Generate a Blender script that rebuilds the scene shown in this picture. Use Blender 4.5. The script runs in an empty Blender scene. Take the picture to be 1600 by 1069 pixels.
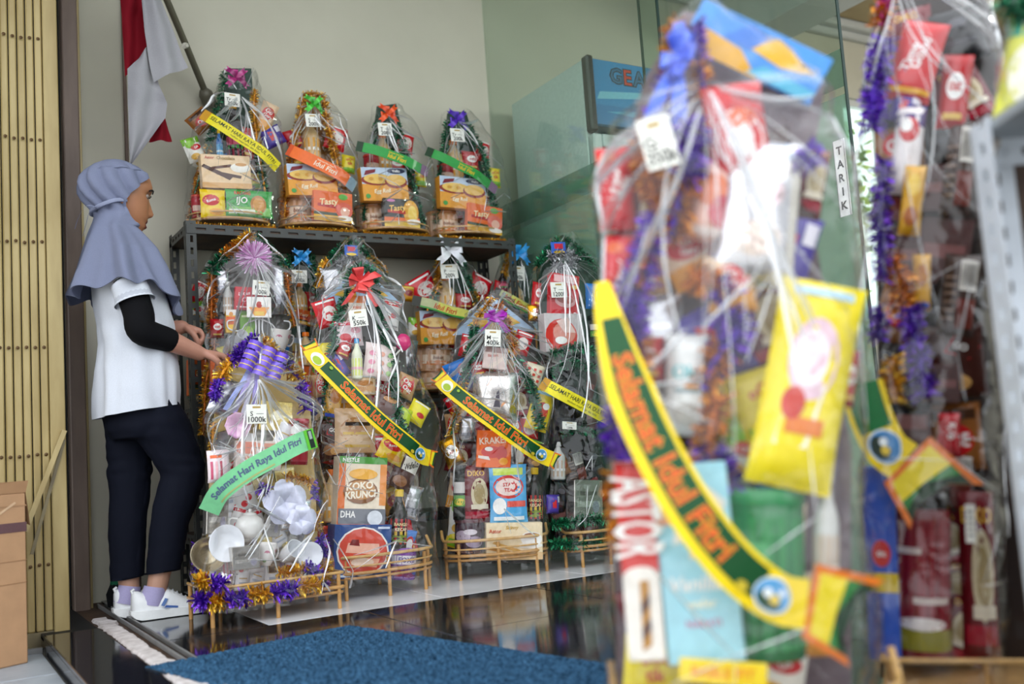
import bpy, math, random
from mathutils import Vector, Matrix, noise
random.seed(7)
SC=bpy.context.scene
COL=SC.collection
PI=math.pi
def V(*a): return Vector(a)
def lin(c):
    if isinstance(c,str): c=[int(c[i:i+2],16)/255 for i in (0,2,4)]
    return tuple((x/12.92 if x<=.04045 else ((x+.055)/1.055)**2.4) for x in c)+(1.,)

# ------------------------------------------------------------------ camera, sky, fill light, exposure
CAM_H=.485; YAW,PITCH,ROLL=math.radians(31.2),math.radians(6.0),math.radians(-3.97)
fw=V(math.sin(YAW)*math.cos(PITCH),math.cos(YAW)*math.cos(PITCH),math.sin(PITCH))
r0=V(math.cos(YAW),-math.sin(YAW),0); u0=r0.cross(fw)
rt=r0*math.cos(ROLL)+u0*math.sin(ROLL); up=u0*math.cos(ROLL)-r0*math.sin(ROLL)
cd=bpy.data.cameras.new('camera'); cam=bpy.data.objects.new('camera',cd); COL.objects.link(cam)
cam.matrix_world=Matrix(((rt.x,up.x,-fw.x,0),(rt.y,up.y,-fw.y,0),(rt.z,up.z,-fw.z,CAM_H),(0,0,0,1)))
cd.sensor_width=36; cd.lens=1556*36/1600; cd.clip_start=.05; cd.clip_end=200
cd.dof.use_dof=True; cd.dof.focus_distance=3.55; cd.dof.aperture_fstop=1.8
SC.camera=cam
w=bpy.data.worlds.new('sky'); SC.world=w; w.use_nodes=True
nt=w.node_tree; bg=nt.nodes['Background']; bg.inputs[0].default_value=(.91,.955,1,1); bg.inputs[1].default_value=1.0
def area(name,loc,rot,sx,sy,e,col=(1,1,1)):
    l=bpy.data.lights.new(name,'AREA'); l.shape='RECTANGLE'; l.size=sx; l.size_y=sy; l.energy=e; l.color=col
    o=bpy.data.objects.new(name,l); o.location=loc; o.rotation_euler=rot; COL.objects.link(o); return o
pl_=bpy.data.lights.new('shop_fill','POINT'); pl_.energy=15; pl_.shadow_soft_size=.14; pl_.color=(1,.96,.9)  # unseen fill light added to brighten the shop interior
po_=bpy.data.objects.new('shop_fill',pl_); po_.location=(4.6,2.0,2.45); COL.objects.link(po_)
SC.view_settings.view_transform='Standard'; SC.view_settings.look='None'
SC.view_settings.exposure=1.42; SC.view_settings.gamma=1; SC.view_settings.use_curve_mapping=False
try: SC.cycles.transparent_max_bounces=32
except Exception: pass

# ------------------------------------------------------------------ materials
def nodes(name):
    m=bpy.data.materials.new(name); m.use_nodes=True; t=m.node_tree
    return m,t,t.nodes,t.links,t.nodes['Principled BSDF']
def attr_mat(name,rough=.5,metal=0,coat=0,vary=.06,scale=60,bump=0,bscale=200,sheen=0,spec=.5):
    m,t,N,L,b=nodes(name)
    a=N.new('ShaderNodeAttribute'); a.attribute_name='Col'
    tc=N.new('ShaderNodeTexCoord'); n=N.new('ShaderNodeTexNoise'); n.inputs['Scale'].default_value=scale; n.inputs['Detail'].default_value=3
    L.new(tc.outputs['Object'],n.inputs['Vector'])
    mr=N.new('ShaderNodeMapRange'); mr.inputs[1].default_value=.3; mr.inputs[2].default_value=.7; mr.inputs[3].default_value=1-vary; mr.inputs[4].default_value=1+vary
    L.new(n.outputs['Fac'],mr.inputs[0])
    mx=N.new('ShaderNodeVectorMath'); mx.operation='SCALE'; L.new(a.outputs['Color'],mx.inputs[0]); L.new(mr.outputs[0],mx.inputs['Scale'])
    L.new(mx.outputs[0],b.inputs['Base Color'])
    b.inputs['Roughness'].default_value=rough; b.inputs['Metallic'].default_value=metal; b.inputs['Coat Weight'].default_value=coat; b.inputs['Specular IOR Level'].default_value=spec
    if sheen: b.inputs['Sheen Weight'].default_value=sheen
    if bump:
        n2=N.new('ShaderNodeTexNoise'); n2.inputs['Scale'].default_value=bscale; L.new(tc.outputs['Object'],n2.inputs['Vector'])
        bp=N.new('ShaderNodeBump'); bp.inputs['Strength'].default_value=bump; bp.inputs['Distance'].default_value=.004
        L.new(n2.outputs['Fac'],bp.inputs['Height']); L.new(bp.outputs[0],b.inputs['Normal'])
    return m
M={}
M['paper']=attr_mat('printed_card',.45,coat=.12,spec=.3)
M['gloss']=attr_mat('glossy_plastic',.22,coat=.25,spec=.4,bump=.25,bscale=45)
M['matte']=attr_mat('matte_paint',.65)
M['foil']=attr_mat('metal_foil',.24,metal=.85,vary=.2,scale=200)
M['tinsel']=attr_mat('tinsel_foil',.3,metal=.6,vary=.25,scale=300)
M['ribbon']=attr_mat('satin_ribbon',.3,metal=.15,coat=.3,vary=.1)
M['cane']=attr_mat('rattan_cane',.38,coat=.3,vary=.16,scale=40)
M['china']=attr_mat('glazed_china',.12,coat=.5,vary=.02)
M['steel']=attr_mat('painted_steel',.45,metal=.2,vary=.14,scale=14,bump=.05)
M['cloth']=attr_mat('woven_cloth',.8,vary=.05,scale=350,bump=.12,bscale=900,spec=.12)
M['skin']=attr_mat('skin',.48,vary=.05,scale=25)
M['card']=attr_mat('cardboard',.75,vary=.07,scale=18,bump=.1,bscale=60)
M['leather']=attr_mat('shoe_leather',.4,vary=.03)
def surf(name,c1,c2,scale,rough,bump=0,r2=None,detail=5,spec=.5,stretch=None):
    m,t,N,L,b=nodes(name)
    tc=N.new('ShaderNodeTexCoord'); n=N.new('ShaderNodeTexNoise'); n.inputs['Scale'].default_value=scale; n.inputs['Detail'].default_value=detail
    if stretch:
        mp=N.new('ShaderNodeMapping'); mp.inputs['Scale'].default_value=stretch; L.new(tc.outputs['Object'],mp.inputs[0]); L.new(mp.outputs[0],n.inputs['Vector'])
    else: L.new(tc.outputs['Object'],n.inputs['Vector'])
    cr=N.new('ShaderNodeValToRGB'); cr.color_ramp.elements[0].color=lin(c1); cr.color_ramp.elements[1].color=lin(c2)
    cr.color_ramp.elements[0].position=.35; cr.color_ramp.elements[1].position=.65
    L.new(n.outputs['Fac'],cr.inputs[0]); L.new(cr.outputs[0],b.inputs['Base Color'])
    b.inputs['Roughness'].default_value=rough; b.inputs['Specular IOR Level'].default_value=spec
    if r2 is not None:
        mr=N.new('ShaderNodeMapRange'); mr.inputs[3].default_value=rough; mr.inputs[4].default_value=r2
        n3=N.new('ShaderNodeTexNoise'); n3.inputs['Scale'].default_value=scale*.4; L.new(tc.outputs['Object'],n3.inputs['Vector'])
        L.new(n3.outputs['Fac'],mr.inputs[0]); L.new(mr.outputs[0],b.inputs['Roughness'])
    if bump:
        bp=N.new('ShaderNodeBump'); bp.inputs['Strength'].default_value=bump; bp.inputs['Distance'].default_value=.004
        L.new(n.outputs['Fac'],bp.inputs['Height']); L.new(bp.outputs[0],b.inputs['Normal'])
    return m
M['wall']=surf('cream_paint','cac6b5','d0ccbb',3,.7,.04)
M['granite']=surf('black_granite','101013','23232a',90,.05,r2=.12)
M['light_tile']=surf('pale_grey_tile','d6d5d8','e2e1e4',6,.14,r2=.22)
M['lower_tile']=surf('blue_grey_tile','8d97a3','a9b2bb',7,.35,r2=.5)
M['gate']=surf('aged_cream_enamel','94804f','ad9a68',5,.45,.05,stretch=(3,3,.6))
M['gate_dirt']=surf('grimy_enamel','4a4232','7d7152',6,.6,.1)
M['brownsteel']=surf('brown_primer_steel','5f4d43','7d6a5e',4,.5,.05,stretch=(2,2,.5))
M['tan_panel']=surf('tan_panel','a08e6a','b09c76',4,.7)
M['black']=surf('dark_gap','0b0a0a','131211',8,.7)
M['ceil']=surf('white_ceiling','c4c6c2','cccecb',2,.8)
M['cement']=surf('cement_smear','b9b0ae','dcd5d4',30,.85,.4)
M['darkwood']=surf('brown_board','3a2a22','57402f',9,.6,.05)
M['street']=surf('street_paving','9a9994','b2b1ab',2,.8,.1)
M['mat']=surf('blue_coir','1c3850','41698a',110,.95,.8,spec=.1)
M['green_dark']=surf('green_cloth','123d2c','1d5a40',20,.7)
def glassmat(name,tint,facing,rough=.0,diff=None,dfac=0,base=.042):
    m,t,N,L,b=nodes(name); N.remove(b); out=N['Material Output']
    tr=N.new('ShaderNodeBsdfTransparent'); tr.inputs[0].default_value=tint
    gl=N.new('ShaderNodeBsdfGlossy'); gl.inputs['Roughness'].default_value=rough
    lw=N.new('ShaderNodeLayerWeight'); lw.inputs[0].default_value=.5
    pw=N.new('ShaderNodeMath'); pw.operation='POWER'; L.new(lw.outputs['Facing'],pw.inputs[0]); pw.inputs[1].default_value=3.
    ma=N.new('ShaderNodeMath'); ma.operation='MULTIPLY_ADD'; L.new(pw.outputs[0],ma.inputs[0]); ma.inputs[1].default_value=facing; ma.inputs[2].default_value=base
    src=tr
    if diff:
        df=N.new('ShaderNodeBsdfDiffuse'); df.inputs[0].default_value=lin(diff)
        tl=N.new('ShaderNodeBsdfTranslucent'); tl.inputs[0].default_value=lin(diff)
        m1=N.new('ShaderNodeMixShader'); m1.inputs[0].default_value=.5; L.new(df.outputs[0],m1.inputs[1]); L.new(tl.outputs[0],m1.inputs[2])
        m0=N.new('ShaderNodeMixShader'); m0.inputs[0].default_value=dfac; L.new(tr.outputs[0],m0.inputs[1]); L.new(m1.outputs[0],m0.inputs[2]); src=m0
    mx=N.new('ShaderNodeMixShader'); L.new(ma.outputs[0],mx.inputs[0]); L.new(src.outputs[0],mx.inputs[1]); L.new(gl.outputs[0],mx.inputs[2])
    L.new(mx.outputs[0],out.inputs[0])
    return m,t,gl,lw
M['glass']=glassmat('green_float_glass',(.85,.92,.88,1),.6)[0]
M['frost']=glassmat('frosted_glass_film',(.80,.90,.86,1),.15,.3,'c8dad0',.34,.02)[0]
M['frostband']=glassmat('frosted_glass_band',(.72,.83,.78,1),.15,.3,'a6b8ae',.34,.02)[0]
M['clear']=glassmat('clear_plastic',(.93,.94,.95,1),.7,.04)[0]
m,t,gl,lw=glassmat('cellophane',(.985,.985,.985,1),.75,.05,base=.042); M['film']=m
M['fold']=glassmat('cellophane_fold',(.9,.92,.94,1),.5,.2,'f4f6fa',.42,base=.42)[0]  # folds given white colour so their glints show as white streaks
N,L=t.nodes,t.links
tc=N.new('ShaderNodeTexCoord'); vo=N.new('ShaderNodeTexVoronoi'); vo.feature='DISTANCE_TO_EDGE'; vo.inputs['Scale'].default_value=14
n1=N.new('ShaderNodeTexNoise'); n1.inputs['Scale'].default_value=9; n1.inputs['Detail'].default_value=2
va=N.new('ShaderNodeVectorMath'); va.operation='MULTIPLY_ADD'; va.inputs[1].default_value=(.12,.12,.12)
L.new(tc.outputs['Object'],n1.inputs['Vector']); L.new(n1.outputs['Color'],va.inputs[0]); L.new(tc.outputs['Object'],va.inputs[2]); L.new(va.outputs[0],vo.inputs['Vector'])
bp=N.new('ShaderNodeBump'); bp.inputs['Strength'].default_value=.5; bp.inputs['Distance'].default_value=.02
L.new(vo.outputs['Distance'],bp.inputs['Height']); L.new(bp.outputs[0],gl.inputs['Normal']); L.new(bp.outputs[0],lw.inputs['Normal'])

# ------------------------------------------------------------------ mesh helpers
class MB:
    def __init__(s): s.v=[];s.f=[];s.c=[]
    def add(s,vs,fs,col):
        o=len(s.v); s.v+= [tuple(p) for p in vs]
        one=isinstance(col,str) or not isinstance(col,list)
        for i,q in enumerate(fs):
            s.f.append(tuple(o+k for k in q)); s.c.append(col if one else col[i])
        return s
    def box(s,x0,x1,y0,y1,z0,z1,col='808080',b=.0):
        if b<=0:
            vs=[(x,y,z) for x in (x0,x1) for y in (y0,y1) for z in (z0,z1)]
            return s.add(vs,[(0,1,3,2),(4,6,7,5),(0,4,5,1),(2,3,7,6),(0,2,6,4),(1,5,7,3)],col)
        c=V((x0+x1)/2,(y0+y1)/2,(z0+z1)/2); h=[(x1-x0)/2,(y1-y0)/2,(z1-z0)/2]; b=min(b,.45*min(h))
        idx={};vs=[]
        for sx in (-1,1):
            for sy in (-1,1):
                for sz in (-1,1):
                    for ax in range(3):
                        p=[sx*(h[0]-b),sy*(h[1]-b),sz*(h[2]-b)]; sg=(sx,sy,sz); p[ax]=sg[ax]*h[ax]
                        idx[(sx,sy,sz,ax)]=len(vs); vs.append(c+Vector(p))
        fs=[]
        def face(keys):
            k=[idx[q] for q in keys]; n=(vs[k[1]]-vs[k[0]]).cross(vs[k[2]]-vs[k[0]]); m=sum((vs[i] for i in k),V(0,0,0))/len(k)-c
            fs.append(tuple(k if n.dot(m)>0 else k[::-1]))
        R=(-1,1)
        for ax in range(3):
            o=[a for a in range(3) if a!=ax]
            for sg in R:
                ks=[]
                for a,bb in ((-1,-1),(1,-1),(1,1),(-1,1)):
                    q=[0,0,0];q[ax]=sg;q[o[0]]=a;q[o[1]]=bb;ks.append((*q,ax))
                face(ks)
            for a in R:
                for bb in R:
                    q=[0,0,0];q[o[0]]=a;q[o[1]]=bb;q1=list(q);q2=list(q);q1[ax]=-1;q2[ax]=1
                    face([(*q1,o[0]),(*q2,o[0]),(*q2,o[1]),(*q1,o[1])])
        for sx in R:
            for sy in R:
                for sz in R: face([(sx,sy,sz,0),(sx,sy,sz,1),(sx,sy,sz,2)])
        return s.add(vs,fs,col)
    def rings(s,rings,col,cap=True,closed=True):
        n=len(rings[0]); vs=[p for r in rings for p in r]; fs=[];cs=[]
        m=n if closed else n-1
        for i in range(len(rings)-1):
            for j in range(m):
                k=(j+1)%n; fs.append((i*n+j,i*n+k,(i+1)*n+k,(i+1)*n+j)); cs.append(col[i] if isinstance(col,list) else col)
        if cap and closed:
            fs.append(tuple(range(n))[::-1]); cs.append(cs[0]); fs.append(tuple(range((len(rings)-1)*n,len(rings)*n))); cs.append(cs[-2])
        return s.add(vs,fs,cs)
    def lathe(s,prof,n,col,c=(0,0,0),sy=1,cap=True):
        return s.rings([[(c[0]+r*math.cos(2*PI*j/n),c[1]+sy*r*math.sin(2*PI*j/n),c[2]+z) for j in range(n)] for r,z in prof],col,cap)
    def tube(s,path,r,n,col,cap=True):
        P=[Vector(p) for p in path]; R=r if isinstance(r,(list,tuple)) else [r]*len(P); rg=[]; nrm=None
        for i,p in enumerate(P):
            t=(P[min(i+1,len(P)-1)]-P[max(i-1,0)]).normalized()
            if nrm is None: nrm=t.orthogonal().normalized()
            nrm=(nrm-t*nrm.dot(t)); nrm=nrm.normalized() if nrm.length>1e-6 else t.orthogonal().normalized()
            b=t.cross(nrm); rg.append([p+(nrm*math.cos(2*PI*j/n)+b*math.sin(2*PI*j/n))*R[i] for j in range(n)])
        return s.rings(rg,col,cap)
    def strip(s,path,wv,col):
        vs=[];
        for i,p in enumerate(path):
            q=wv[i] if isinstance(wv,list) else wv
            vs+=[Vector(p)-q/2,Vector(p)+q/2]
        return s.add(vs,[(2*i,2*i+1,2*i+3,2*i+2) for i in range(len(path)-1)],col)
    def build(s,name,mat,parent=None,loc=None,rot=None,smooth=None,mesh=None,**props):
        me=bpy.data.meshes.new(name); me.from_pydata(s.v,[],s.f)
        a=me.attributes.new('Col','FLOAT_COLOR','CORNER'); buf=[];cache={}
        for q,c in zip(s.f,s.c):
            if c not in cache: cache[c]=lin(c)
            buf+= list(cache[c])*len(q)
        a.data.foreach_set('color',buf)
        me.materials.append(mat if not isinstance(mat,str) else M[mat])
        if smooth is not None:
            me.shade_smooth()
            if smooth<180: me.set_sharp_from_angle(angle=math.radians(smooth))
        return link(name,me,parent,loc,rot,**props)
def link(name,me,parent=None,loc=None,rot=None,**props):
    o=bpy.data.objects.new(name,me); COL.objects.link(o)
    if parent: o.parent=parent
    if loc is not None: o.location=loc
    if rot is not None: o.rotation_euler=rot
    for k,v in props.items():
        if v: o[k]=v
    return o
def thing(name,label,cat,loc=(0,0,0),rz=0,group=None):
    o=bpy.data.objects.new(name,None); o.empty_display_size=.05; COL.objects.link(o); o.location=loc; o.rotation_euler=(0,0,rz)
    o['label']=label; o['category']=cat
    if group: o['group']=group
    return o
def copy_tree(o,parent=None,loc=None):
    c=o.copy(); COL.objects.link(c)
    if parent: c.parent=parent
    if loc is not None: c.location=loc
    for ch in list(o.children): copy_tree(ch,c)
    return c
def catmull(P,n):
    P=[Vector(p) for p in P]; out=[]
    for i in range(len(P)-1):
        a=P[i-1] if i else P[0]*2-P[1]; b=P[i]; c=P[i+1]; d=P[i+2] if i+2<len(P) else P[-1]*2-P[-2]
        for k in range(n):
            t=k/n; out.append(.5*((2*b)+(c-a)*t+(2*a-5*b+4*c-d)*t*t+(3*b-a-3*c+d)*t**3))
    out.append(P[-1]); return out
_tx={}
def textmesh(s,bold=.012):
    if (s,bold) in _tx: return _tx[(s,bold)]
    cu=bpy.data.curves.new('t','FONT'); cu.body=s; cu.size=1; cu.resolution_u=2; cu.align_x='CENTER'; cu.offset=bold; cu.fill_mode='FRONT'
    ob=bpy.data.objects.new('t',cu); me=ob.to_mesh()
    vs=[(v.co.x,v.co.y) for v in me.vertices]; fs=[tuple(p.vertices) for p in me.polygons]
    ob.to_mesh_clear(); bpy.data.objects.remove(ob); bpy.data.curves.remove(cu)
    if vs:
        x0=min(v[0] for v in vs);x1=max(v[0] for v in vs);y0=min(v[1] for v in vs);y1=max(v[1] for v in vs)
    else: x0=x1=y0=y1=0
    _tx[(s,bold)]=(vs,fs,(x0,x1,y0,y1)); return _tx[(s,bold)]
# flat print laid on a surface S(u,v)->(point,normal); sizes as fractions of the face
def paint(mb,S,w,h,shapes,eps=.0005):
    def put(uvs,fs,col,k):
        vs=[]
        for u,v in uvs:
            p,n=S(u,v); vs.append(p+n*(eps*(1+.5*k)))
        mb.add(vs,fs,col)
    for k,q in enumerate(shapes):
        t=q[0]
        if t=='r':
            x0,y0,x1,y1,c=q[1:6]; a=(max(3,round(80*(x1-x0))) if w>4*h else 8 if x1-x0>.25 else 3); b=8 if y1-y0>.25 else 2
            put([(x0+(x1-x0)*i/a,y0+(y1-y0)*j/b) for j in range(b+1) for i in range(a+1)],[(j*(a+1)+i,j*(a+1)+i+1,(j+1)*(a+1)+i+1,(j+1)*(a+1)+i) for j in range(b) for i in range(a)],c,k)
        elif t=='e':
            cx,cy,rx,ry,c=q[1:6]; n=16; uv=[(cx,cy)]
            for rr in (.5,1): uv+=[(cx+rx*rr*math.cos(2*PI*i/n),cy+ry*rr*math.sin(2*PI*i/n)) for i in range(n)]
            put(uv,[(0,1+i,1+(i+1)%n) for i in range(n)]+[(1+i,1+n+i,1+n+(i+1)%n,1+(i+1)%n) for i in range(n)],c,k)
        elif t=='p':
            pts,c=q[1:3]; put(pts,[tuple(range(len(pts)))],c,k)
        elif t=='t':
            s,cx,cy,hh,c=q[1:6]; wf=q[6] if len(q)>6 else 9; rot=math.radians(q[7]) if len(q)>7 else 0; sh=q[8] if len(q)>8 else 0
            vs,fs,_=textmesh(s,.022 if len(q)<10 else q[9]); (x0,x1,y0,y1)=textmesh(s,.0)[2]
            if not vs: continue
            sc=hh*h/max(y1-y0,.01); sx=sc
            if (x1-x0)*sx>wf*w: sx=wf*w/(x1-x0)
            uv=[]
            for x,y in vs:
                X=(x-(x0+x1)/2)*sx; Y=(y-(y0+y1)/2)*sc; X+=Y*sh
                X,Y=X*math.cos(rot)-Y*math.sin(rot),X*math.sin(rot)+Y*math.cos(rot)
                uv.append((cx+X/w,cy+Y/h))
            put(uv,fs,c,k)
def planeS(w,h): return lambda u,v:(V((u-.5)*w,0,(v-.5)*h),V(0,-1,0))
def bagS(w,h,d,side=1,seed=0):
    def P(u,v):
        a=max(0,1-abs(2*u-1)**2.6); b=max(0,1-abs(2*v-1)**5)
        q=d*.5*(a**.7)*(b**.6)
        wr=.0012*math.sin(38*u+seed)*(abs(2*v-1)**3)+.06*d*noise.noise((u*5+seed,v*5,seed*1.7))*(a*b)
        pinch=1-.05*(1-abs(2*v-1)**4)
        return V((u-.5)*w*pinch,-side*(q+wr),(v-.5)*h)
    def S(u,v):
        e=.02; p=P(u,v); n=(P(min(u+e,1),v)-P(max(u-e,0),v)).cross(P(u,min(v+e,1))-P(u,max(v-e,0)))
        n=n.normalized() if n.length>1e-9 else V(0,-1,0)
        if n.y>0: n=-n
        return p,n
    return S
def cylS(rf,h,span=PI*.9,cy=0):
    def S(u,v):
        th=-PI/2+(u-.5)*span; r=rf(v); n=V(math.cos(th),math.sin(th),0)
        return V(0,cy,(v-.5)*h)+n*r,n
    return S

# ------------------------------------------------------------------ the setting
XG=2.533; YW=4.25
def struct(name,mb,mat,parent=None,smooth=None,**k):
    o=mb.build(name,mat,parent,smooth=smooth,**k)
    if not parent: o['kind']='structure'
    return o
struct('wall_back',MB().box(-3,6.6,YW,YW+.15,-.2,3.4,'c9c5b4'),'wall') if False else None
wb=MB(); wb.box(.40,5.22,YW,YW+.15,-.2,3.4); wb.box(5.22,6.02,YW,YW+.15,-.2,1.1); wb.box(5.22,6.02,YW,YW+.15,2.62,3.4); wb.box(6.02,7.2,YW,YW+.15,-.2,3.4)
wall=struct('wall_back',wb,'wall')
win=MB(); 
for x in (5.22,5.60,5.98): win.box(x,x+.04,YW+.03,YW+.09,1.1,2.62,'d8d8d4')
for z in (1.1,2.58): win.box(5.26,5.98,YW+.031,YW+.089,z,z+.04,'d8d8d4')
wn=struct('added_window',win,'matte'); MB().box(5.26,5.98,YW+.055,YW+.06,1.14,2.58).build('pane','glass',wn)  # made-up window, added to show bright sky and tree past the pane
struct('wall_right',MB().box(7.2,7.35,-3,YW,-.2,3.4),'wall')
# shop ceiling, unseen porch part with its edge set for the light, cornice, beam
struct('ceiling',MB().box(-3,7.2,2.3,YW,3.12,3.3),'ceil')
cn=MB(); cn.box(XG+.02,7.2,YW-.10,YW,3.06,3.12,b=.01); cn.box(XG+.02,7.2,YW-.05,YW,3.01,3.06,b=.01); struct('trim_2',cn,'ceil')
struct('trim_3',MB().box(3.95,4.25,1.0,YW,2.66,3.12,b=.005),'ceil')
struct('trim_4',MB().box(2.6,7.2,1.0,YW-.12,3.10,3.125),'tan_panel')
# floor: base slab, threshold ledge, rows of tiles
fl=struct('floor',MB().box(.345,7.2,-1.2,YW,-.07,-.012,'15151a'),'granite')
def tiles(x0,x1,y0,y1,st,mat,z=0,th=.012,gap=.0016):
    import itertools
    y=y1
    while y-st>=y0-.01:
        x=x0
        while x<x1-.02:
            MB().box(x+gap,min(x+st,x1)-gap,y-st+gap,y-gap,z-th,z+random.uniform(-.0004,.0004),b=.0015).build('tile',mat,fl,smooth=30); x+=st
        y-=st
tiles(.92,XG-.02,3.05,YW,.60,'light_tile'); tiles(.62,.92,3.05,YW,.60,'granite')
tiles(.62,5.0,3.05-.6*6,3.05,.60,'granite')
MB().box(.62,XG-.02,3.65-.0,3.65+.0001,-.02,-.0195)
lg=MB(); lg.box(.345,.505,-1.0,3.50,-.012,.001,b=.002); lg.build('ledge_slab','granite',fl,smooth=30)
MB().box(.505,.62,-1.0,YW,-.02,-.006).build('channel_bed','darkwood',fl)
MB().box(.345,.505,3.51,YW,-.02,-.004).build('channel_bed','black',fl)
ch=MB(); ch.box(.585,.592,.5,4.1,-.006,.008,b=.001); ch.build('metal_channel','steel',fl)
ch=MB(); ch.box(.612,.619,.5,4.1,-.006,.008,b=.001); ch.build('metal_channel','steel',fl)
ce=MB(); vs=[];fs=[]; n=90
for i in range(n+1):
    y=3.72-1.9*i/n; a=.512+.01*noise.noise((0,y*14,3))+.006*noise.noise((1,y*50,3)); b=.566+.016*noise.noise((5,y*11,3))+.008*noise.noise((2,y*60,3))
    vs+=[(a,y,-.004),(a+.006,y,.004),(b-.006,y,.004+.003*noise.noise((3,y*30,1))),(b,y,-.006)]
for i in range(n): fs+=[(4*i+k,4*i+k+1,4*i+k+5,4*i+k+4) for k in range(3)]
ce.add(vs,fs,'d0c8c6').build('cement_strip','cement',fl,smooth=50)
# lower ground and street
gd=struct('ground',MB().box(-30,30,-40,YW,-.3,-.065,'808080'),'street')
for i in range(4):
    for j in range(6):
        MB().box(.34-.4*(i+1)+.002,.34-.4*i-.002,3.5-.4*(j+1)+.002,3.5-.4*j-.002,-.07,-.05,b=.002).build('tile','lower_tile',gd,smooth=30)
MB().box(-1.4,.34,3.505,3.525,-.07,-.035).build('gate_track','steel',gd)
op=MB(); op.box(-22,26,-14.2,-14,-.3,1.1,'8c8a80')
so_=struct('added_street_wall',op,'street')  # unseen low wall, added to vary what the cellophane reflects
# steel door guide, jamb strip, brown strip painted for the shadow line of a wall groove, low skirting
struct('trim_1',MB().box(.503,.560,4.06,4.14,-.02,3.12,'5a463c',b=.004),'brownsteel')
struct('trim_5',MB().box(.562,.573,4.10,4.14,-.01,3.12,'a08c5a',b=.002),'gate')
struct('wall_left_shade',MB().box(-3,.50,4.12,4.4,-.2,3.3,'111111'),'black')  # black box; the dark of the gap behind the gate is painted
struct('trim_6',MB().box(.758,.772,YW-.012,YW,.0,3.12,'5a4630',b=.002),'brownsteel')
# folding gate
g=thing('folding_gate','tall cream steel folding gate with rows of rivets and grimy foot','gate',(0,3.6,-.05))
xs=.430-.046
MB().box(xs,.430,-.012,.03,0,3.0,'bcae82',b=.003).build('stile','gate',g,smooth=30)
for i in range(34):
    x1=xs-.0262*i-.002; x0=x1-.0225
    s=MB().box(x0,x1,random.uniform(-.004,.002),.02,.05,2.95,b=.004).build('slat','gate',g,smooth=30)
    r=MB()
    for k in range(8):
        z=.26+.354*k+random.uniform(-.003,.003)
        r.lathe([(.0062,0),(.005,.003),(0,.0045)],8,'3a2c1c',c=(0,0,0)) if False else r.add([(x0+.011+.006*math.cos(q*PI/4),-.006,z+.006*math.sin(q*PI/4)) for q in range(8)]+[(x0+.011,-.010,z)],[(q,(q+1)%8,8) for q in range(8)],'5a4326')
    r.build('rivet','steel',s,kind='stuff')
MB().box(-.55,.425,-.004,.03,0,.05,'5a5040').build('bottom_rail','gate_dirt',g)
MB().tube([(.425,-.02,.69),(.30,-.05,.375)],.011,4,'8a8062').build('brace','gate',g)
MB().tube([(.425,-.01,.66),(.32,-.03,.30)],.007,4,'6a6048').build('brace','gate_dirt',g)
# glass partition
def pane(name,x,y0,y1,lab=None):
    p=MB().box(x,x+.01,y0,y1,.01,3.05,'8fb0a0').build(name,'glass'); p['kind']='structure'
    MB().box(x+.0105,x+.0112,y0+.01,y1-.01,.02,1.54).build('frosted_film','frost',p)
    MB().box(x+.0105,x+.0112,y0+.01,y1-.01,1.565,1.69).build('frosted_film','frostband',p)
    MB().box(x-.001,x+.011,y0-.004,y0,.01,3.05,'12302a').build('glass_edge','steel',p)
    if y1<YW: MB().box(x-.001,x+.011,y1,y1+.004,.01,3.05,'2a4a40').build('glass_edge','steel',p)
    return p
pane('window_2',XG,2.905,YW); pane('window_3',XG+.03,2.07,3.05)
struct('trim_7',MB().box(XG-.02,XG+.06,-1.0,YW,-.004,.012,'8a8a8a'),'steel')
sg=MB().box(-.002,0,-.024,.024,-.125,.125,'efefec',b=.0005).build('pull_sign','matte',None,loc=(XG+.029,2.115,1.27)); sg['label']='narrow white sign with black stacked letters on the glass pane edge'; sg['category']='sign'
mb=MB(); paint(mb,lambda u,v:(V(-.0022,.024-.048*u,(v-.5)*.25),V(-1,0,0)),.048,.25,[('t',c,.5,.86-.18*i,.1,'202020',.7,0,0,.03) for i,c in enumerate('TARIK')]+[('r',.04,.0,.08,1,'505050'),('r',.92,0,.96,1,'505050')],.0004); mb.build('lettering','matte',sg)
# tree beyond the made-up shop window
tr=thing('street_tree','leafy green tree seen through a made-up shop window','tree',(7.2,6.3,-.1))
MB().tube([(0,0,0),(.05,0,1.2),(0,.1,2.2)],[.12,.09,.06],8,'5a4a38').build('trunk','matte',tr,smooth=60)
lf=MB()
for i in range(900):
    d=V(random.gauss(0,1),random.gauss(0,1),random.gauss(0,.8)).normalized()*random.uniform(.3,1.1); c=V(0,0,2.6)+d; a=V(random.uniform(-1,1),random.uniform(-1,1),random.uniform(-1,1)).normalized(); b=a.orthogonal().normalized()
    lf.add([c-a*.07,c+b*.035,c+a*.07,c-b*.035],[(0,1,2,3)],random.choice(['6a8a2c','8aa83c','4a6a24','a8b850']))
lf.build('foliage','matte',tr,kind='stuff')
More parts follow.
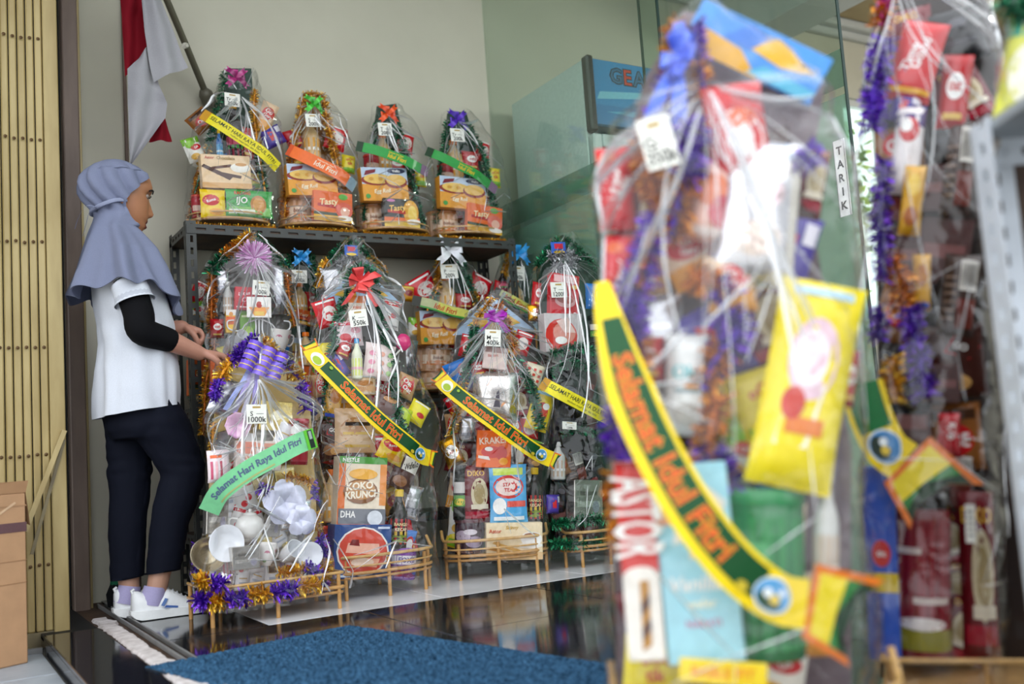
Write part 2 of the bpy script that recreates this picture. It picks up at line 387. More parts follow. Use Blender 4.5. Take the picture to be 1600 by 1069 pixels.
# ------------------------------------------------------------------ slotted-angle racks
def slotted(mb,p0,ax,wd,L,W,col,pitch=.048,sl=.027,sw=.011,th=.002):
    # flat slotted flange from p0 along ax, width along wd
    ax=Vector(ax);wd=Vector(wd);nn=ax.cross(wd).normalized(); p0=Vector(p0)
    def bar(a0,a1,w0,w1):
        c=[p0+ax*a+wd*b+nn*e for a in (a0,a1) for b in (w0,w1) for e in (0,th)]
        mb.add(c,[(0,1,3,2),(4,6,7,5),(0,4,5,1),(2,3,7,6),(0,2,6,4),(1,5,7,3)],col)
    e=(W-sw)/2; bar(0,L,0,e); bar(0,L,W-e,W); a=0.0
    while a<L:
        bar(a,min(a+pitch-sl,L),e,W-e); a+=pitch
def post(par,x,y,sx,sy,H,col,W=.038,**k):
    mb=MB(); slotted(mb,(x,y,0),(0,0,1),(sx,0,0),H,W,col,**k); slotted(mb,(x,y,0),(0,0,1),(0,sy,0),H,W,col,**k); return mb.build('post','steel',par)
rk=thing('metal_rack','dark grey slotted-angle steel rack with brown boards along the back wall','rack',(.915,3.9,0))
RL,RD_=1.50,.30; gc='3a3c3a'
for x,sx in ((0,1),(RL,-1)):
    for y,sy in ((0,1),(RD_,-1)): post(rk,x,y,sx,sy,1.452,gc)
for z in (1.435,.715,.23):
    for y,s in ((0,1),(RD_,-1)):
        mb=MB(); slotted(mb,(0,y-.002*s,z-.035),(1,0,0),(0,0,1),RL,.038,gc,pitch=.075,sl=.042,sw=.010); mb.box(0,RL,min(y,y+s*.03),max(y,y+s*.03),z-.002,z,gc); mb.build('beam','steel',rk)
    for x in (0,RL-.03):
        mb=MB(); slotted(mb,(x,0,z-.035),(0,1,0),(0,0,1),RD_,.038,gc); mb.build('beam','steel',rk)
    MB().box(.004,RL-.004,.004,RD_-.004,z-.034,z+.003,'3a2a22').build('deck_board','darkwood',rk)
MB().tube([(1.20,.305,.62),(1.44,.305,.02)],.006,6,'1c1c1c').build('brace','steel',rk)  # dark diagonal line at the wall, built as a bar
cy,sn=math.cos(-YAW),math.sin(-YAW)
rw=thing('white_rack','pale grey slotted steel rack with white post standing on the shop porch','rack',(1.322,.855,0),-YAW)
wc='ccd2da'
for x,sx in ((0,1),(.75,-1)):
    for y,sy in ((0,-1),(-.40,1)): post(rw,x,y,sx,sy,.90,wc,W=.056,pitch=.0395,sl=.018,sw=.014)
for z in (.86,.30):
    for y in (-.002,-.398):
        mb=MB(); slotted(mb,(0,y,z-.02),(1,0,0),(0,0,1),.75,.04,wc); mb.build('beam','steel',rw)
    MB().box(.004,.746,-.396,-.004,z+.02,z+.036,'9aa0a4',b=.002).build('deck_board','steel',rw)
MB().box(.003,.747,.004,.012,.03,.84,'1c1512').build('slot_backing','darkwood',rw)  # dark sheet added so the post slots show dark
mb=MB(); mb.add([(.028+.012*math.cos(q*PI/4),-.004,.875+.012*math.sin(q*PI/4)) for q in range(8)]+[(.028,-.012,.875)],[(q,(q+1)%8,8) for q in range(8)],'b0a49a'); mb.build('bolt','steel',rw)
# ------------------------------------------------------------------ fridge behind the glass
fr=thing('display_fridge','white upright display fridge with blue lit sign board behind the glass','fridge',(2.60,3.50,0))
FW,FD,FH=.62,.64,2.205
MB().box(0,.02,0.02,FD,.08,FH,'dfe6e6',b=.006).build('side_panel','gloss',fr,smooth=30)
MB().box(FW-.02,FW,0.02,FD,.08,FH,'dfe6e6',b=.006).build('side_panel','gloss',fr,smooth=30)
bk=MB().box(.02,FW-.02,FD-.02,FD,.08,FH,'dfe6e6'); bk.box(.02,FW-.02,.02,FD-.02,FH-.02,FH,'dfe6e6'); bk.box(.02,FW-.02,.02,FD-.02,.08,.14,'c8d0d0'); bk.build('cabinet_shell','gloss',fr)
MB().box(0,FW,.03,FD-.02,0,.08,'2a2a2a').build('plinth','matte',fr)
MB().box(-.005,.035,-.03,.02,1.86,FH+.01,'1b1e1e',b=.012).build('sign_post','gloss',fr,smooth=30)
s=MB().box(.035,FW,-.015,.02,1.90,FH,'2f88c0',b=.003).build('sign_board','gloss',fr,smooth=30,label='blue sky-patterned sign board with three big letters')
mb=MB(); face=lambda u,v:(V(.035+(FW-.035)*u,-.015,1.90+.305*v),V(0,-1,0))
paint(mb,face,FW-.035,.305,[('r',0,.0,1,.3,'2a78b0'),('p',[(.02,.38),(.4,.46),(.9,.40),(.98,.52),(.5,.58),(.05,.5)],'7cc0d8'),('p',[(.1,.2),(.5,.28),(.9,.18),(.6,.14)],'58a8cc')],.0006); mb.build('print','gloss',s)
for q,x,c in (('G',.22,'2f6a90'),('E',.335,'c8402c'),('A',.45,'2f6a90')):
    mb=MB(); paint(mb,face,FW-.035,.305,[('t',q,x,.78,.23,'22303c',.2,0,0,.06),('t',q,x,.78,.23,c,.2,0,0,.01)],.0012); mb.build('letter','gloss',s)
d=MB(); d.box(.0,.05,-.03,.01,.16,1.85,'d0d6d6',b=.006); d.box(FW-.05,FW,-.03,.01,.16,1.85,'d0d6d6',b=.006); d.box(.05,FW-.05,-.03,.01,1.79,1.85,'d0d6d6',b=.004); d.box(.05,FW-.05,-.03,.01,.16,.24,'d0d6d6',b=.004)
dr=d.build('door','gloss',fr,smooth=30); MB().box(.05,FW-.05,-.016,-.01,.24,1.79).build('pane','clear',dr); MB().box(.012,.03,-.055,-.03,.9,1.3,'303436',b=.005).build('handle','gloss',dr,smooth=30)
for k in range(4): MB().box(.03,FW-.03,.05,FD-.05,.45+.34*k,.46+.34*k,'c8d0d0').build('shelf','steel',fr)
# ------------------------------------------------------------------ flag on a slanted pole
fp=thing('flag','red and white flag hanging from a slanted wall pole','flag',(1.10,4.21,2.07))
MB().tube([(0,0,0),(-.10,-.10,.16),(-.40,-.42,.60)],.014,10,'5a5646').build('pole','steel',fp,smooth=60)
MB().lathe([(.0,-.03),(.03,-.03),(.03,.03),(.018,.05),(0,.05)],12,'6a6658').build('bracket','steel',fp,rot=(PI/2-.6,0,-.7),smooth=60)
MB().tube(catmull([(-.115,-.128,.175),(-.13,-.14,.165),(-.115,-.12,.18)],4),.012,6,'d8d4c8').build('tie','cloth',fp)

# flag cloth: folded bands hanging from the pole
def patch(mb,Lp,Rp,col,yw,nu=16,nv=24,ph=0,amp=.016):
    def at(P,t):
        g=t*(len(P)-1); i=min(int(g),len(P)-2); f=g-i; return Vector(P[i]).lerp(Vector(P[i+1]),f)
    vs=[]
    for j in range(nv+1):
        a,b=at(Lp,j/nv),at(Rp,j/nv)
        for i in range(nu+1):
            u=i/nu; p=a.lerp(b,u); vs.append(p+V(0,yw+amp*math.sin(u*7+ph+j*.06)+.008*noise.noise((u*3,j*.2,ph)),0))
    mb.add(vs,[(j*(nu+1)+i,j*(nu+1)+i+1,(j+1)*(nu+1)+i+1,(j+1)*(nu+1)+i) for j in range(nv) for i in range(nu)],col)
def fl_(x,z,y=3.93): return (x-1.10,y-4.21,z-2.07)
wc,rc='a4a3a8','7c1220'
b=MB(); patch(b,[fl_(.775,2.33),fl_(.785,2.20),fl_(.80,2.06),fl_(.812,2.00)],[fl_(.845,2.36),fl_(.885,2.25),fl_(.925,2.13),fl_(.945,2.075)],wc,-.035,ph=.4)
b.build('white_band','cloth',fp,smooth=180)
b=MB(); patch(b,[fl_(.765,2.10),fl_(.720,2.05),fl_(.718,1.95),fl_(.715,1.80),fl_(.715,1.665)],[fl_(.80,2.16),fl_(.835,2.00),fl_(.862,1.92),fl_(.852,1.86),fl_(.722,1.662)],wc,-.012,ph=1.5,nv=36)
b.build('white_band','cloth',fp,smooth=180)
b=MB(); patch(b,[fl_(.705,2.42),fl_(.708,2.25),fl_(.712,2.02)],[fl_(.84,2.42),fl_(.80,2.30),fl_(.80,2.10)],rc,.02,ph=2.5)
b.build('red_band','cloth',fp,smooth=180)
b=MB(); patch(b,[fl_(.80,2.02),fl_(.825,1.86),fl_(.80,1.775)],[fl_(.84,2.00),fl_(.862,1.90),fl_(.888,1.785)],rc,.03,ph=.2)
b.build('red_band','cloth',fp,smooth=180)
# cardboard box on the lower ground
cb=thing('cardboard_box','tall taped brown cardboard box standing before the folding gate','box',(.287,3.352,-.05),.42)
bw,bd,bh=.52,.22,.50
k=MB(); k.box(-bw,0,0,bd,0,bh,'b08864',b=.004); body_=k.build('carton','card',cb,smooth=30)
for z,h,c in ((.385,.028,'5a3a40'),(.30,.002,'96704e'),(.235,.002,'96704e'),(.46,.004,'a07a58')):
    MB().box(-bw+.002,.0008,-.0012,.001,z,z+h,c).build('tape' if h>.02 else 'crease','gloss' if h>.02 else 'card',cb)
MB().add([(-.14,-.0015,.41),(-.035,-.0015,.475),(-.03,-.0015,.47),(-.135,-.0015,.405)],[(0,1,2,3)],'c8a684').build('tape','gloss',cb)
f=MB(); f.add([(-bw,.0,bh),(0,0,bh),(.006,-.006,bh+.035),(-bw,-.01,bh+.03)]+[(-bw,.003,bh),(0,.003,bh),(.006,-.003,bh+.035),(-bw,-.007,bh+.03)],[(0,1,2,3),(7,6,5,4),(0,4,5,1),(2,6,7,3),(1,5,6,2)],'a67e5a'); f.build('flap','card',cb)
f=MB(); f.add([(0,0,bh),(0,bd,bh),(.022,bd-.01,bh-.05),(.018,.01,bh-.10)],[(0,1,2,3)],'a8845f'); f.build('flap','card',cb)
# door mat
mt=thing('door_mat','blue coir door mat lying on the black floor tiles','mat',(1.076,2.797,0),math.radians(12))
mb=MB(); nx,ny=170,150; Wm,Lm=.60,1.0; vs=[]
for j in range(ny+1):
    for i in range(nx+1):
        u,v=i/nx,j/ny; ed=min(1,8*min(u,1-u,v,1-v)+.25); vs.append((-Wm*u+random.uniform(-.0025,.0025),-1.2*v+random.uniform(-.0025,.0025),.002+ed*(.011+random.uniform(-.009,.009))))
mb.add(vs,[(j*(nx+1)+i,(j+1)*(nx+1)+i,(j+1)*(nx+1)+i+1,j*(nx+1)+i+1) for j in range(ny) for i in range(nx)],'2a5a8a'); mb.build('pile','mat',mt,kind='stuff')
MB().box(-Wm,0,-1.2,0,.0005,.004,'182838').build('backing','matte',mt)
# green bag behind the heels
gb=thing('cloth_bag','small dark bag with a green top behind the white shoes','bag',(.66,3.98,0))
o=MB().lathe([(.0,0),(.055,.004),(.06,.05),(.045,.085),(0,.09)],18,'101214',sy=.7).build('bag_body','cloth',gb,smooth=60)
MB().lathe([(0,.082),(.046,.082),(.04,.12),(.015,.145),(0,.146)],14,'1c5a42',sy=.7).build('bag_top','cloth',gb,smooth=60)
# added low wall across the street: see the ground

# ------------------------------------------------------------------ person
def lerp_tab(T,x):
    if (x-T[0][0])*(T[-1][0]-T[0][0])<=0: return T[0][1:]
    for a,b in zip(T,T[1:]):
        if (a[0]<=x<=b[0]) or (a[0]>=x>=b[0]):
            f=(x-a[0])/(b[0]-a[0]); return tuple(p+(q-p)*f for p,q in zip(a[1:],b[1:]))
    return T[-1][1:]
def limb(mb,pts,rad,n=14,sub=6):
    P=catmull(pts,sub); R=[]
    for i in range(len(pts)-1):
        for k in range(sub): R.append(rad[i]+(rad[i+1]-rad[i])*(k/sub))
    R.append(rad[-1]); t0=(P[0]-P[1]).normalized(); t1=(P[-1]-P[-2]).normalized()
    A=[(P[0]+t0*R[0]*s,R[0]*math.sqrt(max(0,1-s*s))) for s in (.95,.7,.35)]; B=[(P[-1]+t1*R[-1]*s,R[-1]*math.sqrt(max(0,1-s*s))) for s in (.35,.7,.95)]
    mb.tube([a for a,_ in A]+P+[b for b,_ in B],[r for _,r in A]+R+[r for _,r in B],n,'808080')
def remeshed(mb,vox,it=4,fac=.5):
    me=bpy.data.meshes.new('r'); me.from_pydata(mb.v,[],mb.f); ob=bpy.data.objects.new('r',me); COL.objects.link(ob)
    m=ob.modifiers.new('r','REMESH'); m.mode='VOXEL'; m.voxel_size=vox
    s=ob.modifiers.new('s','SMOOTH'); s.iterations=it; s.factor=fac
    dg=bpy.context.evaluated_depsgraph_get(); out=bpy.data.meshes.new_from_object(ob.evaluated_get(dg)); bpy.data.objects.remove(ob); bpy.data.meshes.remove(me); return out
def paint_mesh(me,fn):
    a=me.attributes.new('Col','FLOAT_COLOR','CORNER'); buf=[0.]*(4*len(me.loops)); cv=[fn(v.co) for v in me.vertices]
    for i,l in enumerate(me.loops): buf[4*i:4*i+4]=cv[l.vertex_index]
    a.data.foreach_set('color',buf)
PR=V(.70,3.62,0)
pe=thing('person','woman in a lilac headscarf, white T-shirt and navy trousers reaching toward a hamper','person',PR)
def pbuild(mb,name,mat,parent=None,smooth=60,**k): return mb.build(name,mat,parent or pe,None if parent else -PR,smooth=smooth,**k)
# --- body: head, neck, trunk, arms with hands, legs, one surface
hm=MB(); HC=V(.615,3.62,1.33); yaw=Matrix.Rotation(math.radians(5),3,'Z')@Matrix.Rotation(math.radians(7),3,'Y')
XF=[(1.575,.635),(1.555,.682),(1.53,.706),(1.505,.7155),(1.488,.7165),(1.466,.707),(1.43,.706),(1.405,.706),(1.385,.709),(1.368,.703),(1.356,.705),(1.344,.696),(1.33,.694),(1.316,.684),(1.304,.655),(1.285,.64)]
HW=[(1.575,.028),(1.555,.052),(1.53,.066),(1.50,.073),(1.45,.0755),(1.41,.069),(1.37,.058),(1.34,.044),(1.316,.033),(1.30,.04),(1.285,.045)]
XB=[(1.575,.575),(1.55,.535),(1.50,.515),(1.45,.512),(1.40,.53),(1.35,.555),(1.285,.565)]
rg=[];NH=56
for i in range(70):
    z=1.577-.29*i/69; xf,=lerp_tab(XF,z); hw,=lerp_tab(HW,z); xb,=lerp_tab(XB,z); xc=(xb*.45+xf*.55); r=[]
    for j in range(NH):
        th=2*PI*j/NH; c,s=math.cos(th),math.sin(th); x=xc+(xf-xc)*c if c>0 else xc+(xc-xb)*c; y=hw*math.copysign(abs(s)**.9,s)
        if c>0:
            nose=math.exp(-(y/.0105)**2); x+=nose*lerp_tab([(1.475,0.),(1.455,.006),(1.425,.022),(1.412,.029),(1.402,.024),(1.393,.002),(1.38,0.)],z)[0]
            wing=math.exp(-((abs(y)-.013)/.006)**2)*math.exp(-((z-1.405)/.008)**2); x+=.006*wing
            eye=math.exp(-((abs(y)-.032)/.017)**2)*math.exp(-((z-1.466)/.011)**2); x-=.010*eye
            lip=math.exp(-(y/.019)**2)*(math.exp(-((z-1.378)/.005)**2)+1.1*math.exp(-((z-1.360)/.006)**2)-.6*math.exp(-((z-1.3695)/.0022)**2)); x+=.008*lip
            chk=math.exp(-((abs(y)-.045)/.02)**2)*math.exp(-((z-1.41)/.03)**2); x+=.004*chk
        r.append(V(x,3.62+y,z))
    rg.append([HC+yaw@(p-HC) for p in r])
hm.rings(rg,'808080')
limb(hm,[(.60,3.62,1.20),(.612,3.62,1.28),(.625,3.62,1.36)],[.06,.05,.05])
for s in (-1,1):
    e=MB(); c=HC+yaw@V(.0-.012,s*.076,.105); hm.add([c+yaw@V(.018*math.cos(a)*(1+.2*math.sin(a)),s*(.012*q),.03*math.sin(a)) for q in (-1,1) for a in [2*PI*k/10 for k in range(10)]],[tuple(range(10)),tuple(range(19,9,-1))]+[(k,10+k,10+(k+1)%10,(k+1)%10) for k in range(10)],'808080')
limb(hm,[(.66,3.62,.72),(.665,3.62,.85),(.66,3.62,1.0),(.635,3.62,1.15),(.61,3.62,1.22)],[.105,.095,.10,.10,.06])
for s in (-1,1): limb(hm,[(.66,3.62,1.03),(.625,3.62+s*.06,1.16)],[.08,.085])
SH=[V(.600,3.475,1.19),V(.600,3.765,1.19)]
limb(hm,[(.61,3.62,1.20),SH[0]],[.06,.048]); limb(hm,[(.61,3.62,1.20),SH[1]],[.06,.048])
RA=[SH[0],V(.655,3.425,.955),V(.850,3.50,.882)]; LA=[SH[1],V(.68,3.805,.985),V(.85,3.745,1.008)]
for A,kn,side in ((RA,V(.922,3.525,.874),-1),(LA,V(.908,3.74,.990),1)):
    limb(hm,[A[0],A[0].lerp(A[1],.5),A[1]],[.046,.042,.038]); limb(hm,[A[1],A[1].lerp(A[2],.35),A[2]],[.038,.040,.026])
    d=(kn-A[2]).normalized(); acr=V(0,1,0) if side<0 else V(0,1,0); acr=(acr-d*acr.dot(d)).normalized(); dn=d.cross(acr); dn=-dn if dn.z>0 else dn
    for q in (-.022,-.008,.008,.022): limb(hm,[A[2]+acr*q*.4,A[2].lerp(kn,.55)+acr*q*.9,kn+acr*q],[.017,.0145,.0115],10,4)
    for q,l,b in ((-.029,.062,.9),(-.010,.072,1.0),(.010,.068,1.02),(.028,.052,1.05)):
        k0=kn+acr*q*.9; k1=k0+(d*.62+dn*.55)*l*.42; k2=k1+(d*.02+dn*1.0)*l*.36*b; k3=k2+(d*-.42+dn*.85)*l*.3
        limb(hm,[k0,k1,k2,k3],[.0105,.0095,.0088,.0072],9,3)
    t0=A[2].lerp(kn,.3)+acr*(-.022)+dn*.004; limb(hm,[t0,t0+d*.025-acr*.016+dn*.018,t0+d*.045-acr*.012+dn*.040,t0+d*.055-acr*.002+dn*.056],[.014,.012,.0105,.008],9,3)
NL=[V(.655,3.545,.80),V(.72,3.545,.64),V(.785,3.545,.485),V(.748,3.55,.33),V(.690,3.55,.075)]; FL=[V(.65,3.69,.80),V(.642,3.69,.60),V(.637,3.69,.43),V(.622,3.69,.29),V(.632,3.68,.075)]
for P,yy in ((NL,3.55),(FL,3.68)):
    limb(hm,P,[.085,.072,.05,.048,.032]); limb(hm,[P[-1]+V(-.02,0,-.03),P[-1]+V(.03,0,-.045),P[-1]+V(.10,0,-.05)],[.028,.026,.02])
bm=remeshed(hm,.0042,3,.5); skin=lin('a8714f'); lipc=lin('6e3430'); lft=lin('b88470')
yi=yaw.inverted()
def skincol(co):
    p=HC+yi@(co-HC); x,y,z=p.x,p.y-3.62,p.z
    if x>.695 and abs(y)<.024 and 1.352<z<1.386-.2*abs(y): return lipc
    if co.z<.3: return lin('bb8f78')
    return lft if co.x>.75 and co.z<1.1 else skin
paint_mesh(bm,skincol); bm.materials.append(M['skin']); bm.shade_smooth(); body=link('body',bm,pe,-PR)
eb=MB(); ey=MB()
for s in (-1,1):
    P=[HC+yaw@(V(x,3.62+s*y,z)-HC) for x,y,z in ((.7165,.014,1.482),(.7145,.026,1.489),(.706,.040,1.488),(.694,.052,1.479))]
    eb=MB(); eb.tube(catmull(P,4),[.0022]*4+[.0034]*4+[.003]*4+[.0014],6,'1c1412'); pbuild(eb,'eyebrow','matte')
    ey=MB(); c=HC+yaw@(V(.6905,3.62+s*.031,1.4645)-HC); ey.lathe([(.0115*math.sin(PI*k/10),-.0115*math.cos(PI*k/10)) for k in range(11)],14,'8c7c72',c=tuple(c)); e=pbuild(ey,'eye','china',label='dark eye looking down')
    ir=MB(); c2=c+yaw@V(.0068,s*.001,-.002); ir.lathe([(.0058*math.sin(PI*k/8),-.0058*math.cos(PI*k/8)) for k in range(9)],12,'1a100c',c=tuple(c2)); ir.build('iris','china',e,smooth=60)
    la=MB(); la.tube(catmull([HC+yaw@(V(x,3.62+s*y,z)-HC) for x,y,z in ((.7065,.018,1.463),(.7085,.030,1.467),(.702,.046,1.462))],4),.0016,5,'140c0a'); pbuild(la,'eyelash','matte')
# --- trousers
tb=MB(); tb.rings([[V(.672+(.128 if math.cos(a)>0 else .115)*k*math.cos(a),3.62+.160*k*math.sin(a),z) for a in [2*PI*j/28 for j in range(28)]] for z,k in ((.60,.80),(.64,.97),(.70,1.0),(.78,.98),(.84,.9))],'808080')
limb(tb,[V(.675,3.545,.75),V(.728,3.545,.63),V(.790,3.545,.490),V(.772,3.548,.40),V(.742,3.55,.30),V(.704,3.552,.06)],[.088,.090,.076,.072,.064,.052]); limb(tb,[V(.640,3.69,.75),V(.645,3.69,.60),V(.642,3.69,.43),V(.632,3.69,.32),V(.624,3.69,.05)],[.086,.082,.070,.064,.053])
tm=remeshed(tb,.007,6,.6)
for v in tm.vertices:
    c=v.co; g=math.exp(-((c.z-.50)/.05)**2)+.7*math.exp(-((c.z-.62)/.05)**2)+.35*math.exp(-((c.z-.22)/.06)**2); n=(c-V(.7,3.62 if abs(c.y-3.62)<.02 else (3.545 if c.y<3.62 else 3.69),c.z)).normalized()
    v.co=c+n*(.010*g*noise.noise((c.x*10+c.z*8,c.y*10,c.z*34))+.006*noise.noise((c.x*9,c.y*9,c.z*12)))
# cut flat hems
for v in tm.vertices:
    lo=.150 if v.co.y<3.62 else .135
    if v.co.z<lo: v.co.z=lo+(.004 if v.co.y<3.62 else .004)*(v.co.x-.7)/.05-.0
paint_mesh(tm,lambda c:lin('10131f')); tm.materials.append(M['cloth']); tm.shade_smooth(); link('trousers',tm,pe,-PR)
# --- T-shirt
T=[(.694,.802,.528,.176),(.76,.802,.532,.174),(.84,.798,.534,.168),(.93,.792,.550,.162),(1.0,.785,.548,.165),(1.07,.768,.535,.172),(1.14,.742,.528,.178),(1.19,.715,.530,.172),(1.225,.69,.545,.14),(1.25,.665,.56,.085)]
rg=[];n=72
for i in range(64):
    z=.694+(1.25-.694)*i/63; xf,xb,hy=lerp_tab(T,z); xc=(xf+xb)/2; a=(xf-xb)/2; r=[]
    for j in range(n):
        th=2*PI*j/n; c,s=math.cos(th),math.sin(th); p=V(xc+a*math.copysign(abs(c)**.85,c),3.62+hy*math.copysign(abs(s)**.85,s),z)
        f=.010*noise.noise((th*2.2,z*5,1))+.0065*math.sin(th*9+6*noise.noise((th,z*4,7)))*max(0,min(1,(1.05-z)/.25))+.008*math.sin(z*42+th*5)*math.exp(-((z-.95)/.09)**2)*max(0,-s)
        zz=z+(.02*(c) if i==0 else 0)*1.0; r.append(p+V(c,s,0)*f+V(0,0,(.018*c)*max(0,1-i/6)))
    rg.append(r)
ts=MB(); ts.rings(rg,'cdd1da',cap=False)
ts.rings([[p+(V(.665,3.62,p.z)-p)*.02 for p in rg[k]] for k in (1,0)],'cdd1da',cap=False)
shirt=pbuild(ts,'t_shirt','cloth',smooth=180)
for A,s in ((RA,-1),(LA,1)):
    d=(A[1]-A[0]); p0=A[0]+V(-.0,-s*.03,.0); e=A[0].lerp(A[1],.60); P=[p0,A[0]+V(.0,s*.0,-.02),A[0].lerp(A[1],.32),e]
    sl=MB(); sl.tube(catmull(P,5),[.038]*5+[.044]*5+[.060]*5+[.067],24,'cdd1da',cap=False); sl.tube([e,A[0].lerp(A[1],.45)],[.065,.057],24,'b8bcc6',cap=False); sl.build('sleeve','cloth',shirt,smooth=180)
    bs=MB(); limb(bs,[A[0].lerp(A[1],.35),A[0].lerp(A[1],.75),A[1]+V(-.004,0,-.004),A[1].lerp(A[2],.42)],[.050,.050,.0485,.041],18,6); pbuild(bs,'arm_sleeve','cloth',smooth=60,label='tight black arm sleeve')
    # black colour
for o in pe.children:
    if o.name.startswith('arm_sleeve'):
        at=o.data.attributes['Col']; at.data.foreach_set('color',list(lin('0d0d10'))*len(o.data.loops))
MB().box(-.008,.008,-.001,.001,-.022,.01,'1a1c26').build('hem_label','cloth',shirt,loc=(.765,3.50,.715),rot=(0,0,.8))
# --- headscarf
HB=[(1.583,.60),(1.575,.566),(1.56,.535),(1.54,.513),(1.515,.498),(1.49,.490),(1.46,.493),(1.43,.508),(1.41,.525),(1.395,.536),(1.375,.536),(1.34,.524),(1.28,.508),(1.20,.490),(1.13,.472),(1.09,.460)]
HF=[(1.583,.628),(1.575,.655),(1.56,.688),(1.545,.706),(1.532,.718),(1.515,.712),(1.49,.69),(1.45,.652),(1.42,.628),(1.40,.630),(1.37,.642),(1.345,.660),(1.325,.685),(1.30,.705),(1.25,.735),(1.20,.755),(1.13,.785),(1.09,.806)]
HY=[(1.583,.018),(1.575,.045),(1.56,.065),(1.54,.081),(1.51,.091),(1.47,.098),(1.43,.094),(1.40,.086),(1.36,.092),(1.30,.135),(1.24,.200),(1.18,.232),(1.12,.245),(1.08,.25)]
FX=[(1.545,.706),(1.53,.735),(1.40,.735),(1.34,.70),(1.325,.685)]
rg=[];m=150;nr=110
for i in range(nr):
    t=i/(nr-1); z=1.583-.50*t; xb,=lerp_tab(HB,z); xf,=lerp_tab(HF,z); hy,=lerp_tab(HY,z)
    openf=1.326<z<1.534
    fx=lerp_tab(FX,z)[0] if openf else xf
    xc=(xb+fx)*.5 if openf else (xb+xf)*.5; a=fx-xc; b=xc-xb
    cmax=min(.995,max(-.6,(xf-xc)/a)) if openf else 1.
    th0=math.acos(cmax) if openf else 0.; r=[]
    drop=max(0,(t-.80)/.20)
    for j in range(m):
        th=th0+(2*PI-2*th0)*j/(m-1); c,s=math.cos(th),math.sin(th)
        p=V(xc+(a if c>0 else b)*c,3.62+hy*s,z)
        pl=.019*(abs(math.sin(th*5.5+z*24+.8))-.55)*max(0,min(1,(1.565-z)/.05))*max(0,1-max(0,1.40-z)/.02) if z>1.38 else 0
        k=max(0,min(1,(1.40-z)/.25)); fo=.022*k*math.sin(th*7+1.2+noise.noise((th*1.5,z*3,2))*2)+.006*k*math.sin(th*13)
        dz=-drop*(.050*max(0,c)**2-.012*max(0,-c)-.030*abs(s)**2*(1 if s<0 else .6))+drop*.012*math.sin(th*9+.5)
        r.append(p+V(c,s,0)*(pl+fo)+V(0,0,dz))
    rg.append(r)
hj=MB(); hj.rings(rg,'777d95',cap=False,closed=False)
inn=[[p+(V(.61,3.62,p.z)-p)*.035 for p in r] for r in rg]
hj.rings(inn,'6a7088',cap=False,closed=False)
o=MB();
hj.add([p for r in (rg[-1],inn[-1]) for p in r],[(j,j+1,m+j+1,m+j) for j in range(m-1)],'777d95')
for k in (0,m-1): hj.add([q for i in range(nr) for q in (rg[i][k],inn[i][k])],[(2*i,2*i+1,2*i+3,2*i+2) for i in range(nr-1)],'777d95')
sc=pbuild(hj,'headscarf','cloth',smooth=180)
# tie band round the head and its loose ends
Bp=[V(.632,3.538,1.420),V(.600,3.527,1.416),V(.565,3.535,1.405),V(.540,3.565,1.396),V(.530,3.62,1.395)]
MB().tube(catmull(Bp,5),.0075,6,'8a90a8').build('tie_band','cloth',sc,smooth=60)
Bq=[V(p.x,7.24-p.y,p.z) for p in Bp]; MB().tube(catmull(Bq,5),.0075,6,'8a90a8').build('tie_band','cloth',sc,smooth=60)
for q in ([V(.540,3.56,1.396),V(.505,3.55,1.395),V(.480,3.55,1.355),V(.468,3.555,1.315)],[V(.540,3.56,1.394),V(.515,3.55,1.375),V(.502,3.55,1.33),V(.492,3.555,1.29)]):
    st=MB(); st.strip(catmull(q,5),V(.004,.012,.006),'868ca4'); st.build('tie_end','cloth',sc,smooth=180)
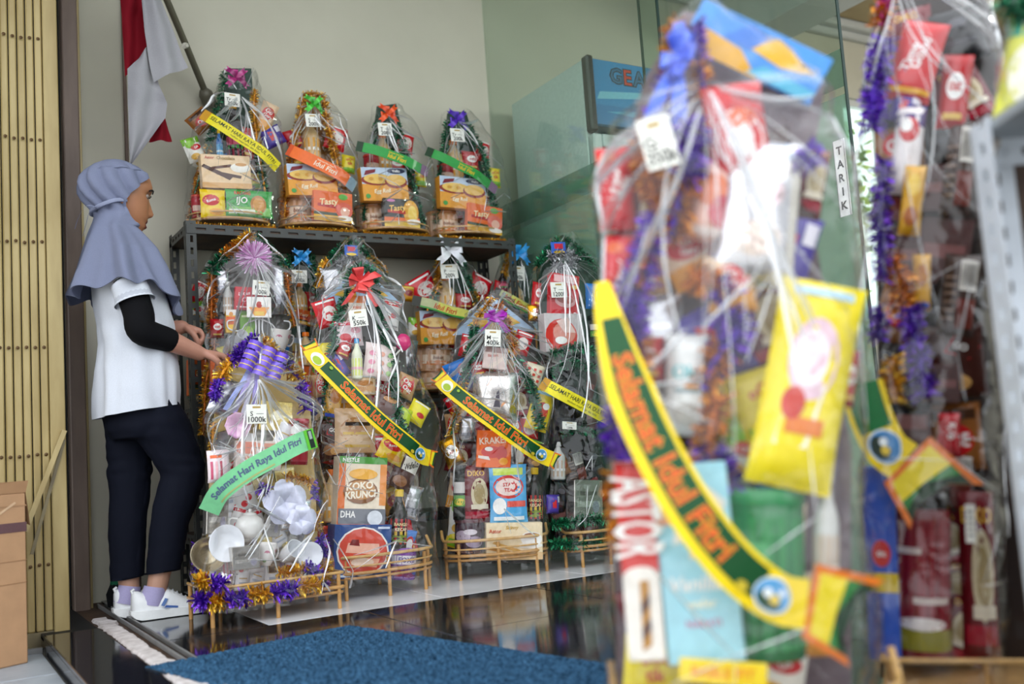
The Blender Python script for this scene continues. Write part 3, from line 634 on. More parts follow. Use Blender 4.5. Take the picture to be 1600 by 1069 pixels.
# --- socks and trainers
for (P,yy,hx,tx) in ((NL,3.55,.613,.862),(FL,3.68,.580,.825)):
    sk=MB(); a=P[-1]; sk.tube([a+V(-.014,0,-.03),a+V(-.006,0,.0),a+V(.0,0,.028)],[.042,.039,.0365],16,'a9a2c8'); pbuild(sk,'sock','cloth',label='lavender ankle sock')
    Lh=tx-hx; S=[(0,.018,.020,.085),(.03,.028,.006,.098),(.10,.036,.0,.094),(.22,.041,.0,.078),(.34,.041,.0,.078),(.44,.039,.0,.096),(.55,.041,.0,.082),(.68,.045,.0,.060),(.82,.045,.0,.050),(.92,.038,.002,.044),(.98,.022,.008,.036),(1.0,.008,.016,.028)]
    rg=[]
    for i in range(31):
        s=i/30; hw,zb,zt=lerp_tab(S,s); r=[]
        for j in range(20):
            th=2*PI*j/20; c,q=math.cos(th),math.sin(th); zc=.018
            r.append(V(hx+Lh*s,yy+hw*math.copysign(abs(c)**(.7 if q<0 else .9),c),(zc+(zt-zc)*max(0,q)**.8) if q>0 else zc+(zb+.004-zc)*abs(q)**.5))
        rg.append(r)
    sh=MB(); sh.rings(rg,'e6e8ea'); so=pbuild(sh,'shoe','leather',smooth=50,label='white trainer')
    rg=[]
    for i in range(31):
        s=i/30; hw,zb,zt=lerp_tab(S,s); h=.026+.008*(1-s); rg.append([V(hx+Lh*s-(.006 if i==0 else 0),yy+(hw+.004)*q,z) for q,z in ((-1,zb+.003),(-1,h),(1,h),(1,zb+.003),(.8,zb),(-.8,zb))])
    q=MB(); q.rings(rg,'eef0f0'); q.build('sole','leather',so,smooth=30)
    for k in range(5):
        s=.47+.055*k; hw,zb,zt=lerp_tab(S,s); MB().tube([(hx+Lh*s,yy-.024,zt-.010),(hx+Lh*(s+.01),yy,zt+.001),(hx+Lh*s,yy+.024,zt-.010)],.0028,6,'d8dade').build('lace','cloth',so,smooth=60)
    if yy<3.6:
        for pts,c in (([(.40,.066),(.34,.044),(.38,.040),(.44,.062)],'5f7fb8'),([(.38,.036),(.56,.030),(.56,.036),(.41,.043)],'4468b0'),([(.345,.038),(.40,.030),(.46,.030),(.38,.036)],'b4bcc8')):
            MB().add([(hx+Lh*a,yy-.0425-.003*(1 if z<.05 else 0)+.004*(z>.06),z) for a,z in pts],[(0,1,2,3)],c).build('side_stripe','leather',so)
    else: pass
    q=MB(); q.tube([(hx+.006,yy,.085),(hx+.001,yy,.098),(hx+.010,yy,.103)],.005,6,'e6e8ea'); q.build('heel_tab','leather',so,smooth=60)

# ------------------------------------------------------------------ product designs: kind, name, label, colours, print, material
W='f4f2ee'; RD='c8141c'; YL='f2cf1a'
def bars(x0,x1,ys,c,h=.03): return [('r',x0,y-h/2,x1,y+h/2,c) for y in ys]
D={
'box_choco_sticks':('box','biscuit_box','beige box printed with chocolate sticks',['e8c9a0'],[('r',0,0,1,.16,'d9a96e'),('p',[(.0,.62),(.05,.7),(.62,.34),(.55,.24)],'4b2a20'),('p',[(.2,.62),(.6,.72),(.6,.64),(.22,.55)],'5a3326'),('p',[(.3,.5),(.8,.38),(.78,.3),(.3,.4)],'4b2a20'),('e',.78,.62,.2,.14,'f3efe6'),('e',.8,.72,.12,.05,'c9924e'),('t','Chocolate',.5,.9,.09,'a0824a',.4),('t','Astor',.17,.9,.08,'c05030',.2)]),
'bag_yellow_red':('bag','snack_bag','yellow bag with red oval',['f0cc10'],[('e',.4,.6,.34,.2,RD),('t','Roma',.4,.6,.1,W,.5,20),('e',.6,.2,.3,.12,'e8a010')]),
'bag_green_biscuit':('bag','biscuit_bag','green biscuit bag',['2f9a3c'],[('r',.05,.05,.95,.35,'86c46a'),('e',.68,.45,.18,.34,'b8772f'),('e',.68,.45,.13,.25,'d09448'),('t','IJO',.32,.55,.3,W,.3,0,.15),('t','KACANG',.34,.85,.12,'e03030',.34),('r',.05,.1,.6,.25,'e9efe0')]),
'packet_crackers_brown':('bag','snack_packet','brown packet with red oval',['8a5526'],[('e',.5,.45,.34,.24,RD),('t','OBE',.5,.45,.2,W,.5),('r',.1,.75,.9,.9,'3f2412')]),
'packet_green_white':('bag','snack_packet','',['f0efe6'],[('r',0,.72,1,1,'7ab62a'),('e',.35,.7,.26,.16,'8cc63c'),('e',.6,.55,.3,.12,RD),('t','Go',.6,.55,.1,W,.4,20),('e',.4,.2,.26,.12,'d8a840')]),
'packet_wafer_cream':('bag','snack_packet','cream and orange wafer packet',['e6c8a8'],[('r',0,0,1,.35,'e0982a'),('e',.5,.6,.38,.2,RD),('t','Go',.5,.67,.13,W,.6,-14),('t','Gery',.5,.5,.13,W,.7,-14)]),
'packet_violet':('bag','snack_packet','violet and white packet',['4a3a9a'],[('p',[(.1,.1),(.5,.0),(.8,.5),(.3,.6)],W),('p',[(.3,.3),(.6,.3),(.6,.7),(.3,.8)],RD),('r',.7,.6,.95,.9,'e8e4f0')]),
'packet_red_plain':('bag','snack_packet','',['b4141c'],[('e',.5,.55,.3,.18,W),('r',.2,.12,.8,.2,'e8c060'),('t','oat',.5,.55,.12,RD,.4)]),
'packet_red_white':('bag','snack_packet','',['cc1020'],[('e',.52,.45,.32,.28,'e8ded8'),('p',[(.3,.3),(.7,.35),(.7,.55),(.35,.5)],RD),('r',.1,.86,.9,.93,W)]),
'packet_yellow_text':('bag','snack_packet','yellow packet with red lettering',['ecd82a'],[('t','oOo',.5,.72,.16,RD,.8,8),('t','tik',.5,.5,.18,RD,.8,8),('r',.1,.05,.9,.25,'7cb82a')]),
'packet_silver':('bag','foil_packet','',['b8b8bc'],[('r',.1,.2,.9,.35,'8c8c94'),('r',.2,.55,.8,.62,'d8d8dc')],'foil'),
'packet_snack_gold':('bag','snack_packet','',['c88a1c'],[('e',.5,.5,.35,.2,'8a1c1c'),('r',.1,.8,.9,.92,'f0d060')]),
'packet_gold_bar':('bag','snack_packet','gold foil packet',['c9941a'],[('e',.5,.5,.36,.24,W),('t','Alia',.5,.5,.1,'a03018',.5,20)],'foil'),
'packet_heart_white':('bag','snack_packet','white packet with red hearts',['e6e2e0'],[('r',0,.78,1,1,'d01824'),('e',.35,.3,.14,.1,'d01824'),('e',.6,.45,.14,.1,'d01824'),('r',.1,.08,.9,.12,'a0a0a0')]),
'packet_juice_orange':('box','juice_carton','orange and cream juice carton',['e9d9c8'],[('r',0,.72,1,1,'ee7a1a'),('t','mini',.5,.55,.12,'e0622a',.7),('e',.6,.25,.3,.16,'f0a030')]),
'packet_oat_red':('bag','oat_packet','kraft packet with red oval',['c49a6c'],[('e',.45,.52,.36,.4,'c8141c'),('t','Oat',.45,.64,.2,W,.5,-15),('t','Oat',.5,.36,.2,W,.5,-15)]),
'packet_yellow_plain':('bag','snack_packet','',['efe01c'],[('e',.6,.4,.22,.12,RD),('r',.1,.85,.9,.92,W)]),
'packet_lime_plain':('bag','snack_packet','',['b8d020'],[('p',[(.2,.1),(.8,.2),(.5,.8)],'e9efd0')]),
'packet_wafer_brown':('bag','wafer_packet','dark brown packet with a torn-edged white label',['4a2018'],[('r',.25,.5,.95,.86,'f2efe8'),('t','Wafello',.6,.68,.16,'3a2a26',.64,35,.2),('e',.4,.2,.3,.14,'8c5a34')]),
'packet_blue_snack':('bag','snack_packet','blue snack packet',['2a7ad0'],[('e',.72,.45,.24,.34,RD),('e',.72,.5,.16,.2,W),('p',[(.1,.1),(.5,.2),(.3,.6)],'bcdcf4')]),
'packet_checks':('bag','snack_packet','cream packet with red checks',['f0e4c8'],[('r',.1+.3*(i%3),.1+.2*(i//3),.25+.3*(i%3),.2+.2*(i//3),'d8402a') for i in range(12)]),
'packet_white_plain':('bag','snack_packet','',['e8e8ec'],[('r',.2,.3,.8,.4,'b8c0d0'),('r',.2,.55,.7,.6,'d0b070')]),
'packet_green_plain':('bag','snack_packet','',['5aa03c'],[('e',.5,.5,.3,.3,'e8eedc')]),
'packet_red_script':('bag','wafer_packet','red packet with white script',['d2222c'],[('t','Nabati',.5,.5,.26,W,.95,68,.25),('p',[(0,.0),(.5,.0),(.2,.3)],'f0c8c0'),('e',.3,.85,.24,.06,'e86a3a')]),
'packet_barcode_dark':('bag','snack_packet','brown packet back with bar code',['43322c'],[('r',.45,.55,.92,.92,'d8d4cc')]+[('r',.5+.05*i,.6,.52+.05*i,.88,'2a2422') for i in range(8)]+bars(.1,.4,[.2,.3,.4,.5,.6,.7],'8a7468',.025)+[('r',.45,.1,.9,.45,'6a2c24')]),
'packet_gold_fruit':('bag','snack_packet','golden packet',['d8a01c'],[('e',.5,.7,.3,.16,'e8c040'),('p',[(.2,.9),(.7,1),(.5,.8)],'5a9a2c'),('e',.5,.25,.3,.14,'a85a18')]),
'packet_maroon_text':('bag','snack_packet','red packet with white lettering',['b81c28'],[('t','okie',.5,.6,.2,W,.8,80)]),
'bag_brown_choco':('bag','chocolate_bag','dark brown bag',['3a1a14'],[('p',[(.35,.62),(.75,.5),(.95,.66),(.6,.9)],'b4182a'),('t','GO',.62,.68,.09,W,.3,-20),('e',.4,.25,.26,.14,'8a5a30'),('e',.55,.2,.2,.1,'c89858')]),
'bag_maroon':('bag','coffee_bag','maroon bag',['6a121c'],[('t','DIKO',.5,.86,.09,'e0b040',.8),('e',.6,.5,.3,.28,'cfc2a0'),('e',.6,.5,.2,.18,'a89468'),('r',.1,.08,.9,.2,'a01830'),('r',.3,.24,.9,.32,'e0d6c0')]),
'bag_pink_white':('bag','snack_bag','',['f0dce0'],[('r',0,.8,1,1,'d83a50'),('e',.3,.35,.2,.14,'d02838'),('e',.7,.6,.2,.12,'e8a0b0'),('e',.6,.2,.26,.1,'b81c2c')]),
'bag_pink_floral':('bag','snack_bag','pale pink floral bag',['f0dcd8'],[('e',.2+.3*(i%3),.2+.25*(i//3),.1,.07,('e88ca8','e8a088','b8d898')[i%3]) for i in range(9)]),
'bag_snack_gold_l':('bag','snack_bag','amber snack bag',['d09a28'],[('e',.5,.6,.3,.2,'b06a18'),('r',.1,.05,.9,.14,'3050c0')]),
'bag_violet_s':('bag','chocolate_bag','',['5a3024'],[('p',[(.1,.2),(.9,.4),(.9,.6),(.1,.45)],'4a48c8'),('e',.5,.75,.3,.14,'c89058')]),
'bag_bread':('bag','bread_bag','tan bread bag',['d8b48c'],[('e',.5,.5,.42,.3,'c08a58'),('e',.45,.3,.34,.16,'d9b890'),('r',.2,.6,.8,.68,'3a2a22'),('r',.15,.4,.85,.46,'d8b030'),('r',.2,.12,.8,.18,'c8a030')]),
'bag_foil_white':('bag','foil_bag','white and silver foil bag',['e2dcd8'],[('p',[(.05,.3),(.2,.9),(.3,.3)],'7cb8e0'),('p',[(.15,.95),(.4,.85),(.3,.7)],'e89078'),('p',[(.45,.3),(.55,.75),(.6,.3)],'3a2a40'),('p',[(.62,.3),(.68,.9),(.74,.4)],'c88a58'),('p',[(.8,.2),(.9,.6),(.96,.2)],'e8c048')],'foil'),
'bag_yellow_hot':('bag','snack_bag','yellow bag with red oval',['f0d214'],[('e',.55,.45,.3,.24,'c83018'),('e',.7,.6,.16,.08,W),('r',.1,.86,.9,.93,'8cc0d8')]),
'bag_blue_rings':('bag','snack_bag','sky-blue bag with red disc',['58aee4'],[('r',.1,.82,.9,.94,'c8dc5a'),('e',.5,.62,.42,.2,'d23a30'),('e',.5,.62,.35,.15,'f0d8d0'),('t','STAR',.5,.66,.06,RD,.5),('t','TEA',.5,.57,.06,RD,.5),('r',.45,.28,.95,.38,'e0584a'),('e',.25,.3,.18,.14,W),('r',.1,.06,.9,.12,'e8f0f4')]),
'bag_green_yellow':('bag','snack_bag','pale yellow-green bag',['d8d85a'],[('r',0,.72,1,.9,'3aa890'),('e',.5,.4,.36,.26,'f0ecd8'),('p',[(.2,.2),(.8,.1),(.6,.5)],'f0d020')]),
'bag_red_big':('bag','snack_bag','red bag with white lettering',['d01c24'],[('t','Good',.55,.56,.12,W,.75,80),('t','Time',.35,.5,.12,W,.75,80),('p',[(.05,.3),(.3,.15),(.35,.35)],'58b8d0'),('r',.05,.08,.95,.14,'f0b030')]),
'bag_red_white_fun':('bag','snack_bag','white and red bag',['e8e0e0'],[('r',0,.75,1,1,'3a2878'),('e',.5,.7,.34,.14,RD),('e',.4,.75,.2,.08,W),('p',[(.1,.1),(.9,.0),(.6,.4)],'d0b8b0')]),
'bag_red_dome':('bag','snack_bag','bright red bag',['c8141e'],[('e',.5,.4,.4,.3,'f0e8e6'),('e',.5,.6,.3,.1,'e86a3a')]),
'bag_pink_peach':('bag','snack_bag','pink and orange bag',['e8b8a8'],[('e',.4,.6,.3,.2,'e07a50'),('e',.65,.35,.25,.2,'c84858'),('r',.1,.05,.9,.15,'f0e0d8')]),
'bag_white_film':('bag','foil_bag','white foil bag',['eceaee'],[('e',.5,.3,.3,.12,'ead8cc'),('e',.6,.62,.2,.1,'e8d0d4'),('r',.1,.86,.9,.92,'d8e0f0')],'foil'),
'bag_white_cyan':('bag','snack_bag','white bag with cyan lettering',['e6e8e6'],[('t','Oke',.5,.62,.13,'40b8c0',.7),('r',.2,.42,.8,.46,'88a0a8'),('e',.5,.2,.34,.12,'a8a49c')]),
'bag_yellow_pink':('bag','snack_bag','big yellow bag with pink oval',['f2dc1c'],[('e',.5,.62,.3,.2,'e8c4d0'),('e',.46,.62,.22,.14,'f6eef0'),('p',[(.2,.2),(.3,.48),(.7,.5),(.6,.2)],'f4ecd8'),('r',.3,.26,.75,.34,'e07a28'),('e',.35,.4,.14,.08,'c83828'),('r',.15,.92,.85,.96,'b8d8e8')]),
'bag_black':('bag','coffee_bag','black bag',['17161a'],[('r',.2,.3,.8,.4,'3a3a40'),('e',.5,.7,.2,.08,'5a5a62')]),
'bag_pink_stripes':('bag','snack_bag','striped pink bag',['e8d8dc'],[('r',.1,.75,.6,.85,'e0622a')]+[('r',.1+.2*i,.1,.2+.2*i,.65,('c85070','e8b0b8','a83850','e8c8d0')[i]) for i in range(4)]),
'box_egg_roll':('box','biscuit_box','orange and sky-blue biscuit box printed with rolled wafers',['e29c38'],[('r',0,.5,1,1,'b9c9dd'),('e',.32,.62,.34,.16,'8c2a20'),('e',.34,.66,.3,.15,'e6bd62'),('e',.74,.58,.25,.2,'8c2a20'),('e',.74,.63,.22,.17,'e2b458'),('p',[(.05,.75),(.3,.85),(.32,.95),(.1,.9)],'7a1c2a'),('e',.76,.9,.2,.08,'20264a'),('t','VieBiz',.76,.9,.07,W,.3),('t','Egg Roll',.42,.28,.15,'f8ecc8',.6,4,.2),('e',.1,.14,.05,.07,'4a9a4a'),('e',.3+.1,.66,.05,.05,'d49c3c'),('e',.2,.66,.05,.05,'d49c3c')]),
'box_tasty_orange':('box','biscuit_box','orange biscuit box with slanted cream lettering',['e0641e'],[('r',0,0,1,.2,'e6b030'),('r',0,.2,1,.3,'2a3a1c'),('p',[(.1,.48),(.6,.44),(.6,.56),(.1,.58)],'b01c1c'),('e',.78,.4,.22,.28,'d8604a'),('e',.8,.36,.12,.16,'e8b09a'),('e',.75,.85,.12,.1,'5aa83a'),('t','Tasty',.38,.62,.26,'f4dca8',.6,6,.2),('e',.8,.14,.2,.09,'f0e8e0')]),
'box_tasty_dark':('box','biscuit_box','black and orange biscuit box with slanted lettering',['2c2826'],[('r',0,0,1,.2,'ecc84a'),('r',0,.2,1,.34,'e06a24'),('e',.76,.55,.22,.42,'e0a030'),('e',.8,.5,.13,.28,'f0cc60'),('p',[(.1,.5),(.6,.46),(.6,.58),(.1,.6)],'b8281c'),('t','Tasty',.38,.64,.26,'f0c060',.6,6,.2),('e',.82,.2,.2,.1,'f0ece8'),('e',.2,.92,.12,.05,'d07ab0')]),
'box_red_celebrate':('box','biscuit_box','red box with white script',['c41a2c'],[('t','Let us',.3,.72,.14,'f4d8dc',.4,8,.2),('t','Celebrate',.58,.5,.2,'f0b8c4',.7,8,.2),('r',.06,.1,.4,.16,'f0c8cc')]),
'box_yellow_juice':('box','juice_carton','yellow juice carton',['f0c01c'],[('r',0,.35,1,.7,'e0641c'),('r',0,.75,1,1,'e8e0d8'),('e',.5,.8,.2,.1,'e0902a')]),
'box_green_plain':('box','biscuit_box','leaf-green box',['6aa81e'],[('r',.1,.7,.9,.76,'d8e8b0'),('e',.5,.35,.3,.12,'a8d048')]),
'box_blue_round':('box','biscuit_box','blue box with red disc in a white ring',['2c4a86'],[('e',.5,.5,.46,.46,'e8e4e0'),('e',.5,.5,.43,.43,'cc4632'),('p',[(.2,.48),(.8,.44),(.78,.64),(.24,.66)],'e8b09a'),('p',[(.26,.62),(.44,.6),(.42,.72),(.3,.72)],'7a1c1c'),('p',[(.3,.25),(.75,.2),(.8,.36),(.26,.4)],'e8a888'),('e',.5,.3,.2,.08,'f0d8c4'),('r',.04,.03,.3,.07,'c8d4e8'),('r',.75,.92,.96,.96,'c8d4e8')]),
'box_cereal':('box','cereal_box','orange and cream cereal box',['ecdcc4'],[('r',0,0,.14,1,'e4701e'),('r',.86,.3,1,1,'e8944a'),('r',0,.9,1,1,'4e9a3e'),('t','NESTLE',.24,.95,.055,W,.34),('r',0,0,1,.03,'e4701e'),('r',.02,.03,1,.25,'70737c'),('t','DHA',.22,.17,.09,W,.3),('e',.78,.12,.16,.11,'d8dce4'),('e',.46,.5,.36,.18,'8a5a34'),('e',.46,.52,.31,.14,'c08a52'),('t','KOKO',.44,.58,.1,'f6ead4',.6,6,.1,.04),('t','KRUNCH',.5,.46,.1,'f6ead4',.7,6,.1,.04),('e',.5,.75,.3,.08,'f2b44a')]),
'box_orange_kraker':('box','cracker_box','orange box',['ee6a1e'],[('t','KRAKER',.5,.74,.17,'f6dcc8',.85,6),('e',.45,.42,.32,.16,'d02a20'),('e',.35,.5,.12,.06,W),('e',.72,.4,.16,.2,'c82a20'),('e',.78,.18,.13,.1,'f0a028'),('p',[(.05,.25),(.4,.2),(.35,.3),(.05,.32)],'f0e4dc')]),
'box_coffee_wafer':('box','wafer_box','cream box printed with coffee cup and wafer sticks',['e8d4ae'],[('r',0,.0,1,.2,'dcb98a'),('e',.8,.55,.19,.2,W),('e',.8,.66,.16,.09,'eae4da'),('e',.8,.66,.13,.06,'8a5230'),('e',.78,.38,.22,.08,'f0ece4'),('p',[(.1,.45),(.15,.5),(.7,.22),(.65,.14)],'d8a858'),('p',[(.0,.3),(.04,.36),(.75,.14),(.7,.06)],'c8924a'),('p',[(.45,.2),(.5,.26),(.85,.12),(.8,.05)],'e0b868'),('t','Skinny',.46,.86,.12,'c8a030',.34,0,.2),('t','Astor',.16,.78,.1,'c85a3a',.22)]),
'box_pink_biscuit':('box','biscuit_box','pale pink box',['e6cfc8'],[('r',0,.75,1,1,'b08c88'),('p',[(.2,.1),(.8,.6),(.9,.5),(.4,.0)],'f0dcd0'),('t','Biskuit',.4,.62,.12,'c06050',.5,8)]),
'box_red_wafer':('box','wafer_box','red biscuit box with bowl print',['c41c2a'],[('e',.5,.36,.36,.14,'d8a0a0'),('e',.5,.4,.3,.09,'b05048'),('r',.1,.8,.9,.96,'e8b8b8'),('e',.85,.1,.06,.04,'f0d8d8'),('e',.82,.72,.1,.05,'e0b040')]),
'box_round_red':('box','biscuit_box','grey box with red disc',['c8c0c0'],[('e',.42,.42,.42,.44,'c8281c'),('e',.5,.5,.3,.28,'d88878'),('p',[(.3,.8),(.6,.9),(.8,.5),(.5,.5)],'e8c8c0'),('e',.4,.3,.16,.1,W)]),
'box_silver_gift':('box','gift_box','',['b9b4ac'],[('r',.1,.3,.9,.45,'e8e4dc'),('r',.2,.6,.8,.7,'8c8880'),('e',.75,.3,.12,.16,'c8c4d8')],'foil'),
'box_gold_gift':('box','gift_box','pale gold box',['dcc67c'],[('r',.0,.45,1,.55,'f0e4b0'),('r',.45,0,.55,1,'c8a850'),('e',.5,.5,.16,.16,'f4ecc8')],'foil'),
'box_peach':('box','biscuit_box','peach and white box',['eadad2'],[('r',0,.55,.42,.95,'e88a72'),('r',.45,.72,.95,.92,'e89a80'),('p',[(.0,.0),(.2,.5),(.4,.4),(.3,.0)],'e8a890'),('r',.5,.35,.9,.55,W)]),
'box_brown_gift':('box','gift_box','',['4a2a28'],[('r',.1,.4,.9,.6,'7a4a48')]),
'box_astor':('box','wafer_box','red and white wafer-stick box',['efe8de'],[('r',0,.42,1,1,'cc2a24'),('e',.5,.42,.5,.05,'efe8de'),('t','ASTOR',.52,.72,.24,W,2.2,-90,0),('p',[(.4,.05),(.65,.08),(.7,.4),(.45,.4)],'b8802c'),('p',[(.42,.1),(.68,.16),(.66,.22),(.43,.16)],'4a2418'),('p',[(.43,.22),(.68,.28),(.68,.34),(.44,.28)],'4a2418'),('r',0,.97,1,1,'a81c18')]),
'box_vanilla_blue':('box','wafer_box','pale blue box printed with white wafer tubes',['a2d8e6'],[('r',.0,.7,.35,.94,'e8a888'),('p',[(.3,.95),(.9,.75),(.95,.8),(.4,1)],'e8e4da'),('p',[(.2,.6),(.75,.64),(.8,.7),(.24,.67)],'f0ece0'),('p',[(.4,.52),(.85,.56),(.88,.63),(.42,.6)],'e8dcc8'),('t','Vanilla',.45,.4,.07,W,.8,0,.2),('t','wafer',.5,.3,.045,'f8f4dc',.5),('t','NABATI',.5,.2,.035,'c88aa8',.6)]),
'box_blue_snack':('box','snack_box','blue box with red disc and yellow base',['2050b8'],[('e',.5,.55,.3,.07,'c82428'),('r',0,.35,1,.45,'d8b81c'),('t','tic',.5,.55,.03,W,.4)]),
'label_strip_yellow':('box','paper_label','yellow paper strip',['f4d41c'],[('t','BABLE FIT',.5,.5,.42,'ee8a1c',.85)]),
'card_blue_yellow':('box','printed_card','blue and yellow picture card',['4a90d8'],[('p',[(.0,.0),(.1,.5),(.4,.4),(.6,.0)],'d8a020'),('p',[(.45,.5),(.6,.9),(.95,.55),(.7,.4)],'e8b428'),('p',[(.5,.05),(.6,.3),(1,.25),(.95,.02)],'58b0d0'),('p',[(.25,.5),(.4,.95),(.55,.8),(.45,.45)],'3a78d0')]),
'sticker_basket':('box','sticker','white sticker shaped like an orange basket',['f2efea'],[('p',[(.08,.5),(.92,.5),(.72,.08),(.3,.08)],'ee9a3a'),('r',.3,.1,.7,.3,'e8c050'),('e',.3,.68,.14,.16,W),('e',.5,.62,.12,.16,'b8342a'),('e',.72,.68,.14,.16,W)]),
'sticker_oval':('box','sticker','blue and red sticker with yellow foot',['2f60c0'],[('r',.2,.4,.8,.85,'c8243c'),('e',.5,.12,.4,.14,'e8c028')]),
'syrup_orange':('bottle','syrup_bottle','',['c8a878','ee7a20','e0a23c','f0ece2'],[]),
'syrup_dark':('bottle','syrup_bottle','dark bottle with pink label',['241a1c','c8961c','a02044','3a9a3a'],[('r',.1,.5,.9,.8,'d85a7a')]),
'bottle_blue':('bottle','drink_bottle','slim blue bottle',['2a78c8','e8c020','5ab0e0','c8e0f0'],[]),
'bottle_clear':('bottle','drink_bottle','clear bottle',['c8c8c4','d8d8d4','c0a890','e8e8e4'],[]),
'bottle_rainbow':('bottle','drink_bottle','bottle with blue cap and rainbow sleeve',['e0e4c8','2a9ad8','d8e070','e8a8b8'],[]),
'bottle_soy':('bottle','soy_sauce_bottle','dark soy sauce bottle with yellow cap and red label',['1c1210','e8c018','b01c20','d8b040'],[('t','BANGO',.5,.78,.12,'e8d8a0',.7),('t','KECAP',.5,.58,.12,'f0e0b0',.7),('e',.5,.22,.4,.16,'7a8a2c')]),
'bottle_blackwhite':('bottle','drink_bottle','',['e8e6e4','1c1c1e','e8e6e4','c83040'],[]),
'tub_biscuit':('can','biscuit_tub','tan biscuit tub with brown lid',['c9976c','b8763c','dcb090','b06a34'],[('r',.1,.3,.95,.75,'e6cdb4'),('t','biskuit',.5,.6,.14,'7a3a1c',.6,0,.2),('e',.5,.35,.3,.12,'d8803a')]),
'tin_violet':('can','biscuit_tin',"violet biscuit tin with a white name panel",['6a2a92','8a4ab0','7c2a9a','b07ac8'],[('r',.12,.55,.88,.9,'e6e0ec'),('t',"FOX'S",.5,.73,.2,'3a2a8a',.6),('t','BERRIES',.5,.44,.1,W,.5),('e',.3,.2,.14,.12,'d02a50'),('e',.55,.16,.16,.12,'8a1a6a'),('e',.75,.24,.12,.1,'4060c8')]),
'tin_violet_dark':('can','biscuit_tin','dark biscuit tin with pale floral print',['3a2a34','6a4a50','4a3440','8a6a60'],[('e',.3,.6,.2,.2,'b8a8b8'),('e',.6,.4,.22,.2,'a898b0'),('e',.5,.75,.16,.1,'d8d0d8')]),
'tin_green':('can','biscuit_tin','green round tin',['1f7a44','2a8a50','2a8a4a','3a9a58'],[('r',.2,.55,.5,.8,'4aa866'),('e',.75,.3,.12,.16,'3a9458')]),
'can_red':('can','drink_can','dark red can with white print',['8a1420','a83040','b01c2c','a83040'],[('r',.1,.4,.9,.7,'c84858'),('e',.5,.85,.4,.1,'e8e0dc')]),
'can_stack_dark':('can','crisp_can','black and green crisp can',['161a18','202420','22261f','2c302c'],[('r',.1,.55,.9,.8,'d8d4d0'),('r',.1,.25,.9,.5,'5a9a3c'),('e',.5,.35,.3,.08,'e0c040')]),
'jar_red':('can','jam_jar','jar with red filling',['a01c28','c83a2a','b02030','e0a090'],[('r',.15,.3,.85,.6,'e0c0b0')]),
'jar_cookies':('can','cookie_jar','clear jar of cookies',['c8a880','b8b8b4','d8b890','d0d0cc'],[('e',.3,.3,.2,.2,'c08848'),('e',.65,.35,.2,.2,'d09a58'),('e',.5,.7,.2,.18,'b87c40')]),
'jar_maroon_dark':('can','coffee_jar','maroon jar with black lid',['7a1624','15120f','8a1a2a','8a7a1c'],[('r',.1,.72,.5,.77,'d8c8c0'),('r',.4,.35,.85,.4,'d8c8c0'),('r',0,0,1,.16,'8a8420'),('e',.5,.2,.3,.05,'e8e0dc')]),
'lollipop_pink':('lolly','lollipop','pink lollipop on a striped stick',['e0287a'],[]),
'bowl_foil':('bowl','serving_bowl','silver bowl lying on its side',['b0a48c'],[],'foil'),
'cup_white_side':('cup','tea_cup','white cup lying on its side',['e4e6ea'],[]),
'cup_floral':('cup','tea_cup','white cup with pink flowers',['ece8e4'],[('e',.3,.65,.12,.14,'c87a90'),('e',.6,.4,.14,.16,'b86a80'),('e',.75,.75,.1,.12,'c88a98'),('e',.2,.25,.1,.1,'8aa078')]),
'cup_glass':('cup','glass_cup','clear glass cup',['c8c4bc'],[],'clear'),
'plate_white':('plate','saucer','white saucer on edge',['e6e8ee'],[]),
'plate_clear':('plate','glass_plate','clear plate on edge',['c8ccc8'],[],'clear'),
'teapot_white':('teapot','teapot','white teapot',['e4e2de'],[]),
}
TIN={'gold':('d9a01c','b87a10','f0c84a'),'green':('0f6a44','0a4a30','2a9a68'),'orange':('c8740f','a4560a','e89a2c'),'purple':('5a20b8','3c148a','8a4ae0'),'silver':('9a9a9e','6c6c72','d8d8dc'),'magenta':('c81a9a','a01078','e85ac0')}
BOW={'magenta':('b01878','8a1060'),'lime':('4cc83a','38a028'),'orange':('f0581c','d84010'),'purple':('5a2ac0','4420a0'),'white':('e6e6ea','d4d4dc'),'sky':('2f9ae0','2484c8'),'coral':('f05a58','e04848'),'blue':('3a58d0','4a70e8'),'weave':('6a48c8','8060d8'),'magenta_s':('b828c0','9a18a0')}

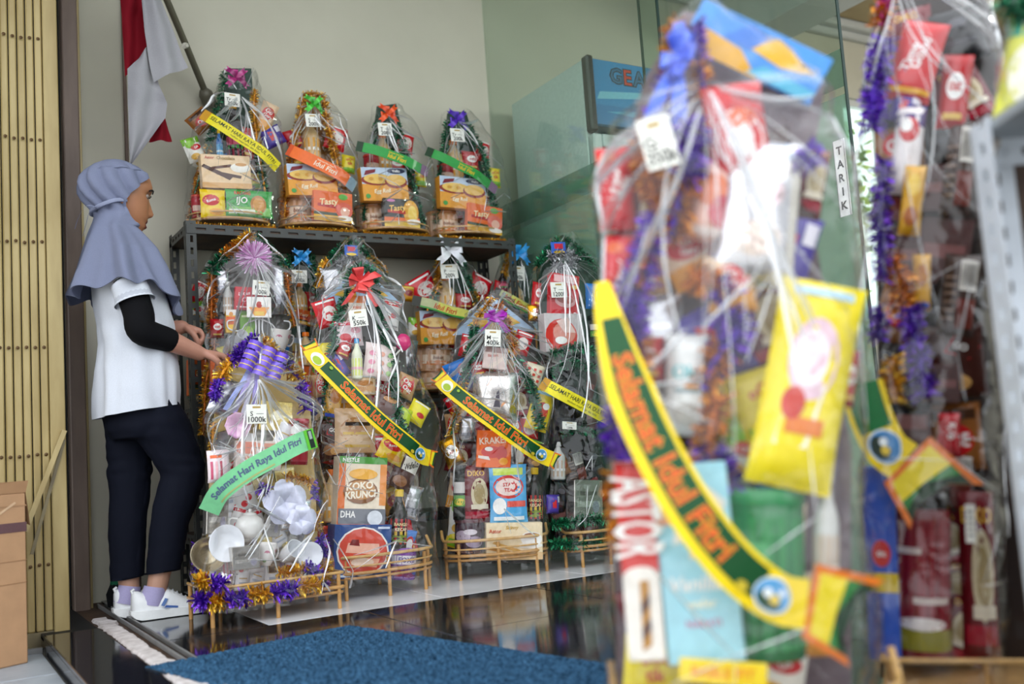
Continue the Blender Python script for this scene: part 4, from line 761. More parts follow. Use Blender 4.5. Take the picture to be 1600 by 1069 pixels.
# ------------------------------------------------------------------ product builders
def face_print(par,S,w,h,shapes,mat='paper'):
    if not shapes: return
    mb=MB(); paint(mb,S,w,h,shapes); mb.build('print',mat,par)
def build_item(root,it):
    key,x,y,z,w,h,d,tilt=it[:8]
    loc=(x,y,z); rot=(0,math.radians(tilt),0)
    if key.startswith('tag:'):
        a,b=key[4:].split('|')
        o=MB().box(-w/2,w/2,0,.0012,-h/2,h/2,'f0efe6').build('price_tag','paper',root,loc,rot,label='white price tag' if b else None)
        sh=[('r',.3,.8,.7,.9,'b89a58')]
        if b: sh+=[('t',a,.25,.52,.24,'20201e',.4,0,0,.01),('r',.48,.5,.85,.53,'8a8a86'),('t',b,.52,.22,.28,'20201e',.9,0,0,.01)]
        else: sh=bars(.2,.8,[.2,.35,.5,.65,.8],'6a6a64',.04)
        face_print(o,planeS(w,h),w,h,sh); return
    if key.startswith('bow_') or key in ('rosette_pink','flower_pink','petal_bow_white','cup_rack'):
        return bow(root,key,loc,rot,w,h)
    q=D[key]; kind,name,lab,cols,shapes=q[:5]; mat=q[5] if len(q)>5 else None
    pr={'label':lab} if lab else {}
    sd=abs(hash((round(x,2),round(z,2))))%97 if False else int(abs(x*131+z*71)*10)%97
    if kind=='box':
        o=MB().box(-w/2,w/2,0,d,-h/2,h/2,cols[0],b=min(.002,d*.3)).build(name,mat or 'paper',root,loc,rot,smooth=20,**pr)
        face_print(o,planeS(w,h),w,h,shapes,mat or 'paper')
    elif kind=='bag':
        S=bagS(w,h,d,1,sd); B=bagS(w,h,d,-1,sd); mb=MB(); n,m=10,14
        g=lambda F:[F(i/n,j/m)[0] for j in range(m+1) for i in range(n+1)]
        fs=[(j*(n+1)+i,j*(n+1)+i+1,(j+1)*(n+1)+i+1,(j+1)*(n+1)+i) for j in range(m) for i in range(n)]
        mb.add(g(S),fs,cols[0]); mb.add(g(B),[f[::-1] for f in fs],cols[0])
        o=mb.build(name,mat or 'gloss',root,(x,y+d*.5,z),rot,smooth=180,**pr)
        face_print(o,S,w,h,shapes,mat or 'gloss')
    elif kind=='bottle':
        r=w/2; pf=[(.0,-.5),(.8,-.5),(1,-.47),(1,.05),(.92,.14),(.5,.26),(.36,.34),(.36,.42)]
        o=MB().lathe([(a*r,b*h) for a,b in pf],20,cols[0]).build(name,'gloss',root,(x,y+r,z),rot,smooth=40,**pr)
        MB().lathe([(.0,.38*h),(.46*r,.38*h),(.48*r,.4*h),(.48*r,.49*h),(.42*r,.5*h),(0,.5*h)],16,cols[1]).build('cap','gloss',o,smooth=40)
        mb=MB(); S0=cylS(lambda v:r*1.01,h*.42,PI*1.5); S=lambda u,v:(S0(u,v)[0]+V(0,0,-.2*h),S0(u,v)[1])
        paint(mb,S,PI*.75*r*2,h*.42,[('r',0,0,1,1,cols[2]),('r',0,.35,1,.5,cols[3])]+[s for s in shapes],.0003); mb.build('bottle_label','paper',o)
    elif kind=='can':
        r=w/2; big=h>.9*w
        pf=[(0,-.5),(.95,-.5),(1,-.48),(1,.42),(.99,.43)]
        o=MB().lathe([(a*r,b*h) for a,b in pf],28,cols[0]).build(name,'gloss',root,(x,y+r*.98,z),rot,smooth=40,**pr)
        MB().lathe([(0,.40*h),(1.03*r,.40*h),(1.05*r,.42*h),(1.05*r,.48*h),(1.0*r,.5*h),(0,.5*h)],28,cols[1]).build('lid','gloss',o,smooth=40)
        mb=MB(); S0=cylS(lambda v:r*1.005,h*.8,PI*.95); S=lambda u,v:(S0(u,v)[0]+V(0,0,-.05*h),S0(u,v)[1])
        paint(mb,S,PI*.5*r*2*.95,h*.8,[('r',0,.02,1,.98,cols[2]),('r',0,.02,1,.07,cols[3])]+list(shapes),.0003); mb.build('can_label','paper',o)
    elif kind=='cup':
        r=w*.42; lie=1.15 if 'side' in key else .15
        pf=[(.0,-.45),(.55,-.45),(.6,-.4),(.85,-.1),(1,.5),(.95,.5),(.8,-.08),(.5,-.36),(0,-.36)]
        o=MB().lathe([(a*r,b*h) for a,b in pf],22,cols[0]).build(name,mat or 'china',root,(x,y+r,z),(lie,math.radians(tilt),.3),smooth=60,**pr)
        mb=MB(); mb.tube(catmull([(.88*r,0,.3*h),(1.35*r,0,.28*h),(1.4*r,0,0),(1.1*r,0,-.2*h),(.75*r,0,-.18*h)],4),r*.09,6,cols[0]); mb.build('handle',mat or 'china',o,smooth=60)
        if shapes:
            S=cylS(lambda v:r*(.62+.38*v)*1.02,h*.85,PI*.9); face_print(o,S,PI*.5*r*2*.9,h*.85,shapes,'china')
    elif kind=='plate':
        r=h/2; sx=max(w/h,.3)
        mb=MB().lathe([(0,0),(.5,0),(.62,.06),(1,.16),(.98,.19),(.6,.1),(.5,.05),(0,.05)] and [(a*r,b*r) for a,b in [(0,0),(.5,0),(.62,.06),(1,.16),(.98,.19),(.6,.1),(.5,.05),(0,.05)]],26,cols[0])
        mb.build(name,mat or 'china',root,(x,y+.02,z),(PI/2-.15,math.acos(min(1,sx))*(1 if x<0 else -1),0),smooth=60,**pr)
    elif kind=='bowl':
        r=w*.55
        MB().lathe([(a*r,b*r) for a,b in [(.0,-.7),(.4,-.68),(.8,-.4),(1,.1),(1.06,.14),(.96,.1),(.76,-.34),(.38,-.58),(0,-.6)]],26,cols[0]).build(name,mat or 'china',root,(x,y+r*.6,z),(1.2,-.4,0),smooth=60,**pr)
    elif kind=='teapot':
        r=min(w,h)*.42
        o=MB().lathe([(a*r,b*r) for a,b in [(0,-.9),(.6,-.9),(.95,-.5),(1.05,0),(.9,.5),(.5,.78),(0,.8)]],24,cols[0]).build(name,'china',root,(x,y+r,z),rot,smooth=60,**pr)
        MB().lathe([(a*r,b*r) for a,b in [(0,.76),(.52,.76),(.45,.9),(.12,.98),(.16,1.08),(.1,1.2),(0,1.22)]],18,cols[0]).build('lid','china',o,smooth=60)
        MB().tube(catmull([(.9*r,0,-.2*r),(1.3*r,0,0),(1.45*r,0,.45*r),(1.7*r,0,.6*r)],4),[.2*r]*5+[.16*r]*4+[.12*r]*4,8,cols[0]).build('spout','china',o,smooth=60)
        MB().tube(catmull([(-.9*r,0,.5*r),(-1.45*r,0,.5*r),(-1.5*r,0,-.1*r),(-.95*r,0,-.4*r)],5),.09*r,8,cols[0]).build('handle','china',o,smooth=60)
    elif kind=='lolly':
        o=MB().lathe([(a*w*.5,b*w*.5) for a,b in [(0,-1),(.6,-.8),(1,0),(.6,.8),(0,1)]],16,cols[0],sy=.5).build(name,'gloss',root,loc,rot,smooth=60,**pr)
        MB().tube([(0,0,-w*.4),(-w*.5,0,-h*1.6)],.004,6,'e8e4e0').build('stick','gloss',o)
def loopstrip(mb,a,L,w,col,tw=0,lift=.5,depth=0):
    # one ribbon loop leaving the knot at angle a (x,z plane) and coming back
    d=V(math.cos(a),0,math.sin(a)); s=V(-math.sin(a),0,math.cos(a)); P=[];Wd=[]
    n=9
    for i in range(n+1):
        t=i/n; r=math.sin(PI*t)**.8*L; yy=-(.004+depth)-lift*L*(math.sin(PI*t)*(1-t)*1.3)
        wid=w*(.35+.65*math.sin(PI*t)**.7); P.append(d*r*(1-.12*t)+V(0,yy,0)+s*(.1*w*math.sin(PI*t))); Wd.append((s*math.cos(tw)+V(0,math.sin(tw),0))*wid)
    mb.strip(P,Wd,col)
def bow(root,key,loc,rot,w,h):
    L=max(w,h)*.5; k=key[4:]
    if key=='rosette_pink':
        mb=MB()
        for i in range(280):
            a=random.uniform(0,2*PI); e=random.uniform(-.2,1.1); d=V(math.cos(a)*math.cos(e*.9),-math.sin(max(e,0))*.6,math.sin(a)*math.cos(e*.9)); l=L*random.uniform(.8,1.0); s=d.orthogonal().normalized()
            s.rotate(Matrix.Rotation(random.uniform(0,6.28),3,d)); mb.strip([d*l*.05,d*l*.6,d*l],[s*.002,s*.006,s*.004],random.choice(['d89ad0','e0b0dc','c884c0','ecd0ec']))
        mb.build('pompom_bow','ribbon',root,loc,rot,kind='stuff',label='pink pompom rosette bow'); return
    if key=='flower_pink':
        mb=MB()
        for i in range(9): loopstrip(mb,i*.7,L,L*.7,random.choice(['e8b8d8','f0c8e0','d8a0cc']),lift=.4)
        mb.build('ribbon_flower','ribbon',root,loc,rot,smooth=180,label='pale pink ribbon flower'); return
    if key=='petal_bow_white':
        for i in range(5):
            mb=MB(); a=.5+i*1.257; d=V(math.cos(a),0,math.sin(a)); s=V(-math.sin(a),0,math.cos(a))
            P=[d*L*t+V(0,-.02*math.sin(PI*t),0) for t in (0,.2,.45,.7,.9,1)]; mb.strip(P,[s*L*q for q in (.1,.5,.85,.9,.6,.1)],'d2d4ea')
            mb.build('ribbon_petal','ribbon',root,loc,rot,smooth=180)
        return
    if key=='cup_rack':
        mb=MB(); r=.003; c='e6e6ea'
        for sx in (-1,1):
            mb.tube(catmull([(0,0,h*.4),(sx*w*.2,0,h*.25),(sx*w*.3,0,h*.05),(sx*w*.48,0,h*.1),(sx*w*.5,0,h*.3),(sx*w*.4,0,h*.34)],5),r,6,c)
            mb.tube(catmull([(sx*w*.06,0,h*.45),(sx*w*.06,0,0),(sx*w*.2,0,-h*.4)],5),r,6,c)
        mb.tube([(0,0,h*.5),(0,0,-h*1.6)],r,6,c); mb.build('cup_rack','steel',root,loc,rot,smooth=60,label='white wire cup rack'); return
    if k=='weave':
        c=BOW['weave']
        for i in range(3):
            for j in range(3):
                mb=MB(); px=(i-1)*w*.34; pz=(j-1)*h*.36; s=w*.17
                P=[V(px-s,-.004,pz),V(px-s*.7,-.02,pz),V(px,-.028,pz),V(px+s*.7,-.02,pz),V(px+s,-.004,pz)]
                mb.strip(P,V(0,0,h*.3),random.choice(c)); mb.strip([p+V(0,-.0008,0) for p in P],V(0,0,.003),'d8b858')
                mb.build('ribbon_loop','ribbon',root,loc,rot,smooth=180)
        return
    if k=='weave_tail':
        for i in range(4):
            mb=MB(); dx=(i-1.5)*w*.28; P=[V(dx*.3,0,h*.5),V(dx*.6,-.01,h*.15),V(dx,-.012,-h*.2),V(dx*1.25,-.005,-h*.5)]
            mb.strip(P,V(w*.2,0,0),['a8b4ec','b8a8e4','e4e0f0','9a88dc'][i]); mb.build('ribbon_tail','ribbon',root,loc,rot,smooth=180)
        return
    c=BOW[k]; mb=MB()
    if k in ('coral','blue','magenta_s'):
        for i in range(9):
            a=i*2.4+random.uniform(-.3,.3)
            q=random.uniform(.55,.95); mx=MB(); loopstrip(mx,a,L*q,L*.55,random.choice(c),tw=random.uniform(-.6,.6),lift=random.uniform(.3,.8))
            mb.add([(p[0]*w/(2*L),p[1],p[2]*h/(2*L)) for p in mx.v],mx.f,mx.c)
        mb.build('ribbon_bow','ribbon',root,loc,rot,smooth=180,label='%s ribbon bow'%{'coral':'coral-pink','blue':'blue','magenta_s':'magenta'}[k])
        tl=MB()
        for sx in (-1,1): tl.strip([V(0,-.01,0),V(sx*w*.22,-.012,-h*.45),V(sx*w*.42,-.006,-h*.85)],[V(L*.16,0,L*.06),V(L*.32,0,L*.1),V(L*.3,0,L*.12)],c[1])
        tl.build('ribbon_tail','ribbon',root,loc,rot,smooth=180); return
    for i,a in enumerate((.75,2.4,3.85,5.55,1.57,.1,3.2)):
        tail=i in (2,3); l=L*(1.05 if i<4 else .7)
        if tail or i<2:
            d=V(math.cos(a),0,math.sin(a)); s=V(-math.sin(a),0,math.cos(a)); wd=L*.36
            P=[d*l*t+V(0,-.012-.02*math.sin(PI*t),0) for t in (0,.3,.6,.85)]
            mb.strip(P,[s*wd*.5,s*wd,s*wd*1.05,s*wd*1.1],c[i%2])
            e=P[-1]; mb.add([e-s*wd*.55,e,e-s*wd*.5+d*l*.2],[(0,1,2)],c[0]); mb.add([e,e+s*wd*.55,e+s*wd*.5+d*l*.2],[(0,1,2)],c[1])
        else: loopstrip(mb,a,l,L*.45,c[i%2],lift=.6)
    mb.build('ribbon_bow','ribbon',root,loc,rot,smooth=180)
def tinsel(root,pts,cols,rad):
    P=catmull(pts,6) if len(pts)>1 else [Vector(p) for p in pts]; cl=cols.split(); mb=MB(); tot=sum((P[i+1]-P[i]).length for i in range(len(P)-1))
    mb.tube(P,rad*.28,6,TIN[cl[0]][1]); n=int(max(140,tot*2200)); acc=[0]
    for i in range(len(P)-1): acc.append(acc[-1]+(P[i+1]-P[i]).length)
    for k in range(n):
        s=random.random()*tot; i=0
        while i<len(P)-2 and acc[i+1]<s: i+=1
        f=(s-acc[i])/max(acc[i+1]-acc[i],1e-6); p=P[i].lerp(P[i+1],f); t=(P[i+1]-P[i]).normalized()
        c=cl[min(len(cl)-1,int(s/tot*len(cl)))]; col=random.choice(TIN[c])
        a=random.uniform(0,2*PI); o=t.orthogonal().normalized(); b=t.cross(o); d=(o*math.cos(a)+b*math.sin(a)+t*random.uniform(-.7,.7)).normalized()
        l=rad*random.uniform(.6,1.1); sd=d.orthogonal().normalized(); sd.rotate(Matrix.Rotation(random.uniform(0,6.3),3,d)); wd=max(.0024,rad*.15)
        q=p+d*l; q2=q+(d.lerp(V(0,0,-1),.5))*l*.25
        mb.add([p-sd*wd/2,p+sd*wd/2,q+sd*wd/2,q-sd*wd/2,q2],[(0,1,2,3),(3,2,4)],col)
    mb.build('tinsel_garland','tinsel',root,kind='stuff')
BOARD={'dark_green':('14382a','paper'),'dark_gold':('8a5a14','paper'),'silver_card':('6c6a68','paper'),'sky_print':('4a4440','paper'),'gold_card':('cdb070','paper'),'backing_card':('7a6a70','paper'),'dark_brown':('2c211e','paper')}
def board(root,pts,style):
    col,mt=BOARD[style]; n=len(pts); y=pts[0][1]; vs=[(p[0],y,p[2]) for p in pts]+[(p[0],y+.004,p[2]) for p in pts]
    fs=[tuple(range(n))[::-1],tuple(range(n,2*n))]+[(i,(i+1)%n,n+(i+1)%n,n+i) for i in range(n)]
    o=MB().add(vs,fs,col).build('backing_board',mt,root)
    if style=='sky_print':
        xs=[p[0] for p in pts]; zs=[p[2] for p in pts]; zt=max(zs); xc=pts[0][0]; mb=MB(); hh=.17
        prt=[(xc-.10,zt-hh,xc-.015,zt-.05),(xc+.02,zt-.05,xc+.13,zt-hh)]
        tri=MB()
        for sx in (-1,1):
            tri.add([(xc,y-.003,zt-.01),(xc+sx*.17,y-.003,zt-.165),(xc+sx*.0,y-.003,zt-.165)],[(0,1,2)],'a8c4e0')
            tri.add([(xc+sx*.03,y-.004,zt-.07),(xc+sx*.11,y-.004,zt-.13),(xc+sx*.02,y-.004,zt-.14)],[(0,1,2)],'e0b040')
            tri.add([(xc+sx*.06,y-.005,zt-.12),(xc+sx*.1,y-.005,zt-.13),(xc+sx*.05,y-.005,zt-.145)],[(0,1,2)],'c8b858')
        tri.build('print','paper',o)
BAN={
'yellow_hari':('e8d820',None,[('t','SELAMAT HARI RAYA IDUL FITRI',.52,.62,.34,'22301c',.84,0,.15,.01),('t','mohon maaf lahir dan batin',.55,.25,.18,'3a4420',.62,0,.2,.0),('r',0,0,.08,1,'c8901c')]),
'orange_idul':('ee7030',None,[('t','Selamat Hari Raya',.5,.76,.18,'f8d8b8',.6,0,.2),('t','Idul Fitri',.52,.42,.4,'f6e0c8',.6,0,.2),('r',.86,0,1,1,'8aa0b0'),('r',0,0,.05,1,'d05020')]),
'green_idul':('2f9a44',None,[('r',.06,.02,.9,.98,'2f9a44'),('t','Selamat Hari Raya',.5,.74,.2,'e0c820',.55,0,.2),('t','Idul Fitri',.52,.4,.4,'e8c020',.62,0,.2),('r',.0,0,.08,1,'1c3a20'),('r',.88,0,1,1,'8a6a8a')]),
'pale_idul':('b8bc8c',None,[('r',0,0,1,.16,'3a9a3a'),('r',.3,.16,.7,.95,'dcd86a'),('t','Idul Fitri',.4,.5,.5,'c84028',.5,0,.2),('r',0,0,.1,1,'2a2a1e'),('r',.7,.3,.92,.8,'a0a8c0')]),
'mint':('84d49a',None,[('t','Selamat Hari Raya Idul Fitri',.48,.55,.42,'5a6a8a',.86,0,.1,.03),('r',.1,.12,.6,.2,'b0b878'),('r',.9,.0,1,1,'6acb3c'),('r',.93,.05,.98,.95,'22302a'),('r',.94,.5,.97,.9,'a8b8b0')]),
'selamat':('f2d212','0d5a2c',[('r',.12,.22,.875,.9,'07481f'),('t','Selamat Idul Fitri',.5,.56,.5,'f0c020',.66,0,.0,.03),('t','Selamat Idul Fitri',.5,.56,.5,'d83a22',.66,0,.0,.008),('e',.07,.5,.045,.36,'f0f0e0'),('e',.075,.42,.03,.22,'a8c030'),('e',.91,.5,.047,.37,'dfeaf0'),('e',.91,.5,.043,.33,'5c9fd0'),('p',[(.876,.36),(.884,.56),(.893,.42),(.902,.62),(.912,.44),(.924,.58),(.932,.38),(.942,.42),(.930,.24),(.905,.18),(.885,.25)],'2c4a30'),('e',.897,.5,.012,.1,'e8eef0'),('e',.918,.44,.012,.1,'e6c84a'),('e',.928,.62,.010,.07,'eef4f8'),('e',.16,.7,.012,.09,'8cb030'),('e',.84,.3,.014,.1,'c8b030')]),
}
BAN['selamat_big']=BAN['selamat']; BAN['selamat_end']=BAN['selamat']
def banner(root,pts,w,style):
    P=catmull(pts,10); base,_,shapes=BAN[style]; acc=[0]
    for i in range(len(P)-1): acc.append(acc[-1]+(P[i+1]-P[i]).length)
    T=acc[-1]; Q=[];X=[];Nn=[]
    m=40
    for k in range(m+1):
        s=T*k/m; i=0
        while i<len(P)-2 and acc[i+1]<s: i+=1
        f=(s-acc[i])/max(acc[i+1]-acc[i],1e-6); p=P[i].lerp(P[i+1],f); Q.append(p)
    for k in range(m+1):
        t=(Q[min(k+1,m)]-Q[max(k-1,0)]).normalized(); n=V(0,-1,0); n=(n-t*n.dot(t)).normalized(); x=t.cross(n)
        x=-x if x.z<0 else x; X.append(x); Nn.append(n)
    wf=lambda u:(.3+.7*min(1,(u/.32))**.8) if style=='selamat_big' else 1.
    def S(u,v):
        g=min(max(u,0),1)*m; i=min(int(g),m-1); f=g-i
        return Q[i].lerp(Q[i+1],f)+X[i].lerp(X[i+1],f)*(v-.5)*w*wf(u),Nn[i].lerp(Nn[i+1],f).normalized()
    mb=MB(); vs=[];fs=[]
    for k in range(m+1):
        for v in (0,1):
            p,n=S(k/m,v); vs+=[p,p-n*.0009]
    for k in range(m):
        a=4*k;b=a+4; fs+=[(a,b,b+2,a+2),(a+1,a+3,b+3,b+1),(a,a+1,b+1,b),(a+2,b+2,b+3,a+3)]
    o=mb.add(vs,fs,base).build('sash','paper',root,smooth=40)
    if style=='selamat_end': shapes=[('r',.0,.12,.55,.88,'0f6a34'),('e',.75,.5,.2,.38,'dfeaf0'),('e',.75,.5,.18,.34,'4a88c0'),('p',[(.6,.36),(.64,.56),(.68,.42),(.72,.62),(.77,.44),(.82,.58),(.86,.38),(.88,.36),(.82,.22),(.74,.17),(.65,.24)],'22342a'),('e',.7,.52,.05,.1,'e8eef0'),('e',.79,.45,.05,.1,'e6c84a')]
    if style=='selamat_big': shapes=[s for s in shapes if not (s[0]=='e' and s[1]<.2)]
    mb=MB(); paint(mb,S,T,w,shapes,.0009); mb.build('lettering','paper',o)
    if style.startswith('selamat'):
        ends=[(1,1)] if style!='selamat' else [(1,1),(0,-1)]
        for u,sg in ends:
            c,n=S(u,.5); t=(Q[m]-Q[m-1]).normalized() if u else (Q[1]-Q[0]).normalized(); x=X[m] if u else X[0]; t=t*sg
            def poly(pp,e): return [c+t*(a*w*K_)+x*(b*w*(K_*.85+.15))+n*e for a,b in pp]
            K_=1.7 if style!='selamat' else 1.0; tl=MB(); q=[(-.02,-.42),(.62,-.72),(.36,-.1),(.95,.42),(.05,.52)] if style!='selamat' else [(-.02,-.4),(.4,-.55),(.25,.0),(.55,.5),(.05,.5)]
            k=len(q); f=poly(q,.0); b=poly(q,-.0012); tl.add(f+b,[tuple(range(k)),tuple(range(k,2*k))[::-1]]+[(i,(i+1)%k,k+(i+1)%k,k+i) for i in range(k)],'e0741c')
            cx=sum(a for a,_ in q)/k; cy=sum(b_ for _,b_ in q)/k
            sh=[(cx+(a-cx)*.8,cy+(b_-cy)*.82) for a,b_ in q]
            tl.add(poly(sh,.0008),[tuple(range(k))],'e8d01c')
            g1=[sh[1],sh[2],sh[3],((sh[3][0]+sh[4][0])/2,(sh[3][1]+sh[4][1])/2),((sh[1][0]+sh[0][0])/2,(sh[1][1]+sh[0][1])/2)]
            tl.add(poly(g1,.0014),[(0,1,4),(1,2,3),(1,3,4)],'2a7a34'); g2=[sh[1],sh[2],sh[3],((sh[3][0]*3+sh[4][0])/4,(sh[3][1]*3+sh[4][1])/4),((sh[1][0]*3+sh[0][0])/4,(sh[1][1]*3+sh[0][1])/4)]
            tl.add(poly(g2,.002),[(0,1,4),(1,2,3),(1,3,4)],'0c3418')
            tl.build('sash_tail','paper',o)
def tri(x): x=x/(2*PI); return abs(2*(x-math.floor(x+.5)))*2-1
def film(root,rows,knot,Dd,seed,amp):
    rnd=random.Random(seed); z0=rows[0][0]; z1=rows[-1][0]; n=96; m=84; H=z1-z0
    folds=[(V(rnd.uniform(-1,1),rnd.uniform(-.5,.5),rnd.uniform(-1,1)).normalized()*rnd.uniform(12,45),rnd.uniform(0,6.28),rnd.uniform(.4,1)) for _ in range(8)]
    kx,kz=knot; rad=[(rnd.uniform(4,9),rnd.uniform(0,6.28)) for _ in range(2)]
    def row(z):
        for a,b in zip(rows,rows[1:]):
            if z<=b[0] or b is rows[-1]:
                f=min(1,max(0,(z-a[0])/max(b[0]-a[0],1e-6))); return a[1]+(b[1]-a[1])*f,a[2]+(b[2]-a[2])*f
    def at(z,c,s):
        t=(z-z0)/H; xl,xr=row(z); xc=(xl+xr)/2; a=max((xr-xl)/2,.012); yf=Dd[0]*(1-.72*max(t,0)**1.3)+.02
        p=V(xc+a*math.copysign(abs(c)**.75,c),(.10 if s>0 else yf)*math.copysign(abs(s)**.75,s),z); nr=V(c/a,s/max(yf,.03),.35/max(yf,.03) if s<0 else 0).normalized()
        w=sum(q[2]*tri(q[0].dot(p)+q[1]) for q in folds)*.0038*amp
        dx,dz=p.x-kx,p.z-kz; dist=math.hypot(dx,dz); ang=math.atan2(dx,-dz)
        w+=amp*.013*min(1,dist/.12)*max(.15,1-dist/.75)*sum(tri(q[0]*ang*1.6+q[1]+1.2*noise.noise((ang,dist*2,seed))) for q in rad)*.5
        w+=.012*amp*noise.noise((p.x*6+seed,p.y*6,p.z*5))
        if s>.2: w*=.3
        return p+V(nr.x,nr.y,0)*(w*min(1,t*8)),nr
    rg=[[at(z0+H*i/m,math.cos(2*PI*j/n),math.sin(2*PI*j/n))[0] for j in range(n)] for i in range(m+1)]
    o=MB().rings(rg,'ffffff',cap=False).build('cellophane_wrap','film',root,smooth=28)
    # pinched folds of doubled film: from the knot and between random pinch points
    mb=MB()
    def front(x,z):
        z=min(max(z,z0+.02*H),z1-.01*H); xl,xr=row(z); xc=(xl+xr)/2; a=max((xr-xl)/2,.012); u=min(max((x-xc)/a,-.97),.97)
        c=math.copysign(abs(u)**(1/.75),u); return at(z,c,-math.sqrt(max(0,1-c*c)))
    def ridge(P,wd):
        k=len(P); vs=[]
        for i,(x,z) in enumerate(P):
            p,nr=front(x,z); d=V(P[min(i+1,k-1)][0]-P[max(i-1,0)][0],0,P[min(i+1,k-1)][1]-P[max(i-1,0)][1]); d=d.normalized() if d.length>1e-6 else V(0,0,1)
            sd=V(d.z,0,-d.x); w=wd*(.25+.75*math.sin(PI*(i+.5)/k))*rnd.uniform(.7,1.2); q=p+V(nr.x,nr.y,0)*.002
            vs+=[q-sd*w,q+V(nr.x,nr.y,.25).normalized()*w*.75,q+sd*w]
        mb.add(vs,[(3*i+a,3*i+a+1,3*i+a+4,3*i+a+3) for i in range(k-1) for a in (0,1)],'ffffff')
    W0=max(r[2]-r[1] for r in rows); sc=W0/.42
    for _ in range(int(17*amp+6)):
        a=rnd.gauss(0,1.0); L=H*rnd.uniform(.12,.5); st=rnd.uniform(.01,.05); b=rnd.uniform(-.5,.5)
        ridge([(kx+math.sin(a+b*t)*(st+L*t),kz-math.cos(a+b*t)*(st+L*t)) for t in [i/9 for i in range(10)]],sc*rnd.choice((.0012,.0016,.002,.003,.005,.007)))
    pts=[(rnd.uniform(-.4,.4)*W0,z0+H*rnd.uniform(.06,.62)) for _ in range(int(4*amp)+3)]
    for x,z in pts:
        for _ in range(rnd.randint(2,4)):
            a=rnd.uniform(0,6.28); L=rnd.uniform(.04,.16); ridge([(x+math.cos(a)*L*t,z+math.sin(a)*L*t) for t in [i/6 for i in range(7)]],sc*rnd.choice((.0012,.0018,.0026,.004)))
    mb.build('film_fold','fold',o,smooth=20,kind='stuff')
def tray(root,kind,w,d,leg,hang=0):
    c=lambda:random.choice(['b98a4e','a87a40','c49a5c'])
    a,b=w/2,d/2; nn=25
    def ring(z,s=1.0):
        pts=[]
        for i in range(nn):
            th=PI+PI*i/(nn-1); pts.append(V(a*s*math.copysign(abs(math.cos(th))**.8,math.cos(th)),b*s*math.copysign(abs(math.sin(th))**.7,math.sin(th)),z))
        return pts
    if kind=='rect': ring=lambda z,s=1.0:[V(-a*s,b,z),V(-a*s,0,z),V(-a*s,-b*s*.98,z),V(-a*s*.96,-b*s,z),V(0,-b*s,z),V(a*s*.96,-b*s,z),V(a*s,-b*s*.98,z),V(a*s,0,z),V(a*s,b,z)]
    if kind=='round': ring=lambda z,s=1.0:[V(a*s*math.cos(2*PI*i/28),b*s*math.sin(2*PI*i/28),z) for i in range(29)]
    base=ring(leg); pl=MB(); k=len(base)
    pl.add([V(p.x*.97,p.y*.97,leg-.002) for p in base]+[V(p.x*.97,p.y*.97,leg+.006) for p in base],[tuple(range(k))[::-1],tuple(range(k,2*k))]+[(i,(i+1)%k,k+(i+1)%k,k+i) for i in range(k)],'b08a58'); pl.build('base_board','cane',root)
    MB().tube(ring(leg+.004,1.0),.006,8,'b98a4e').build('rail','cane',root,smooth=60)
    if kind!='round':
        MB().tube(ring(leg-.012,.985),.005,8,'a87a40').build('rail','cane',root,smooth=60)
        if kind=='D':
            up=[p+V(0,0,0.015+.17*max(0,(p.y+b*.35)/b)**1.5) for p in ring(leg+.045,1.02)]; MB().tube(up,.006,8,'c49a5c').build('rail','cane',root,smooth=60)
            MB().tube(ring(leg+.028,1.01),.0035,8,'c49a5c').build('rail','cane',root,smooth=60)
        else: MB().tube(ring(leg+.05,1.0),.005,8,'c49a5c').build('rail','cane',root,smooth=60)
        rr=ring(0,.97); idx=[1,k//4,k//2,3*k//4,k-2] if kind=='D' else [0,3,4,5,8]
        for i in idx:
            p=rr[i]; MB().tube([(p.x,p.y,0),(p.x,p.y,leg+.05)],.007,8,'b98a4e').build('leg','cane',root,smooth=60)
    else:
        MB().tube(ring(leg+.03,1.02),.0035,6,'c49a5c').build('rail','cane',root,smooth=60)
        for i in (2,12,16,26):
            p=ring(0,.95)[i]; MB().tube([(p.x,p.y,0),(p.x,p.y,leg+.03)],.005,6,'b98a4e').build('leg','cane',root,smooth=60)
def build_hamper(h):
    root=thing('gift_hamper',h['label'],'gift hamper',h['loc'],h['rot'],'cellophane-wrapped gift hampers')
    tray(root,*h['tray'])
    for it in h['items']:
        k=it[0]
        if k=='#board': board(root,it[1],it[2])
        elif k=='#tinsel': tinsel(root,it[1],it[2],it[3])
        elif k=='#banner': banner(root,it[1],it[2],it[3])
        elif k=='#film': film(root,*it[1:6])
        else: build_item(root,it)
    return root
HAMPERS=[]
